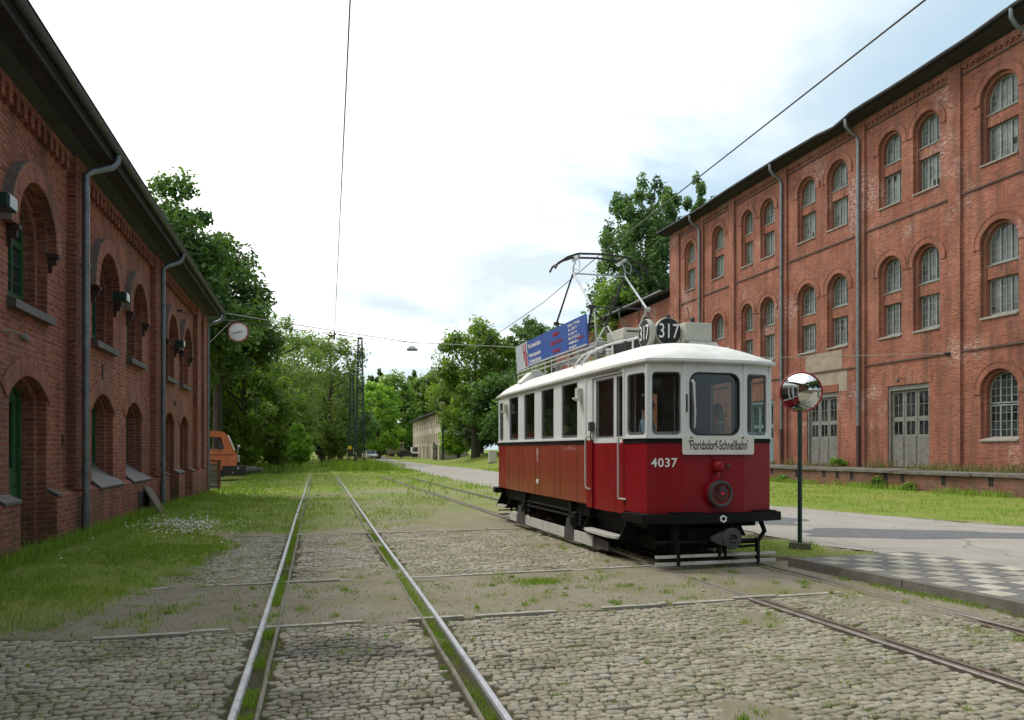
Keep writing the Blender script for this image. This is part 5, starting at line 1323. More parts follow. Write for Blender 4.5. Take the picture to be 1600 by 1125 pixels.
for s_ in (-1, 1):
    br = MB(); br.tube([(s_ * 1.03, 3.1, .60), (s_ * 1.03, 5.85, .60)], .022, 8); br.tube([(s_ * 1.03, 3.1, .51), (s_ * 1.03, 5.85, .51)], .022, 8)
    for y in (3.06, 5.9): br.box(s_ * 1.03 - .05, y - .07, .3, s_ * 1.03 + .05, y + .07, .74); br.lathe([(.0, .06), (.06, .05), (.07, 0), (.05, -.02)], 10, Matrix.Translation((s_ * 1.03, y, .73)))
    obj('side_rail', br, M['blackpaint'], TRAM, smooth=True)
    x = s_ * 1.07
    for (a, b) in ((1.98, 2.82), (3.33, 5.75), (6.42, 7.0)):
        g = MB(); g.box(x - .018, a, .10, x + .018, b, .285); obj('skirt_board', g, M['lightgrey'], TRAM)
    for (a, b) in ((2.81, 3.34), (5.74, 6.43)):
        g = MB(); g.plate([(a, .085), (b, .085), (b - .15, .47), (a + .15, .47)], [], x + s_ * .02, x - s_ * .02, lambda q, z, nn: (nn, q, z)); obj('skirt_bracket', g, M['greypaint'], TRAM)
    g = MB(); g.hexa([(s_ * 1.05, 1.4, .10), (s_ * 1.05, 1.97, .10), (s_ * 1.02, 1.97, .10), (s_ * 1.02, 1.4, .10), (s_ * 1.05, 1.4, .24), (s_ * 1.05, 1.97, .27), (s_ * 1.02, 1.97, .27), (s_ * 1.02, 1.4, .24)]); obj('skirt_end', g, M['greypaint'], TRAM)
    # steps below both platforms: white board with a rounded edge, black curved side wings
    for (ya, yb) in ((.92, 2.42), (7.35, 8.2)):
        st = MB(); pl_ = [(ya + .0, 0.0), (ya + .1, .16), (ya + .35, .22), (yb - .35, .22), (yb - .05, .15), (yb, 0)]
        pts = [(s_ * (.93 + d), y) for y, d in pl_]
        st.v = [(x_, y, .335) for x_, y in pts] + [(x_, y, .375) for x_, y in pts]; k = len(pts)
        st.uv = []; st.f = []; st.mi = []
        st._f(tuple(range(k))[::-1]); st._f(tuple(range(k, 2 * k)))
        for i in range(k): st._f((i, (i + 1) % k, k + (i + 1) % k, k + i))
        obj('step', st, M['lightgrey'], TRAM)
        wg = MB()
        for y in (ya - .02, yb - .0):
            c = [(.80, .33), (1.10, .33)] + [(1.06 - .13 * math.sin(t * PI / 8), .40 + .38 * t / 4) for t in range(5)] + [(.80, .78)]
            wg.plate(c, [], y, y + .02, lambda a, z, nn, s_=s_: (s_ * a, nn, z))
        wg.box(min(s_ * .80, s_ * .83), ya, .34, max(s_ * .80, s_ * .83), yb, .78)
        obj('step_wing', wg, M['blackpaint'], TRAM)
# life guard slats and coupler
for ysg, yy in ((1, -.06), (-1, 8.5)):
    for (a, b) in ((.07, .115), (.175, .215)):
        g = MB(); g.box(-.96, yy - .015, a, .96, yy + .015, b); obj('lifeguard_slat', g, M['lightgrey'], TRAM)
    g = MB()
    for x in (-.62, .03, .12, .66): g.box(x - .022, yy - .03, .06 if abs(x) > .3 else .14, x + .022, yy + .03, .42)
    g.tube([(-.9, yy + ysg * .12, .38), (.75, yy + ysg * .12, .36), (.86, yy + ysg * .12, .5), (.84, yy + ysg * .2, .66)], .035, 8); g.tube([(-.58, yy + ysg * .15, .25), (-.58, yy + ysg * .15, .66)], .06, 8); g.tube([(.35, yy - ysg * .0, .30), (.75, yy + ysg * .1, .30)], .02, 6); obj('lifeguard_post', g, M['blackpaint'], TRAM)
cp = MB(); cp.lathe([(.15, 0), (.155, .05), (.14, .075), (.07, .08), (.055, .04), (0, .04)], 22, fmat(.19, .43, -.10)); cp.tube([(.19, .5, .44), (.19, -.06, .44)], .06, 10); cp.hexa([(-.1, -.08, .4), (.06, -.14, .33), (.06, -.06, .33), (-.1, -.04, .4), (-.1, -.08, .46), (.06, -.14, .53), (.06, -.06, .53), (-.1, -.04, .46)]); cp.box(.12, -.19, .39, .24, -.17, .42); obj('coupler', cp, M['greypaint'], TRAM, smooth=True)
# side lamps on the pillars
for (a, s_) in ((.25, 0), (4.97, 0)):
    l = MB(); p0 = fS(a - .07, 2.56, .0); p1 = fS(a + .07, 2.74, .09); l.bbox(min(p0[0], p1[0]), min(p0[1], p1[1]), 2.58, max(p0[0], p1[0]), max(p0[1], p1[1]), 2.74, .012); q = obj('side_lamp', l, M['buffgrey'], TRAM)
    g = MB(); c = fS(a, 2.55, .07); g.lathe([(0, -.035), (.05, -.02), (.085, .01), (.085, .025)], 14, Matrix.Translation(c)); obj('lamp_shade', g, M['whiteletter'], q, smooth=True)
# route discs
def disc(cx, cy, cz, ang, label):
    Mt = Matrix.Translation((cx, cy, cz)) @ Matrix.Rotation(ang, 4, 'Z') @ Matrix(((1, 0, 0, 0), (0, 0, -1, 0), (0, 1, 0, 0), (0, 0, 0, 1)))
    d = MB(); d.lathe([(.20, -.09), (.225, -.06), (.232, .0), (.228, .02), (.205, .02)], 32, Mt); h = obj('route_disc', d, M['buffgrey'], TRAM, smooth=True)
    f = MB(); f.lathe([(.0, .022), (.215, .022), (.215, .0)], 32, Mt); obj('disc_face', f, M['blackletter'], h, smooth=False)
    text('digits', '317', .33, M['whiteletter'], h, Mt @ Matrix.Translation((0, 0, .0245)), sx=.74, bold=.001, depth=.001)
    f = MB(); f.box(cx - .03, cy - .03, cz + .225, cx + .03, cy + .03, cz + .26); obj('disc_knob', f, M['iron'], h)
disc(-.06, 1.30, 3.575, 0, '317'); disc(-.40, 1.42, 3.55, R_(-92), '317')
dh = MB(); dh.hexa([(-.25, 1.33, 3.25), (.10, 1.33, 3.25), (.10, 1.7, 3.28), (-.33, 1.7, 3.28), (-.22, 1.38, 3.55), (.05, 1.38, 3.55), (.05, 1.62, 3.55), (-.30, 1.62, 3.55)]); obj('disc_stand', dh, M['buffgrey'], TRAM)
bx = MB(); bx.bbox(.17, 1.15, 3.42, .64, 1.55, 3.72, .012); b_ = obj('roof_box', bx, M['buffgrey'], TRAM)
bb = MB(); bb.hexa([(.16, 1.05, 3.22), (.82, 1.05, 3.20), (.78, 1.75, 3.24), (.20, 1.75, 3.24), (.22, 1.12, 3.415), (.70, 1.12, 3.415), (.68, 1.6, 3.415), (.22, 1.6, 3.415)]); obj('box_base', bb, M['lightgrey'], b_)
an = MB(); an.lathe([(.05, 0), (.05, .04), (.03, .06), (.045, .08), (.03, .11), (.0, .12)], 12, Matrix.Translation((.40, 1.35, 3.72))); an.tube([(.33, 1.3, 3.8), (.28, 1.3, 3.98)], .007, 5); obj('insulator', an, M['iron'], b_, smooth=True)
lg = MB(); lg.tube([(.10, 1.2, 3.3), (.15, 1.15, 3.46), (.17, 1.2, 3.3)], .014, 6); lg.tube([(.74, 1.15, 3.28), (.9, 1.1, 3.33), (.96, 1.12, 3.2)], .02, 6); obj('roof_cable', lg, M['lightgrey'], TRAM, smooth=True)
# advertising board along the left edge of the roof, on a pipe railing
adf = lambda a, z, nn: (-.79 - nn - (z - 3.54) * .06, a, z)
ad = MB(); ad.plate([(2.95, 3.555), (6.52, 3.555), (6.52, 4.11), (2.95, 4.11)], [], 0, -.03, adf); adb = obj('advertising_board', ad, M['adblue'], TRAM)
aw = MB(); aw.plate([(6.52, 3.545), (7.42, 3.52), (7.42, 4.10), (6.52, 4.11)], [], .001, -.03, adf); aw.plate([(2.95, 3.556), (6.5, 3.556), (6.5, 3.585), (2.95, 3.585)], [], .003, 0, adf); obj('pale_panel', aw, M['adgrey'], adb)
dy = Vector((0, -1, 0)); up_ = Vector((-.06, 0, 1)).normalized()
def adt(txt, a, z, size, mt, sx=.8, al='LEFT', name='lettering', bold=.002): text(name, txt, size, M[mt], adb, fr_mat(adf(a, z, .004), tuple(dy), tuple(up_)), sx=sx, align=al, bold=bold, depth=.001)
adt('Paul-Amelie Baden', 6.42, 3.97, .135, 'whiteletter', .86); adt('Versicherungsmakler', 6.42, 3.77, .125, 'whiteletter', .80); adt('für Verkehrsbetriebe', 6.42, 3.635, .125, 'whiteletter', .80)
for (t, z) in (('Haftpflicht', 3.99), ('Gebäude · Hausrat', 3.83), ('Kaskoschutz', 3.665)): adt(t, 4.57, z, .105, 'adred', .85, 'CENTER', 'red_lettering')
for i, t in enumerate(('Bahnhofstr. 7 · 31319 Sehnde', 'Büro   05138 17 11', 'Fax   05138 17 14', 'Mobil   0172 54 37 272', 'makler@verkehr.de', 'www.makler.de')): adt(t, 3.86, 4.03 - i * .082, .072, 'whiteletter', .85 if i else .72, bold=.001)
adt('immer mobil', 3.38, 3.74, .06, 'adred', .9, 'LEFT', 'red_lettering')
lo = MB(); lo.plate([(6.62, 3.86), (6.70, 3.86), (6.70, 4.08), (6.62, 4.08)], [], .004, 0, adf); lo.plate([(6.70, 3.86), (6.84, 3.86), (6.84, 3.91), (6.70, 3.91)], [], .004, 0, adf); lo.plate([(6.80, 3.915), (6.86, 3.915), (6.86, 4.08), (6.80, 4.08)], [], .004, 0, adf); lo.plate([(6.56, 3.57), (6.72, 3.57), (6.66, 3.855), (6.56, 3.855)], [], .004, 0, adf); lo.plate([(6.76, 3.70), (6.82, 3.70), (6.82, 3.855), (6.72, 3.855)], [], .004, 0, adf); obj('emblem', lo, M['adred'], adb)
rl = MB(); rl.tube([(-.77, 2.7, 3.50), (-.77, 7.5, 3.50)], .016, 6); rl.tube([(-.75, 2.7, 3.42), (-.75, 7.5, 3.42)], .012, 6)
for y in (3.0, 3.5, 4.0, 5.0, 5.4, 6.3, 7.4): rl.tube([(-.76, y, 3.15), (-.76, y, 3.55)], .013, 6)
obj('board_railing', rl, M['lightgrey'], TRAM, smooth=True)
vn = MB(); P1 = []
for i, (z, o) in enumerate(((3.12, 1.02), (3.2, .93), (3.3, .82), (3.38, .70), (3.42, .60))): vn.v += [(-o, 6.35, z + .05), (-o, 6.62, z + .08), (-o + .25, 6.62, z - .12), (-o + .25, 6.35, z - .12)]
for i in range(4):
    for q in range(4): vn._f((i * 4 + q, i * 4 + (q + 1) % 4, (i + 1) * 4 + (q + 1) % 4, (i + 1) * 4 + q))
vn._f((0, 1, 2, 3)); vn._f((16, 17, 18, 19)); obj('roof_ladder_hood', vn, M['roofwhite'], TRAM)
# pantograph
pg = MB(); pg.box(-.55, 3.0, 3.44, -.47, 5.6, 3.52); pg.box(.47, 2.2, 3.44, .55, 5.6, 3.52); pg.box(-.5, 3.4, 3.45, .5, 3.5, 3.53); pg.box(-.5, 5.0, 3.45, .5, 5.1, 3.53)
for x in (-.51, .51):
    for y in (2.6, 3.2, 4.2, 5.3): pg.lathe([(.06, -.25), (.06, -.1), (.08, -.08), (.05, -.06), (.08, -.03), (.05, .0)], 10, Matrix.Translation((x, y, 3.46)))
pgo = obj('pantograph', pg, M['lightgrey'], TRAM, smooth=True)
for (x, yk, zk) in ((-.55, 3.33, 4.32), (.55, 3.30, 4.32), (-.55, 5.30, 4.32), (.55, 5.3, 4.30)):
    a = MB(); front = yk < 4
    yb = 3.95 if front else 4.65
    a.tube([(x * .8, yb, 3.56), (x, yk, zk)], [.03, .022], 8); a.lathe([(.04, -.05), (.04, .05)], 10, Matrix.Translation((x, yk, zk)) @ Matrix.Rotation(PI / 2, 4, 'Y')); obj('lower_arm', a, M['lightgrey' if front and x > 0 else 'iron'], pgo, smooth=True)
    a = MB(); a.tube([(x, yk, zk), (x, 4.30, 5.16)], [.022, .018], 8); obj('upper_arm', a, M['alu' if front else 'iron'], pgo, smooth=True)
a = MB(); a.tube([(-.55, 3.33, 4.32), (.55, 3.30, 4.32)], .016, 8); a.tube([(-.55, 5.3, 4.32), (.55, 5.3, 4.30)], .016, 8); a.tube([(-.55, 3.33, 4.32), (.44, 3.95, 3.6)], .014, 6); a.tube([(.55, 4.3, 5.14), (-.1, 4.7, 3.7)], .012, 6); obj('cross_tube', a, M['iron'], pgo, smooth=True)
for dy_ in (-.16, .16):
    a = MB(); a.tube([(-.98, 4.3 + dy_, 5.18), (-.93, 4.3 + dy_, 5.28), (-.72, 4.3 + dy_, 5.42), (-.5, 4.3 + dy_, 5.50), (0, 4.3 + dy_, 5.525), (.5, 4.3 + dy_, 5.50), (.72, 4.3 + dy_, 5.42), (.93, 4.3 + dy_, 5.28), (.98, 4.3 + dy_, 5.16)], .022, 8); obj('contact_strip', a, M['iron'], pgo, smooth=True)
a = MB()
for x in (-.55, .55): a.tube([(x, 4.3, 5.14), (x, 4.3, 5.28), (x * .95, 4.3, 5.34), (x * .9, 4.3, 5.42)], .018, 6); a.box(x * .9 - .02, 4.12, 5.42, x * .9 + .02, 4.48, 5.47); a.tube([(x, 4.3, 5.25), (x + .1, 4.25, 5.2), (x + .12, 4.25, 5.36), (x * .92, 4.2, 5.46)], .008, 5)
a.tube([(-.55, 4.3, 5.15), (.55, 4.3, 5.15)], .016, 6); obj('head_carrier', a, M['alu'], pgo, smooth=True)
# rope hanging from the knee to the roof, resistor box, curved pipes, handrail
a = MB(); a.tube([(-.50, 3.33, 4.33), (-.53, 3.2, 3.9), (-.54, 3.1, 3.5), (-.58, 3.05, 3.33)], .014, 6); obj('rope', a, M['buffgrey'], TRAM, smooth=True)
a = MB(); a.bbox(-.36, 2.35, 3.60, .30, 3.1, 3.80, .02); rbx = obj('resistor_box', a, M['buffgrey'], TRAM)
a = MB(); a.box(-.30, 2.345, 3.725, .24, 2.352, 3.75); a.box(-.34, 2.3, 3.36, .3, 3.1, 3.58); obj('vent_slots', a, M['iron'], rbx)
a = MB(); a.bbox(-.5, 3.2, 3.5, -.15, 3.6, 3.68, .02); a.bbox(-.66, 3.4, 3.42, -.5, 3.9, 3.58, .02); a.lathe([(.04, 0), (.06, .05), (.04, .08)], 10, Matrix.Translation((-.4, 3.3, 3.68))); obj('roof_gear', a, M['lightgrey'], TRAM)
a = MB(); a.tube([(-.60, 3.1, 3.56), (-.46, 2.95, 3.88), (-.42, 2.9, 3.9), (-.33, 2.75, 3.62)], .016, 6)
for dy_ in (0, .38): a.tube([(-.98, 2.75 + dy_, 3.16), (-.96, 2.66 + dy_, 3.25), (-.88, 2.55 + dy_, 3.36), (-.72, 2.35 + dy_, 3.46), (-.5, 2.15 + dy_, 3.53), (-.30, 2.0 + dy_, 3.56)], .016, 8)
a.tube([(-.30, 1.9, 3.56), (-.30, 2.6, 3.56)], .02, 6); a.tube([(-.5, 2.5, 3.5), (-.5, 2.5, 3.3)], .016, 6); a.tube([(-.30, 2.1, 3.56), (-.30, 2.1, 3.3)], .016, 6); obj('roof_pipe', a, M['cream'], TRAM, smooth=True)
rl = MB(); rl.tube([(-1.09, 2.15, 2.89), (-1.075, .9, 2.89)], .01, 6); obj('gutter_strip', rl, M['zinc'], TRAM)

# ------------------------------------------------------------------ people in the tram
def skin_obj(name, chains, mat, parent, sub=1):
    V = []; E = []; Rr = []; idx = {}
    for ch in chains:
        prev = None
        for (p, r) in ch:
            key = tuple(round(c, 3) for c in p)
            if key not in idx: idx[key] = len(V); V.append(p); Rr.append(r)
            i = idx[key]
            if prev is not None and prev != i: E.append((prev, i))
            prev = i
    me = bpy.data.meshes.new(name); bm = bmesh.new(); sl = bm.verts.layers.skin.verify()
    bv = []
    for i, p in enumerate(V):
        b = bm.verts.new(p); b[sl].radius = (Rr[i], Rr[i]); b[sl].use_root = i == 0; bv.append(b)
    for a, b in set(tuple(sorted(e)) for e in E): bm.edges.new((bv[a], bv[b]))
    bm.to_mesh(me); bm.free()
    me.materials.append(mat); o = link(name, me, parent)
    s = o.modifiers.new('skin', 'SKIN'); s.use_smooth_shade = True
    u = o.modifiers.new('sub', 'SUBSURF'); u.levels = sub; u.render_levels = sub
    return o
M['skin'] = paint('skin', (.42, .24, .17), (.38, .21, .15), .55)
def person(label, loc, rotz, shirt, hairc, seated=False, lean=0.0, group=None, trousers=(.04, .045, .06)):
    r = thing('person', label, 'person', loc, rotz, group)
    h0 = .82 if not seated else .45                                   # hip height; local -y is forward
    P = lambda x, y, z: (x, y - lean * max(0, z - h0), z)
    neck = P(0, 0, h0 + .50); pel = P(0, 0, h0)
    body = [[(pel, .10), (P(0, 0, h0 + .2), .10), (P(0, -.01, h0 + .40), .11), (neck, .045), (P(0, -.02, h0 + .60), .05)]]
    cloth = [[(pel, .135), (P(0, 0, h0 + .2), .135), (P(0, -.01, h0 + .40), .15), (P(0, 0, h0 + .485), .07)]]
    pants = []
    for s in (-1, 1):
        sh = P(s * .17, 0, h0 + .43); el = P(s * .24, -.06, h0 + .18); wr = P(s * .16, -.28, h0 + .22); pa = P(s * .15, -.34, h0 + .235)
        body.append([(P(0, -.01, h0 + .40), .11), (sh, .052), (el, .038), (wr, .026), (pa, .03)])
        for k in range(4):
            q = -.03 + .02 * k; L_ = (.07, .08, .075, .06)[k]; bx = s * .15 + q
            body.append([(pa, .03), (P(bx, -.37, h0 + .24), .010), (P(bx, -.37 - L_ * .5, h0 + .235), .0085), (P(bx + .002, -.37 - L_ * .8, h0 + .205), .007)])
        body.append([(pa, .03), (P(s * .15 - s * .045, -.35, h0 + .25), .011), (P(s * .15 - s * .055, -.39, h0 + .235), .009)])
        cloth.append([(P(0, -.01, h0 + .40), .15), (sh, .07), (el, .055), (P(s * .18, -.22, h0 + .21), .042)])
        if seated: knee = P(s * .11, -.42, h0 + .04); foot = P(s * .11, -.42, .06)
        else: knee = P(s * .10, -.02, h0 * .52); foot = P(s * .11, .0, .06)
        hip = P(s * .085, 0, h0 - .03)
        body.append([(pel, .10), (hip, .085), (knee, .055), (foot, .035), ((foot[0], foot[1] - .14, .035), .03)])
        pants.append([(P(0, 0, h0 + .02), .13), (hip, .10), (knee, .072), ((foot[0], foot[1], .09), .055)])
    hz = h0 + .68; hy = -.03 - lean * .68
    for i in range(1):
        body[0] += [(P(0, -.03, h0 + .64), .075), (P(0, -.025, h0 + .70), .088), (P(0, -.015, h0 + .755), .078), (P(0, -.01, h0 + .79), .045)]
    body.append([(P(0, -.03, h0 + .64), .075), (P(0, -.105, h0 + .645), .022)])                                                   # chin
    body.append([(P(0, -.025, h0 + .70), .088), (P(0, -.115, h0 + .69), .016), (P(0, -.125, h0 + .672), .016)])                   # nose
    for s in (-1, 1): body.append([(P(0, -.025, h0 + .70), .088), (P(s * .092, -.01, h0 + .69), .018)])                           # ears
    bo = skin_obj('body', body, M['skin'], r, 2)
    skin_obj('shirt', cloth, paint('shirt_cloth', shirt, tuple(c * .8 for c in shirt), .9), r, 2)
    skin_obj('trousers', pants, paint('trouser_cloth', trousers, None, .9), r, 2)
    hm = MB(); c = P(0, .012, h0 + .735)
    hm.lathe([(.0, .105), (.05, .098), (.085, .065), (.103, .01), (.104, -.05), (.092, -.09)], 18, Matrix.Translation(c) @ Matrix.Rotation(R_(-24), 4, 'X'))
    obj('hair', hm, paint('hair', hairc, tuple(x * .6 for x in hairc), .7), r, smooth=True)
    em = MB()
    for s in (-1, 1): em.lathe([(.0, .012), (.010, .006), (.012, 0)], 8, Matrix.Translation(P(s * .034, -.103, h0 + .70)) @ Matrix.Rotation(PI / 2, 4, 'X'))
    obj('eyes', em, M['blackletter'], r)
    mm = MB(); p = P(0, -.112, h0 + .652); mm.box(p[0] - .022, p[1] - .006, p[2] - .004, p[0] + .022, p[1] + .01, p[2] + .004); obj('mouth', mm, paint('lips', (.32, .12, .10), None, .6), r)
    return r
TM = TRAM.matrix_world if False else (Matrix.Translation((TC[0], TC[1], 0)) @ Matrix.Rotation(R_(15.85), 4, 'Z'))
def in_tram(x, y, z): p = TM @ Vector((x, y, z)); return (p.x, p.y, p.z)
person('tram driver in a light blue shirt standing at the controls behind the front left windows', in_tram(-.60, .95, .865), R_(15.85 + 50), (.42, .55, .72), (.03, .025, .02))
person('fair-haired passenger seated by the third side window of the tram', in_tram(-.72, 4.25, .865), R_(15.85), (.12, .10, .05), (.42, .30, .10), True)
person('passenger in a pale green top seated by the side window nearest the tram door', in_tram(-.70, 2.78, .865), R_(15.85 + 180), (.36, .40, .33), (.20, .15, .09), True, trousers=(.15, .14, .12))
# ------------------------------------------------------------------ traffic mirror on its post
M['postgreen'] = paint('dark_green_post', (.012, .045, .035), (.01, .03, .025), .45, 6)
mr = thing('traffic_mirror', 'round red-rimmed convex traffic mirror on a dark green post beside the chequered pavement', 'mirror', (4.86, 12.75, 0), R_(-24))
b = MB(); b.hexa([(-.19, -.17, -.1), (.19, -.17, -.1), (.19, .17, -.1), (-.19, .17, -.1), (-.16, -.14, .13), (.165, -.14, .12), (.165, .14, .12), (-.16, .14, .13)]); obj('foot_block', b, paint('mossy_block', (.13, .12, .09), (.075, .08, .04), .95, 8, bmp=.6, bscale=20), mr)
b = MB(); b.tube([(0, 0, .1), (0, 0, 2.45)], .037, 12); obj('post', b, M['postgreen'], mr, smooth=True)
tilt = Matrix.Translation((.02, -.06, 2.66)) @ Matrix.Rotation(R_(9), 4, 'X') @ Matrix(((1, 0, 0, 0), (0, 0, -1, 0), (0, 1, 0, 0), (0, 0, 0, 1)))
m_, nt_, out_ = _new('mirror_surface'); princ(nt_, out_, (.82, .83, .83), .015, 1.0)
b = MB(); R0 = .62; a0 = math.asin(.325 / R0); prof = [(R0 * math.sin(a0 * k / 16), R0 * math.cos(a0 * k / 16) - R0 * math.cos(a0)) for k in range(17)][::-1]
b.lathe(prof, 48, tilt); o = obj('mirror_glass', b, m_, mr, smooth=True)
b = MB(); b.lathe([(.30, -.06), (.335, -.03), (.345, .0), (.335, .018), (.322, .012), (.318, .002)], 48, tilt, cap=False); obj('rim', b, paint('red_rim', (.30, .02, .018), (.2, .015, .015), .4), mr, smooth=True)
b = MB(); b.lathe([(.0, -.09), (.2, -.08), (.32, -.03)], 32, tilt); b.box(-.05, -.03, 2.35, .05, .08, 2.6); obj('back_shell', b, M['greypaint'], mr, smooth=True)

# ------------------------------------------------------------------ clock on the corner of the left building
CK = Vector((-11.2, 30.9, 6.5))
ck = thing('station_clock', 'round white clock with a red rim hanging from a bracket on the workshop corner', 'clock', CK, R_(8))
cm = Matrix(((1, 0, 0, 0), (0, 0, -1, 0), (0, 1, 0, 0), (0, 0, 0, 1)))
b = MB(); b.lathe([(.36, -.1), (.40, -.08), (.405, .02), (.40, .05), (.372, .05), (.37, .03)], 40, cm, cap=False); obj('case', b, paint('red_clock_rim', (.42, .045, .05), (.30, .03, .035), .5), ck, smooth=True)
b = MB(); b.lathe([(0, .03), (.372, .03), (.372, .0)], 40, cm); obj('dial', b, paint('clock_white', (.84, .87, .88), None, .4), ck)
b = MB()
for k in range(12):
    a = k * PI / 6; r0, r1 = (.315, .35); w = .008 if k % 3 else .013
    c, s = math.cos(a), math.sin(a); b.hexa([(r * s + q * c, -.034, r * c - q * s) for r, q in ((r0, -w), (r0, w), (r1, w), (r1, -w))] + [(r * s + q * c, -.031, r * c - q * s) for r, q in ((r0, -w), (r0, w), (r1, w), (r1, -w))])
obj('hour_marks', b, M['blackletter'], ck)
for (a, r1, w) in ((R_(252), .29, .011), (R_(82), .17, .014)):
    c, s = math.cos(a), math.sin(a); b = MB(); b.hexa([(r * s + q * c, -.040, r * c - q * s) for r, q in ((-.04, -w), (-.04, w), (r1, w * .6), (r1, -w * .6))] + [(r * s + q * c, -.036, r * c - q * s) for r, q in ((-.04, -w), (-.04, w), (r1, w * .6), (r1, -w * .6))]); obj('clock_hand', b, M['blackletter'], ck)
q = ck.matrix_world if False else Matrix.Translation(CK) @ Matrix.Rotation(R_(8), 4, 'Z'); qi = q.inverted()
b = MB(); wp = at_L(16.0, .1, 6.75); b.tube([qi @ wp, (.0, .04, .47)], .028, 8); b.tube([(0, .04, .5), (0, .04, .38)], .03, 8); b.tube([qi @ at_L(16.0, .1, 5.75), (-.3, .04, .40)], .018, 6); obj('bracket', b, M['iron'], ck)

# ------------------------------------------------------------------ overhead wires
def wire(name, pts, r, label, cat='wire', mt='iron', sag=0.0, sub=8):
    P_ = []
    for i in range(len(pts) - 1):
        a, b = Vector(pts[i]), Vector(pts[i + 1])
        for k in range(sub):
            t = k / sub; p = a.lerp(b, t); p.z -= sag * 4 * t * (1 - t); P_.append(p)
    P_.append(Vector(pts[-1])); mb = MB(); mb.tube(P_, r, 6)
    return tag(obj(name, mb, M[mt] if isinstance(mt, str) else mt, None, smooth=True), label, cat)
M['wire'] = paint('copper_wire', (.09, .085, .08), (.13, .12, .11), .45, metal=.5)
M['palewire'] = paint('pale_span_rope', (.42, .42, .38), (.3, .3, .28), .6)
hang = Vector((-5.88, 25.0, 5.45))
wire('contact_wire', [(-.30, 2.2, 5.45), (-1.35, 6.3, 5.45), tuple(hang), (-7.62, 31.0, 5.42), (-15.6, 66, 5.5)], .007, 'contact wire hanging over the left track and running up out of the picture', mt='wire', sag=.0, sub=4)
wire('contact_wire', [(4.45, 1.0, 5.42), (3.43, 6.2, 5.42), (1.74, 14.9, 5.545), (.82, 19.5, 5.50), (-9.4, 62, 5.6)], .009, 'contact wire above the tram running past the orange factory eaves', mt='wire', sub=2)
e0 = at_L(16.1, .6, 7.12); hook = at_R(-3.72, .38, 5.86); mid = Vector((-4.15, 31.4, 6.14))
wire('span_wire', [tuple(e0), (-7.5, 31.2, 6.62), tuple(mid), (.27, 31.7, 5.98), (11.2, 32.3, 5.62), tuple(hook)], .016, 'thick span wire stretched between the workshop corner and the orange factory', mt='palewire', sub=3)
wh = at_L(9.5, .3, 5.95)
wire('span_wire', [tuple(wh), tuple(hang + Vector((0, .05, .1))), tuple(mid + Vector((0, 0, .02)))], .010, 'thin span wire from the workshop wall holding the left contact wire', mt='wire', sag=.08, sub=6)
b = MB(); b.tube([hang + Vector((-.28, .0, .08)), hang + Vector((-.1, 0, .0)), hang + Vector((.06, 0, .06))], [.015, .03, .02], 8); b.tube([hang + Vector((0, 0, -.12)), hang + Vector((0, 0, .15))], .025, 8)
tag(obj('wire_hanger', b, M['iron'], None), 'dark insulated hanger clamping the left contact wire to the thin span wire', 'hanger')
lp = thing('hanging_lamp', 'small wide street lamp hanging from the thick span wire above the tracks', 'lamp', mid + Vector((0, 0, -.32)), 0)
b = MB(); b.hexa([(-.18, -.12, .06), (.18, -.12, .06), (.18, .12, .06), (-.18, .12, .06), (-.09, -.07, .16), (.09, -.07, .16), (.09, .07, .16), (-.09, .07, .16)]); b.box(-.22, -.13, .03, .22, .13, .06); obj('housing', b, M['lightgrey'], lp)
b = MB(); b.box(-.20, -.11, -.02, .20, .11, .028); obj('diffuser', b, M['glassUp'], lp)
b = MB(); b.tube([(-.34, 0, .34), (-.2, 0, .22), (-.08, 0, .17)], .010, 5); b.tube([(.34, 0, .29), (.2, 0, .2), (.08, 0, .17)], .010, 5); b.tube([(-.05, 0, .16), (-.05, 0, .34)], .008, 5); b.tube([(.05, 0, .16), (.05, 0, .34)], .008, 5); obj('suspension', b, M['palewire'], lp)

# ------------------------------------------------------------------ lattice masts
M['mast'] = paint('dark_green_lattice', (.018, .05, .042), (.012, .035, .03), .6, 3, grime=(.06, .04, .03), gamt=.3)
def mast(x, y, h, wb, wt, label, sign=None, rot=0.0, arm=True):
    r = thing('lattice_mast', label, 'mast', (x, y, -.1), rot, 'lattice masts along the left track')
    leg = MB(); lat = MB(); T = lambda z: (wb + (wt - wb) * z / h) / 2
    for sx in (-1, 1):
        for sy in (-1, 1): leg.tube([(sx * T(0), sy * T(0), 0), (sx * T(h), sy * T(h), h)], [.04, .032], 4)
    obj('leg', leg, M['mast'], r)
    z = .15; k = 0
    while z < h - .25:
        w = max(T(z) * 2, .3); step = min(max(w * 1.5, .55), h - .1 - z); z2 = z + step
        for f in range(4):
            a = Matrix.Rotation(f * PI / 2, 4, 'Z')
            lat.tube([a @ Vector((-T(z), -T(z), z)), a @ Vector((T(z2), -T(z2), z2))], .011, 3); lat.tube([a @ Vector((T(z), -T(z), z)), a @ Vector((-T(z2), -T(z2), z2))], .011, 3)
            if k % 2 == 0 or z > h * .55: lat.box(*[0] * 6) if False else lat.tube([a @ Vector((-T(z), -T(z), z)), a @ Vector((T(z), -T(z), z))], .022, 4)
        z = z2; k += 1
    obj('lattice', lat, M['mast'], r)
    for z in (h * .30, h * .62):
        p = MB(); t = T(z) + .02; p.box(-t, -t, z, t, t, z + .16); obj('collar', p, M['mast'], r)
    tp = MB(); t = T(h) + .02; tp.box(-t, -t, h - .02, t, t, h + .12)
    if arm: tp.tube([(-t, 0, h - .3), (-1.0, -.3, h - 1.2)], .015, 5)
    obj('cap', tp, M['mast'], r); return r
mast(-12.05, 59.9, 10.55, .72, .30, 'tall dark green lattice mast, the nearest, its top clear against the sky')
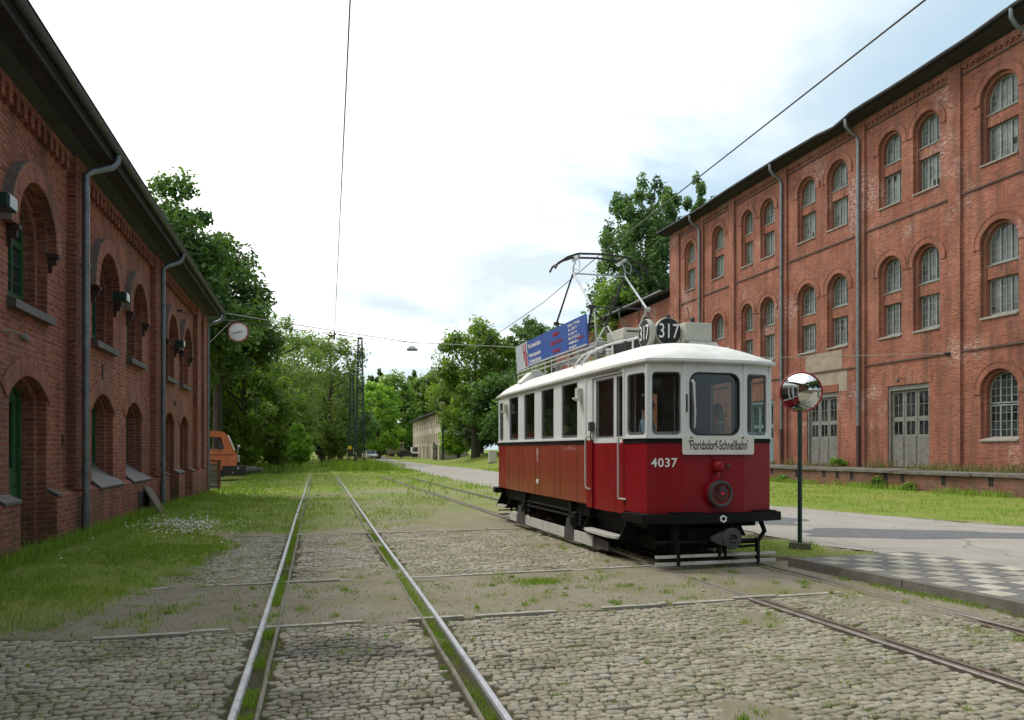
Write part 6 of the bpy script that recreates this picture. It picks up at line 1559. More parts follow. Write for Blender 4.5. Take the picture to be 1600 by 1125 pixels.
mast(-14.75, 69.5, 8.6, .62, .26, 'lattice mast just behind and left of the tallest one, with a yellow plate low down')
mast(-20.3, 87, 7.8, .62, .26, 'far lattice mast behind the small leafy tree beside the left track')
def sign(x, y, z, w, h, c, label, post=True, disc=False):
    r = thing('line_sign', label, 'sign', (x, y, 0)); b = MB()
    if disc: b.lathe([(0, .02), (w / 2, .02), (w / 2, 0)], 18, Matrix(((1, 0, 0, 0), (0, 0, -1, 0), (0, 1, 0, z), (0, 0, 0, 1))))
    else: b.bbox(-w / 2, -.02, z - h / 2, w / 2, .01, z + h / 2, .008)
    obj('plate', b, paint('sign_plate', c, None, .5), r); b = MB(); b.tube([(0, .04, 0), (0, .04, z + h / 2 - .02)], .025, 6); obj('post', b, M['greypaint'], r)
sign(-14.8, 68.9, 1.85, .36, .32, (.70, .50, .02), 'small yellow plate on a post in front of the second lattice mast')
sign(-20.2, 87.2 - 1, 1.45, .26, .30, (.6, .62, .6), 'small white plate low beside the far lattice mast')
sign(-22.0, 115, 4.2, .34, .34, (.6, .62, .6), 'little white square sign right of the tallest lattice mast')
# signal post with crossarms
sp = thing('signal_post', 'dark post with two long pale crossarms and round white signals near the far shed', 'signal post', (-10.2, 111.5, .0), 0)
b = MB(); b.tube([(0, 0, -.1), (0, 0, 7.7)], .16, 10); obj('post', b, M['postgreen'], sp)
for (z, l) in ((5.95, 5.0), (4.4, 5.8)):
    b = MB(); b.tube([(.1, 0, z), (l, -.2, z - .05)], .06, 6); obj('crossarm', b, M['lightgrey'], sp)
b = MB(); b.tube([(2.6, -.1, 4.55), (7.2, -.4, 5.45)], .035, 6); obj('stay', b, M['lightgrey'], sp)
for (x, z, r_) in ((1.35, 5.5, .20), (2.85, 5.55, .15), (5.95, 6.1, .24), (5.65, 5.2, .10)):
    b = MB(); b.bbox(x - r_, -.32, z - r_, x + r_, -.22, z + r_, .03); s_ = obj('signal_plate', b, M['whiteletter'], sp)
    b = MB(); b.box(x - r_ * .35, -.325, z - r_ * .35, x + r_ * .35, -.321, z + r_ * .35); obj('signal_mark', b, M['greypaint'], s_)
    b = MB(); b.tube([(x, -.2, z + r_), (x, -.12, z + r_ + .25)], .02, 5); obj('signal_bracket', b, M['greypaint'], s_)

# ------------------------------------------------------------------ cable cabinet by the road
cb = thing('cable_cabinet', 'grey cable cabinet standing in the grass behind the tram', 'cabinet', (-2.05, 79.5, .35), R_(12))
b = MB(); b.bbox(-.4, -.25, .0, .4, .25, 1.15, .02); b.box(-.43, -.28, 1.15, .43, .28, 1.2); obj('housing', b, M['lightgrey'], cb)
b = MB(); b.box(-.36, -.262, .12, -.01, -.251, 1.08); b.box(.01, -.262, .12, .36, -.251, 1.08); obj('door', b, M['lightgrey'], cb)
b = MB(); b.box(-.42, -.27, -.3, .42, .27, .0); obj('base', b, M['concrete'], cb)

# ------------------------------------------------------------------ orange lorry behind the workshop
M['orange'] = paint('faded_orange_paint', (.70, .19, .085), (.60, .15, .065), .42, 2.5, grime=(.28, .10, .055), gamt=.4)
lr = thing('orange_lorry', 'faded orange lorry cab parked behind the corner of the brick workshop', 'lorry', (-16.75, 43.2, -.10), R_(24))
def prof_body(mb, prof, y0, y1): mb.plate(prof, [], y0, y1, lambda a, z, n: (a, n, z))
b = MB(); cab = [(-1.7, .62), (.62, .62), (.92, .68), (.97, 1.2), (.86, 1.68), (.78, 1.78), (.42, 2.62), (.28, 2.78), (-.1, 2.86), (-1.7, 2.86)]
hole = [(-.95, 1.80), (.28, 1.80), (.10, 2.48), (-.95, 2.52)]
b.plate(cab, [hole], 0, .06, lambda a, z, n: (a, n, z)); b.plate(cab, [hole], 2.3, 2.24, lambda a, z, n: (a, n, z))
for i in range(3, len(cab) - 1):
    if i in (5,): continue
    (x0, z0), (x1, z1) = cab[i], cab[i + 1]; b.hexa([(x0, .061, z0), (x1, .061, z1), (x1, 2.239, z1), (x0, 2.239, z0), (x0 - .04, .061, z0 - .02), (x1 - .04, .061, z1 - .03), (x1 - .04, 2.239, z1 - .03), (x0 - .04, 2.239, z0 - .02)])
b.box(-1.7, .061, .62, -1.64, 2.239, 2.84); b.box(.86, .061, .64, .95, 2.239, 1.2)
obj('cab', b, M['orange'], lr)
b = MB(); b.hexa([(.80, .1, 1.76), (.44, .1, 2.6), (.44, 2.2, 2.6), (.80, 2.2, 1.76), (.77, .1, 1.76), (.41, .1, 2.58), (.41, 2.2, 2.58), (.77, 2.2, 1.76)]); obj('windscreen', b, M['glassW'], lr)
b = MB(); b.tube([(.83, -.02, 1.75), (.47, -.02, 2.62)], .055, 6); obj('windscreen_trim', b, M['whiteletter'], lr)
b = MB(); b.plate(hole, [], .02, None, lambda a, z, n: (a, n, z)); obj('side_window', b, M['glass'], lr)
b = MB(); b.box(-1.05, -.012, 1.46, .75, -.002, 1.50); b.box(-1.0, -.006, .74, -.985, -.001, 1.78); b.box(.36, -.006, .74, .375, -.001, 1.78); b.box(.0, -.02, 1.62, .12, -.002, 1.66); obj('door_seam', b, M['castiron'], lr)
text('door_lettering', 'BAHN', .16, M['signwhite'], lr, fr_mat((-.52, -.004, 1.62), (1, 0, 0), (0, 0, 1)), sx=.9)
b = MB(); b.bbox(-.22, -.2, 1.85, -.02, -.1, 2.42, .03); b.tube([(-.1, -.12, 2.4), (.1, .0, 2.5)], .015, 5); b.tube([(-.1, -.12, 1.9), (.1, .0, 1.75)], .015, 5); obj('side_mirror', b, M['iron'], lr)
b = MB(); b.bbox(.15, -.05, .28, 1.45, 2.35, .85, .04); b.box(-1.7, .1, .35, .2, 2.2, .62); obj('bumper', b, M['iron'], lr)
b = MB(); b.tube([(.98, .3, .62), (1.02, .3, .6)], .05, 8); b.box(.98, -.056, .66, 1.06, -.051, .78); b.box(.7, -.056, .42, .76, -.051, .5); obj('bumper_marks', b, M['lightgrey'], lr)
for y in (.25, .75):
    b = MB(); b.lathe([(0, .08), (.09, .06), (.11, 0), (.08, -.05), (0, -.08)], 12, Matrix.Translation((1.08, y, 1.95)) @ Matrix.Rotation(PI / 2, 4, 'Y')); b.tube([(1.05, y, 1.88), (1.0, y, 1.5), (.95, y, 1.2)], .018, 5); obj('work_lamp', b, M['alu'], lr)
for y0 in (.1, 1.8): b = MB(); b.bbox(.97, y0, 1.05, 1.12, y0 + .4, 1.45, .03); obj('headlamp_guard', b, M['alu'], lr)
for y in (.32, 1.98):
    b = MB(); b.lathe([(.2, -.13), (.42, -.14), (.48, -.10), (.48, .10), (.42, .14), (.2, .13)], 24, Matrix.Translation((-.45, y, .48)) @ Matrix.Rotation(PI / 2, 4, 'X')); w = obj('wheel', b, M['rubber'], lr, smooth=True); b = MB(); b.lathe([(0, -.05), (.22, -.06), (.24, .06), (0, .05)], 16, Matrix.Translation((-.45, y, .48)) @ Matrix.Rotation(PI / 2, 4, 'X')); obj('rim', b, M['orange'], w)
b = MB(); b.box(-6.0, .05, .95, -1.8, 2.3, 1.15); b.box(-6.0, .05, 1.15, -1.8, .1, 1.7); b.box(-6.0, 2.25, 1.15, -1.8, 2.3, 1.7); obj('load_bed', b, M['orange'], lr)
for y in (.32, 1.98):
    b = MB(); b.lathe([(.0, -.13), (.42, -.14), (.48, -.10), (.48, .10), (.42, .14), (.0, .13)], 24, Matrix.Translation((-4.6, y, .48)) @ Matrix.Rotation(PI / 2, 4, 'X')); obj('wheel', b, M['rubber'], lr, smooth=True)

# ------------------------------------------------------------------ far shed and the vehicles by it
sa = math.atan2(167 - 118, -21.9 + 11.0)
sh = thing('old_warehouse', 'far three-storey pale plastered warehouse with small windows half hidden by trees', 'building', (-11.0, 118, 0), sa); sh.scale = (1, -1, 1)
M['plaster'] = paint('stained_plaster', (.48, .42, .33), (.36, .30, .23), .9, .35, grime=(.15, .11, .08), gamt=.55)
b = MB(); Ls = 50.0; hs = []
for g in ((1.5, 3.9, 6.3, 8.7), (13, 15.4), (19, 22, 25.4, 28.8, 32, 35.4, 38.8, 42, 45.5)):
    for x in g:
        hs += [[(x, 4.6 - 1.9), (x + 1.1, 2.7), (x + 1.1, 4.3), (x, 4.3)], [(x, 5.3), (x + 1.1, 5.3), (x + 1.1, 6.9), (x, 6.9)]]
dh_ = [[(x, .1), (x + 1.7, .1), (x + 1.7, 2.3), (x, 2.3)] for x in (1.2, 5.0, 20, 26, 33, 39)]
b.plate([(0, -.3), (Ls, -.3), (Ls, 7.7), (0, 7.7)], hs + dh_, 0, .4, lambda a, z, n: (a, n, z))
b.box(0, -.0 + .41, -.3, .4, 9.6 - .0, 7.7) if False else b.hexa([(0, .41, -.3), (.4, .41, -.3), (.4, 4, -.3), (0, 4, -.3), (0, .41, 7.7), (.4, .41, 7.7), (.4, 4, 8.2), (0, 4, 8.2)])
b.hexa([(0, -10, -.3), (.4, -10, -.3), (.4, -.02, -.3), (0, -.02, -.3), (0, -10, 7.7), (.4, -10, 7.7), (.4, -.02, 7.7), (0, -.02, 7.7)]) if False else None
for x in (0, 11.2, 17.4): b.box(x, -.12, -.3, x + .5, -.002, 7.6)
obj('wall', b, M['plaster'], sh)
for h_ in hs:
    g = MB(); (x0, z0), (x1, _), (_, z1), _ = h_; g.box(x0, .2, z0, x1, .23, z1); g.box((x0 + x1) / 2 - .03, .17, z0, (x0 + x1) / 2 + .03, .2, z1); obj('window', g, M['glassDark'], sh)
for h_ in dh_:
    g = MB(); (x0, z0), (x1, _), (_, z1), _ = h_; g.box(x0, .25, z0, x1, .3, z1); obj('door', g, M['darkwood'], sh)
b = MB(); b.hexa([(-.4, -.7, 7.65), (Ls + .5, -.7, 7.65), (Ls + .5, 4, 8.3), (-.4, 4, 8.3), (-.4, -.7, 7.85), (Ls + .5, -.7, 7.85), (Ls + .5, 4, 8.5), (-.4, 4, 8.5)]); rf_ = obj('roof', b, M['roofing'], sh)
b = MB(); b.box(20, 1.5, 7.9, 21.6, 3.0, 10.2); b.box(19.9, 1.4, 10.2, 21.7, 3.1, 10.4); obj('chimney', b, M['plaster'], rf_)
sg_ = MB(); sg_.box(16.2, -.06, 4.5, 17.3, -.01, 6.1); obj('notice_board', sg_, M['signwhite'], sh)
# fence panels beside the shed
fp = thing('plank_gate', 'dark tall plank gate leaning at the near end of the far warehouse', 'gate', (-11.6, 115.5, 0), sa)
b = MB(); rr_ = random.Random(4)
for k in range(9): b.box(-1.0 + k * .6, -.05, -.1, -.55 + k * .6, .02 + .02 * (k % 2), 2.6 + rr_.uniform(-.25, .25))
obj('planks', b, M['darkwood'], fp); b = MB(); b.box(-1.1, .05, .5, 4.5, .12, .62); b.box(-1.1, .05, 1.9, 4.5, .12, 2.02); obj('gate_rail', b, M['darkwood'], fp)

def car(name, label, cat, loc, rotz, body_m, L_=3.9, W_=1.65, H_=1.42, van=False):
    r = thing(name, label, cat, loc, rotz)
    pr = [(-L_ / 2, .28), (L_ / 2, .28), (L_ / 2, .62), (L_ / 2 - .1, .74), (L_ * .22, .86), (L_ * .08, H_ - .04), (-L_ * .28, H_), (-L_ * .46, .92), (-L_ / 2, .8)] if not van else [(-L_ / 2, .3), (L_ / 2, .3), (L_ / 2, .95), (L_ * .40, 1.1), (L_ * .30, H_), (-L_ / 2, H_)]
    b = MB(); hl_ = [(L_ * .185, .90), (L_ * .065, H_ - .12), (-L_ * .26, H_ - .10), (-L_ * .40, .93)] if not van else [(L_ * .36, 1.12), (L_ * .27, H_ - .15), (L_ * .05, H_ - .15), (L_ * .05, 1.12)]
    b.plate(pr, [hl_], -W_ / 2, -W_ / 2 + .05, lambda a, z, n: (a, n, z)); b.plate(pr, [hl_], W_ / 2, W_ / 2 - .05, lambda a, z, n: (a, n, z))
    for i in range(len(pr)):
        (x0, z0), (x1, z1) = pr[i], pr[(i + 1) % len(pr)]
        if (not van and i in (4, 6)) or (van and i == 3): continue
        b.add([(x0, -W_ / 2, z0), (x1, -W_ / 2, z1), (x1, W_ / 2, z1), (x0, W_ / 2, z0)], [(0, 1, 2, 3)])
    obj('body', b, body_m, r)
    for i in ((4, 6) if not van else (3,)):
        (x0, z0), (x1, z1) = pr[i], pr[i + 1]; g = MB(); g.add([(x0, -W_ / 2 + .08, z0), (x1, -W_ / 2 + .1, z1), (x1, W_ / 2 - .1, z1), (x0, W_ / 2 - .08, z0)], [(0, 1, 2, 3)]); obj('windscreen' if i in (3, 4) else 'rear_window', g, M['glassDark'], r)
    for s in (-1, 1): g = MB(); g.plate(hl_, [], s * (W_ / 2 - .02), s * (W_ / 2 - .03), lambda a, z, n: (a, n, z)); obj('side_window', g, M['glassDark'], r)
    for x in (L_ * .31, -L_ * .30):
        for s in (-1, 1): g = MB(); g.lathe([(0, -.09), (.27, -.1), (.31, -.07), (.31, .07), (.27, .1), (0, .09)], 18, Matrix.Translation((x, s * (W_ / 2 - .08), .31)) @ Matrix.Rotation(PI / 2, 4, 'X')); obj('wheel', g, M['rubber'], r, smooth=True)
    for s in (-1, 1):
        g = MB(); g.box(L_ / 2 - .02, s * W_ * .36 - .14, .55, L_ / 2 + .015, s * W_ * .36 + .14, .70); obj('headlight', g, M['alu'], r)
        g = MB(); g.box(-L_ / 2 - .015, s * W_ * .38 - .1, .6, -L_ / 2 + .02, s * W_ * .38 + .1, .78); obj('tail_light', g, M['tramred'], r)
    g = MB(); g.bbox(L_ / 2 - .04, -W_ / 2 + .03, .28, L_ / 2 + .06, W_ / 2 - .03, .46, .03); obj('bumper', g, M['iron'], r)
    return r
car('parked_car', 'small white car far off where the road enters the wood', 'car', (-24.6, 131, .05), R_(-62), paint('white_car_paint', (.68, .69, .70), None, .3, coat=.5))
car('parked_car', 'dark car parked in front of the far warehouse', 'car', (-21.0, 152, .05), R_(8), paint('dark_car_paint', (.03, .034, .042), None, .3, coat=.5), 4.2, 1.7, 1.4)
car('parked_van', 'white van nose-on beside the far warehouse wall', 'van', (-20.0, 158, .05), R_(-75), paint('van_white', (.6, .6, .58), None, .4), 4.4, 1.8, 2.1, True)
wk = thing('rail_wagon', 'old olive works wagon with a glazed cab standing left of the far warehouse', 'wagon', (-25.4, 166, .05), R_(10))
b = MB(); b.bbox(-2.2, -1.1, .7, 2.2, 1.1, 1.7, .06); obj('body', b, paint('olive_paint', (.13, .13, .075), (.1, .09, .05), .7), wk)
b = MB(); b.plate([(-1.5, 1.7), (1.7, 1.7), (1.5, 3.0), (-1.4, 3.0)], [[(-1.2, 1.95), (-.2, 1.95), (-.2, 2.7), (-1.15, 2.7)], [(.1, 1.95), (1.3, 1.95), (1.2, 2.7), (.1, 2.7)]], -1.05, 1.05, lambda a, z, n: (a, n, z)); obj('cab', b, paint('pale_olive', (.22, .20, .13), (.15, .13, .09), .7), wk)
b = MB(); b.bbox(-1.6, -1.2, 3.0, 1.75, 1.2, 3.15, .05); obj('roof', b, M['concrete'], wk)
for x in (-1.4, 1.4):
    for s in (-.8, .8): b = MB(); b.lathe([(0, -.06), (.36, -.07), (.4, .05), (0, .06)], 16, Matrix.Translation((x, s, .42)) @ Matrix.Rotation(PI / 2, 4, 'X')); obj('wheel', b, M['castiron'], wk)
b = MB(); b.box(-2.3, -.9, .5, 2.3, .9, .7); obj('underframe', b, M['iron'], wk)
# distant tram at the wood's edge
dt = thing('distant_tram', 'distant dark tram with a cream window band behind the far white car', 'tram', (-27.5, 152, .05), R_(14))
b = MB(); b.bbox(-1.1, -5, .6, 1.1, 5, 1.75, .12); obj('lower_body', b, paint('brown_tram_paint', (.10, .07, .03), None, .5), dt)
b = MB(); b.plate([(-1.08, 1.75), (1.08, 1.75), (1.05, 2.9), (-1.05, 2.9)], [rrect(-.9, 1.9, -.4, 2.7, .05), rrect(-.3, 1.9, .3, 2.7, .05), rrect(.4, 1.9, .9, 2.7, .05)], -4.95, -4.85, lambda a, z, n: (a, n, z)); b.box(-1.08, -4.84, 1.75, -1.0, 4.9, 2.9); b.box(1.0, -4.84, 1.75, 1.08, 4.9, 2.9); obj('window_band', b, paint('cream_band', (.42, .37, .22), None, .5), dt)
b = MB(); b.bbox(-.99, -4.8, 1.76, .99, 4.8, 2.85, .02); obj('window_glass', b, M['glassDark'], dt); b = MB(); b.bbox(-1.15, -5.1, 2.9, 1.15, 5.1, 3.15, .1); obj('roof', b, M['greypaint'], dt)
b = MB(); b.box(-.9, -4, .1, .9, 4, .6); obj('underframe', b, M['iron'], dt)
# fallen branches in the meadow
def branch(x, y, s, rot, label):
    b = MB(); r = random.Random(int(x * 7)); b.tube([(-s, 0, .08), (-.3 * s, .05, .14), (.4 * s, -.05, .1), (s, .04, .2)], [.06, .05, .04, .015], 6)
    for k in range(6): t = r.uniform(-.6, .8) * s; b.tube([(t, 0, .12), (t + r.uniform(-.2, .3), r.uniform(-.4, .4), r.uniform(.1, .45))], [.025, .008], 5)
    o = obj('fallen_branch', b, M['darkwood'], None); o.location = (x, y, float(ground_z(np.array(x), np.array(y)))); o.rotation_euler.z = rot; tag(o, label, 'branch')
branch(-17.6, 55.5, .8, .2, 'bare fallen branch lying in the far grass left of the track'); branch(-18.5, 47, .5, .5, 'small dead branch in the grass right of the orange lorry')
lg = MB(); lg.tube([(-.8, 0, .25), (.7, .1, .3)], [.26, .22], 10); lg.tube([(-.5, .4, .2), (.9, .5, .25)], [.2, .18], 10); o = obj('log_pile', lg, M['oldwood'], None); o.location = (-18.6, 53, .0); tag(o, 'short grey logs lying in front of the orange lorry bumper', 'logs')
# ------------------------------------------------------------------ trees
M['bark'] = paint('bark', (.075, .062, .048), (.045, .038, .03), .95, 4, bmp=.6, bscale=12)
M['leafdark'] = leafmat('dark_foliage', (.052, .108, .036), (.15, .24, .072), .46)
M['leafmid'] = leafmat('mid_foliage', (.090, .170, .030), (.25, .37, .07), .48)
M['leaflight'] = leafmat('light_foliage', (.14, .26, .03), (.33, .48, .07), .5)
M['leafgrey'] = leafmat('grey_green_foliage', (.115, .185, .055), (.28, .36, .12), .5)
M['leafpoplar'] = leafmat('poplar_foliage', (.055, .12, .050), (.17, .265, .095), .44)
def crown_mesh(seed, clumps, per, leaf, spread):
    # clumps: (n,5) x,y,z, rx, rz ; leaves spread over the shell and volume of every clump
    g = np.random.default_rng(seed); n = len(clumps); tot = n * per
    c = np.repeat(clumps, per, 0)
    d = g.normal(0, 1, (tot, 3)); d /= np.linalg.norm(d, axis=1)[:, None]
    rad = g.random(tot) ** .45 * spread
    p = c[:, :3] + d * rad[:, None] * np.stack([c[:, 3], c[:, 3], c[:, 4]], -1)
    p[:, 2] -= .12 * c[:, 3] * (d[:, 0] ** 2 + d[:, 1] ** 2)
    nrm = d * .6 + g.normal(0, .55, (tot, 3)) + np.array((0, 0, .55)); nrm /= np.linalg.norm(nrm, axis=1)[:, None]
    t = np.cross(nrm, g.normal(0, 1, (tot, 3))); t /= np.linalg.norm(t, axis=1)[:, None] + 1e-9; b = np.cross(nrm, t)
    s = leaf * g.uniform(.55, 1.35, tot)[:, None]
    V = np.stack([p - t * s, p - b * s * .55 + t * s * .1, p + t * s, p + b * s * .55 + t * s * .1], 1).reshape(-1, 3)
    F = np.arange(tot * 4).reshape(-1, 4)
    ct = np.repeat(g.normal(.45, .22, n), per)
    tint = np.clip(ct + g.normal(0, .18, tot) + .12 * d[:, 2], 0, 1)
    return V, F, np.repeat(tint, 4)
def trunk_mb(h, r, limbs, lean=(0, 0)):
    mb = MB(); pts = [(0, 0, -.3), (.04 * h * lean[0], .04 * h * lean[1], h * .25), (.1 * h * lean[0], .1 * h * lean[1], h * .55), (.16 * h * lean[0], .16 * h * lean[1], h * .9)]
    mb.tube(pts, [r * 1.35, r, r * .7, r * .15], 9)
    for (z, p) in limbs:
        t = z / (h * .9); base = Vector((.16 * h * lean[0] * t * t, .16 * h * lean[1] * t * t, z)); p = Vector(p); m = base.lerp(p, .5) + Vector((0, 0, -.06 * (p - base).length))
        mb.tube([base, m, p], [r * .42 * (1 - .5 * t), r * .26, r * .05], 6)
    return mb
NT = [0]
def tree(name, label, x, y, H, rx, zb, mat, leaf=.2, n=60, per=120, cr=1.1, seed=1, shape='round', cat='tree', group=None, z=None, lean=(0, 0), sq=1.0, spread=1.0, trunk=.3):
    z = float(ground_z(np.array(float(x)), np.array(float(y)))) if z is None else z
    r = thing(name, label, cat, (x, y, z), 0, group); g = np.random.default_rng(seed)
    cl = []; zm = (H + zb) / 2; rz = (H - zb) / 2
    if shape == 'round':
        while len(cl) < n:
            d = g.normal(0, 1, 3); d /= np.linalg.norm(d); q = g.uniform(.45, 1.0) ** .6
            lob = 1 + .22 * math.sin(3 * math.atan2(d[1], d[0]) + seed) * (1 - abs(d[2])) + .16 * math.sin(5 * d[2] + seed * 2)
            k = cr * g.uniform(.6, 1.25); px, py, pz = d * q * lob * np.array((rx - k * .8, rx - k * .8, rz - k * .6))
            f = 1 - .28 * max(0, pz / rz)
            cl.append((px * f + lean[0] * .1 * (pz + rz), py * f + lean[1] * .1 * (pz + rz), zm + pz, k, k * .8))
    elif shape == 'plume':
        for s in range(n // 7):
            a = g.uniform(0, 2 * PI); q = math.sqrt(g.random()) * rx * .8; top = H * (1 - .30 * (q / rx) ** 1.5 * g.uniform(.5, 1.4)) - g.uniform(0, 1.5)
            sx, sy = q * math.cos(a), q * math.sin(a)
            for j in range(7):
                t = (j + g.uniform(.2, .9)) / 7; zz = zb + (top - zb) * t; k = cr * (1.25 - .9 * t) * g.uniform(.8, 1.2)
                wd = .45 + .55 * math.sin(PI * min(1, .25 + t * .75)) ; cl.append((sx * (.55 + .45 * wd) + g.normal(0, .35), sy * wd + g.normal(0, .35), zz, k, k * 1.5))
    elif shape == 'wispy':
        while len(cl) < n:
            a = g.uniform(0, 2 * PI); q = math.sqrt(g.random()) * rx; zz = zb + (H - zb) * g.random() ** .8; k = cr * g.uniform(.45, 1.1)
            f = math.sin(PI * min(.98, .18 + .72 * (zz - zb) / (H - zb))) ** .6; cl.append((q * f * math.cos(a), q * f * math.sin(a), zz, k, k * 1.15))
    cl = np.array(cl); V, F, t = crown_mesh(seed + 100, cl, per, leaf, spread)
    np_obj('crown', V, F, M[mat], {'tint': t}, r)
    lim = []
    for c in cl[g.permutation(len(cl))[:16]]: lim.append((min(max(zb * .6, c[2] - g.uniform(1, 3) * rx / 4), H * .8), tuple(c[:3])))
    obj('trunk', trunk_mb(H * .92, trunk, lim, lean), M['bark'], r, smooth=True)
    NT[0] += 1; return r
def copy_tree(src, label, x, y, rot, sc, scz=None, group=None):
    c = src.copy(); COL.objects.link(c); c.location = (x, y, float(ground_z(np.array(float(x)), np.array(float(y))))); c.rotation_euler.z = rot; c.scale = (sc, sc, scz or sc); c['label'] = label
    if group: c['group'] = group
    for ch in list(src.children):
        d = ch.copy(); COL.objects.link(d); d.parent = c
    return c
# left: tall dark trees behind the workshop
tree('broad_tree', 'tall dark broadleaf tree rising above the workshop roof, the leftmost', -18.2, 41.5, 16.6, 4.4, 3.5, 'leafdark', .17, 130, 170, 1.05, 1, lean=(0, 0))
tree('broad_tree', 'dark broadleaf tree with a rounded crown just behind the clock', -19.3, 49.5, 15.6, 4.1, 6.0, 'leafdark', .18, 120, 170, 1.1, 2)
tree('broad_tree', 'dark tree filling the gap between the workshop corner and the lorry', -23.5, 53, 14.0, 5.0, 1.5, 'leafdark', .2, 80, 120, 1.2, 3)
tree('broad_tree', 'mid-green tree with drooping boughs below the clock', -20.6, 58, 10.6, 4.6, 1.0, 'leafmid', .18, 90, 130, 1.0, 4)
# left wood along the meadow
W1 = tree('woodland_tree', 'tall wispy grey-green tree with thin sky-pierced crown left of the masts', -21.8, 70, 13.6, 4.2, 2.2, 'leafgrey', .15, 110, 80, .95, 5, 'wispy', group='trees of the left wood', spread=1.25)
W2 = tree('woodland_tree', 'grey-green tree with an open crown directly behind the tallest mast', -20.2, 84, 14.2, 4.6, 2.5, 'leafgrey', .17, 100, 80, 1.05, 6, 'wispy', group='trees of the left wood', spread=1.25)
W3 = tree('woodland_tree', 'fresh mid-green tree leaning out over the meadow at the left edge of the wood', -25.5, 66, 13.2, 4.6, 1.6, 'leafmid', .19, 95, 110, 1.1, 7, group='trees of the left wood')
copy_tree(W1, 'thin grey-green tree right of the clock, behind the mid-green one', -28.0, 78, 1.3, 1.12, 1.18, 'trees of the left wood')
copy_tree(W2, 'pale open-crowned tree left of the far lattice mast', -26.0, 92, 2.2, 1.15, 1.1, 'trees of the left wood')
D1 = tree('woodland_tree', 'dark low-branched tree in the shaded depth of the wood behind the masts', -24.5, 98, 12.0, 5.6, .6, 'leafdark', .26, 80, 110, 1.4, 8, group='trees of the left wood')
for i, (x, y, s, lab) in enumerate(((-31.5, 84, 1.0, 'dark tree deep in the wood behind the pale open-crowned trees'), (-34, 70, 1.1, 'dark tree at the far left behind the orange lorry'), (-30.5, 112, 1.15, 'dark tree closing the gap between the masts'), (-36, 96, 1.2, 'dark tree in the deepest part of the left wood'), (-42, 82, 1.2, 'dark tree behind the workshop roof, mostly hidden'))): copy_tree(D1, lab, x, y, 1.1 * i + .4, s, s, 'trees of the left wood')
for i, (x, y, s, lab) in enumerate(((-24.5, 108, .95, 'dark undergrowth tree low between the masts'), (-29, 75, .9, 'dark low tree behind the bright bushes'), (-36.5, 112, 1.0, 'dark tree far behind the clock'), (-33, 130, 1.15, 'dark tree at the wood end behind the second mast'), (-30, 58, .9, 'dark low tree behind the lorry cab'), (-46, 120, 1.3, 'dark tree in the farthest corner of the left wood'), (-40, 66, 1.1, 'dark tree beyond the lorry load bed'), (-52, 95, 1.4, 'broad dark tree behind the workshop far end'))): copy_tree(D1, lab, x, y, .7 * i + 2, s, s, 'trees of the left wood')
# light bushes at its foot
B1 = tree('leafy_bush', 'bright green tall bush right of the orange lorry', -20.2, 57.0, 4.3, 1.5, .1, 'leaflight', .14, 60, 90, .55, 11, cat='bush', group='bright bushes at the edge of the wood', trunk=.08)
for (x, y, r_, s, lab) in ((-18.9, 60.5, 1, .92, 'bright pointed bush second from the orange lorry'), (-22.0, 54.5, 2, .8, 'low bright bush close to the orange lorry'), (-18.7, 66.5, 3, .9, 'bright bush left of the far lattice mast'), (-20.0, 69, 4, .75, 'small bright bush behind the pointed one'), (-24.2, 60, 5, 1.1, 'bright bush partly hidden by the lorry cab')): copy_tree(B1, lab, x, y, r_, s, s * 1.05, 'bright bushes at the edge of the wood')
for (x, y, r_, s, lab) in ((-33, 96, 2, 1.7, 'dim bush closing the dark gap below the wood behind the masts'), (-28.5, 82, 3, 1.5, 'dim bush under the open-crowned trees left of the masts'), (-39, 112, 1, 1.9, 'dim bush at the far foot of the left wood'), (-27, 70, 5, 1.3, 'bush in the shade behind the pointed bright one')): copy_tree(B1, lab, x, y, r_, s, s, 'bright bushes at the edge of the wood')
for (x, y, r_, s, lab) in ((1.5, 100, 2, 1.9, 'bush under the dark trees just above the cable cabinet'), (5, 110, 4, 2.2, 'tall bush under the dark trees behind the tram rear')): copy_tree(B1, lab, x, y, r_, s, s, 'bright bushes at the edge of the wood')
tree('small_tree', 'small leafy tree in front of the far lattice mast', -20.0, 84.0, 4.6, 1.9, .8, 'leafmid', .16, 50, 100, .7, 13, trunk=.1)
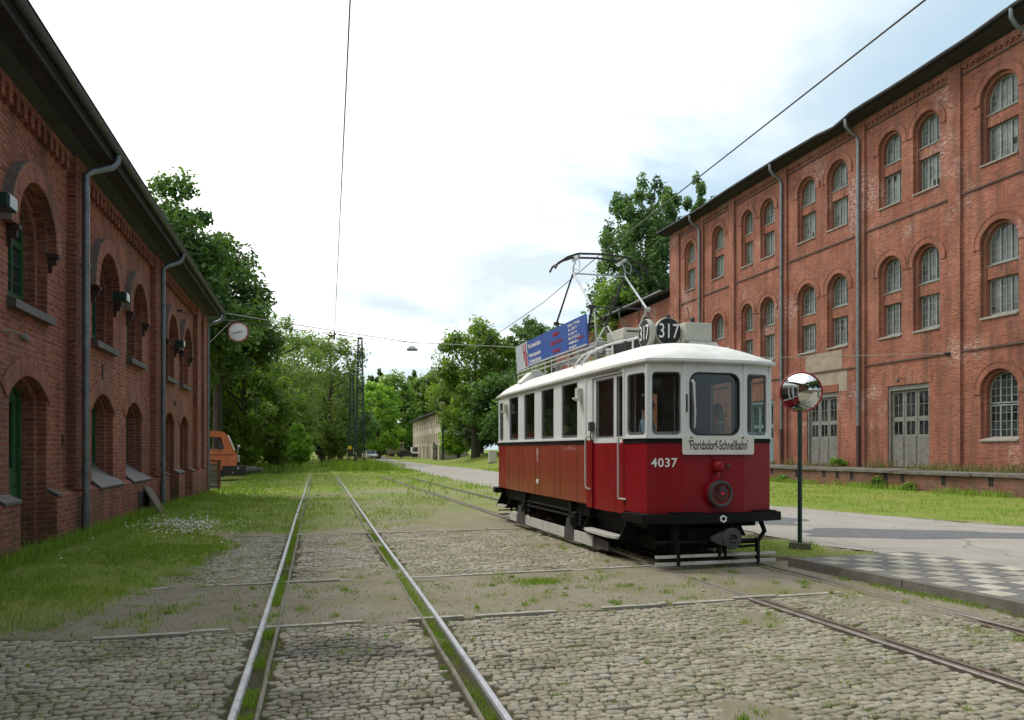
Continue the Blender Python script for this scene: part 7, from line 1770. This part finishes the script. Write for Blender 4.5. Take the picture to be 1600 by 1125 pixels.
# the far wood closing the view
F1 = tree('far_tree', 'large mid-green tree at the end of the street left of the far warehouse', -28.0, 176, 19, 8.0, .5, 'leafmid', .42, 95, 110, 2.0, 14, group='far trees at the end of the street', trunk=.5)
F2 = tree('far_tree', 'fresh green tree right of the masts where the road enters the wood', -24.5, 138, 14.5, 5.4, .6, 'leaflight', .30, 85, 110, 1.4, 15, group='far trees at the end of the street', trunk=.4)
F3 = tree('far_tree', 'dark spired tree showing on the skyline right of the tallest mast', -38, 215, 26, 7, 1, 'leafdark', .45, 84, 110, 1.6, 16, 'plume', group='far trees at the end of the street', trunk=.5)
for (s_, x, y, r_, k, lab) in ((F1, -20.0, 190, 1.0, 1.1, 'wide green tree directly behind the far warehouse'), (F1, -38, 178, 2, 1.0, 'green tree over the distant tram'), (F2, -29.5, 146, 3, .95, 'fresh green tree left of the white car'), (F3, -28, 218, 1, 1.0, 'dark spired tree on the skyline above the far warehouse chimney'), (F3, -16, 222, 2, 1.06, 'dark spired tree on the skyline right of the chimney'), (F1, -8, 196, 4, 1.15, 'green tree behind the right end of the far warehouse'), (F3, -50, 205, 3, .95, 'dark spired tree half hidden by the masts'), (F1, -52, 165, 5, 1.0, 'green tree behind the left wood'), (F1, -46, 190, 0.5, 1.0, 'green tree in the farthest row behind the masts')): copy_tree(s_, lab, x, y, r_, k, k, 'far trees at the end of the street')
# right group by the warehouse and behind the tram
tree('broad_tree', 'big rounded tree left of the blue roof board, overhanging the far warehouse', -4.6, 95, 17.6, 6.6, 2.6, 'leafmid', .24, 130, 130, 1.35, 21, trunk=.45)
tree('broad_tree', 'darker tree behind the tram roof, right of the big rounded one', 2.6, 101, 20.3, 6.0, 2.5, 'leafdark', .24, 120, 120, 1.3, 22, trunk=.45)
tree('broad_tree', 'low dark tree shading the bank behind the signal post', -1.0, 88, 10.5, 5.0, .4, 'leafdark', .24, 90, 110, 1.3, 23)
tree('broad_tree', 'fresh green creeper-clad tree covering the near end of the far warehouse', -8.0, 113, 9.6, 3.0, .1, 'leaflight', .24, 80, 120, 1.0, 24, trunk=.2)
tree('broad_tree', 'low dark tree between the signal post and the cable cabinet', -4.6, 104, 8.6, 3.8, .1, 'leafdark', .24, 90, 120, 1.1, 27, trunk=.2)
tree('broad_tree', 'low dark tree above the cable cabinet', 3.4, 86, 11, 5.4, .4, 'leafdark', .24, 80, 110, 1.3, 25)
tree('broad_tree', 'light green tree showing between the roof board and the annex', 5.6, 92, 16.2, 3.6, 3, 'leafmid', .22, 70, 110, 1.1, 26)
# poplars behind the factory
tree('poplar', 'tall feathery poplar rising above the annex roof, the tallest tree', 13.6, 76, 29.4, 7.6, 6, 'leafpoplar', .22, 330, 120, 1.3, 31, 'plume', spread=1.15, trunk=.5)
tree('poplar', 'second poplar spreading above the factory eave', 20.4, 79, 29.6, 4.8, 10, 'leafpoplar', .20, 190, 110, 1.15, 32, 'plume', spread=1.15, trunk=.4)
tree('broad_tree', 'fresh green tree leaning over the annex roof in front of the poplar', 10.6, 72, 17.2, 4.4, 5, 'leafmid', .2, 80, 120, 1.15, 33)
# unseen trees added behind the viewer to give reflections and darken camera-facing sides
BK = tree('unseen_tree', 'dark unseen tree added behind the camera for the windscreen and mirror to reflect', 1.5, -19, 15, 6.5, 1.0, 'leafdark', .4, 90, 70, 1.5, 51, group='unseen trees added for reflections')
for (x, y, r_, s) in ((-6.5, -21, 1, .9), (9.5, -17, 2, 1.1), (18, -12, 3, 1.2)): copy_tree(BK, 'dark unseen tree added behind the camera for the windscreen and mirror to reflect', x, y, r_, s, s, 'unseen trees added for reflections')
# shrubs rooted at the platform foot
for i, (s, lab) in enumerate(((-3.6, 'scrubby weed bush against the loading platform, the largest'), (3.2, 'small weed bush at the platform foot behind the mirror post'), (-5.2, 'thin weed bush on the platform wall at the right edge'))):
    p = at_R(s, 3.62, 0); tree('weed_bush', lab, p.x, p.y, .6 if i == 0 else .4, .34, .02, 'leafmid', .06, 14, 50, .17, 41 + i, cat='bush', trunk=.015)
p = at_R(2.9, .6, .82); tree('weed_bush', 'leafy weeds sprouting between the second door and the downpipe on the platform', p.x, p.y, .5, .6, .02, 'leafmid', .06, 16, 45, .2, 47, cat='bush', z=.82, trunk=.015)

# ------------------------------------------------------------------ sky, sun, camera
w = bpy.data.worlds.new('World'); SC.world = w; w.use_nodes = True
nt = w.node_tree; nt.nodes.clear()
SUN_EL, SUN_AZ = R_(54), R_(-62)                      # from the left, ahead of the camera, through thin cloud
out = nt.nodes.new('ShaderNodeOutputWorld'); bg = nt.nodes.new('ShaderNodeBackground'); bg.inputs['Strength'].default_value = .12
sky = nt.nodes.new('ShaderNodeTexSky'); sky.sky_type = 'NISHITA'; sky.sun_disc = False; sky.sun_elevation = SUN_EL; sky.sun_rotation = SUN_AZ; sky.air_density = 1.2; sky.dust_density = 2.0
tc = nt.nodes.new('ShaderNodeTexCoord')
sp_ = nt.nodes.new('ShaderNodeSeparateXYZ'); nt.links.new(tc.outputs['Generated'], sp_.inputs[0])
# project the view direction on a cloud layer
zz = N(nt, 'ShaderNodeMath', operation='MAXIMUM'); zz.inputs[1].default_value = .02; L(nt, sp_.outputs[2], zz.inputs[0])
za = N(nt, 'ShaderNodeMath', operation='ADD'); za.inputs[1].default_value = .12; L(nt, zz.outputs[0], za.inputs[0])
dv = N(nt, 'ShaderNodeVectorMath', operation='DIVIDE'); cx = nt.nodes.new('ShaderNodeCombineXYZ'); 
for k in range(3): L(nt, za.outputs[0], cx.inputs[k])
L(nt, tc.outputs['Generated'], dv.inputs[0]); L(nt, cx.outputs[0], dv.inputs[1])
CL = mapv(nt, dv.outputs[0], (.62, .62, 0), (1.3, .4, 0))
n1 = noise(nt, CL, 1.35, 9, .56, .25)
gx = N(nt, 'ShaderNodeMath', operation='MULTIPLY_ADD'); gx.inputs[1].default_value = -.40; gx.inputs[2].default_value = .06; L(nt, sp_.outputs[0], gx.inputs[0])
gs_ = N(nt, 'ShaderNodeMath', operation='ADD'); L(nt, n1, gs_.inputs[0]); L(nt, gx.outputs[0], gs_.inputs[1])
cov = ramp(nt, gs_.outputs[0], [(.40, 0.0), (.58, 1.0)])
n2 = noise(nt, mapv(nt, dv.outputs[0], (.9, .9, 0), (4.2, 1.7, 0)), 1.1, 8, .55, .3)
sx_ = N(nt, 'ShaderNodeMath', operation='MULTIPLY_ADD'); sx_.inputs[1].default_value = -.20; sx_.inputs[2].default_value = -.125; L(nt, sp_.outputs[0], sx_.inputs[0])
sz_ = N(nt, 'ShaderNodeMath', operation='MULTIPLY_ADD'); sz_.inputs[1].default_value = .42; L(nt, sp_.outputs[2], sz_.inputs[0]); L(nt, sx_.outputs[0], sz_.inputs[2])
sa_ = N(nt, 'ShaderNodeMath', operation='ADD'); L(nt, n2, sa_.inputs[0]); L(nt, sz_.outputs[0], sa_.inputs[1])
shade = ramp(nt, sa_.outputs[0], [(.36, (5.0, 5.8, 6.2)), (.46, (6.9, 7.5, 7.8)), (.55, (9.4, 9.7, 9.8)), (.66, (11.8, 11.8, 11.7))])
blue = mixc(nt, .72, sky.outputs[0], (4.3, 5.6, 6.4))
col = mixc(nt, cov, blue, shade)
# the cloud is brightest round the veiled sun, duller on the far side
dp_ = N(nt, 'ShaderNodeVectorMath', operation='DOT_PRODUCT'); L(nt, tc.outputs['Generated'], dp_.inputs[0]); dp_.inputs[1].default_value = (-.55, .62, .56)
br_ = N(nt, 'ShaderNodeMapRange', i_1=-.9, i_2=.55, i_3=.55, i_4=.99); L(nt, dp_.outputs['Value'], br_.inputs[0])
vs_ = N(nt, 'ShaderNodeVectorMath', operation='SCALE'); L(nt, col, vs_.inputs[0]); L(nt, br_.outputs[0], vs_.inputs['Scale']); col = vs_.outputs[0]
nt.links.new(col, bg.inputs[0]); nt.links.new(bg.outputs[0], out.inputs[0])
sd = bpy.data.lights.new('sun', 'SUN'); sd.energy = 1.5; sd.angle = R_(14); sd.color = (1.0, .95, .87)
so = bpy.data.objects.new('sun', sd); COL.objects.link(so)
v = Vector((math.sin(SUN_AZ) * math.cos(SUN_EL), math.cos(SUN_AZ) * math.cos(SUN_EL), math.sin(SUN_EL)))
so.rotation_euler = (-v).to_track_quat('-Z', 'Y').to_euler(); so.location = (0, 0, 40)
cam = bpy.data.cameras.new('camera'); cam.sensor_width = 36; cam.lens = 1180 / 1600 * 36; cam.shift_y = 139.5 / 1600; cam.clip_end = 6000; cam.clip_start = .05
co = bpy.data.objects.new('camera', cam); COL.objects.link(co); co.location = (0, 0, 1.7); co.rotation_euler = (PI / 2, 0, 0); SC.camera = co
SC.view_settings.view_transform = 'Standard'; SC.view_settings.look = 'None'; SC.view_settings.exposure = 0.42; SC.view_settings.gamma = 1
SC.render.engine = 'CYCLES'; SC.cycles.max_bounces = 6; SC.cycles.transparent_max_bounces = 12; SC.cycles.use_denoising = True
SC.cycles.sample_clamp_indirect = 8
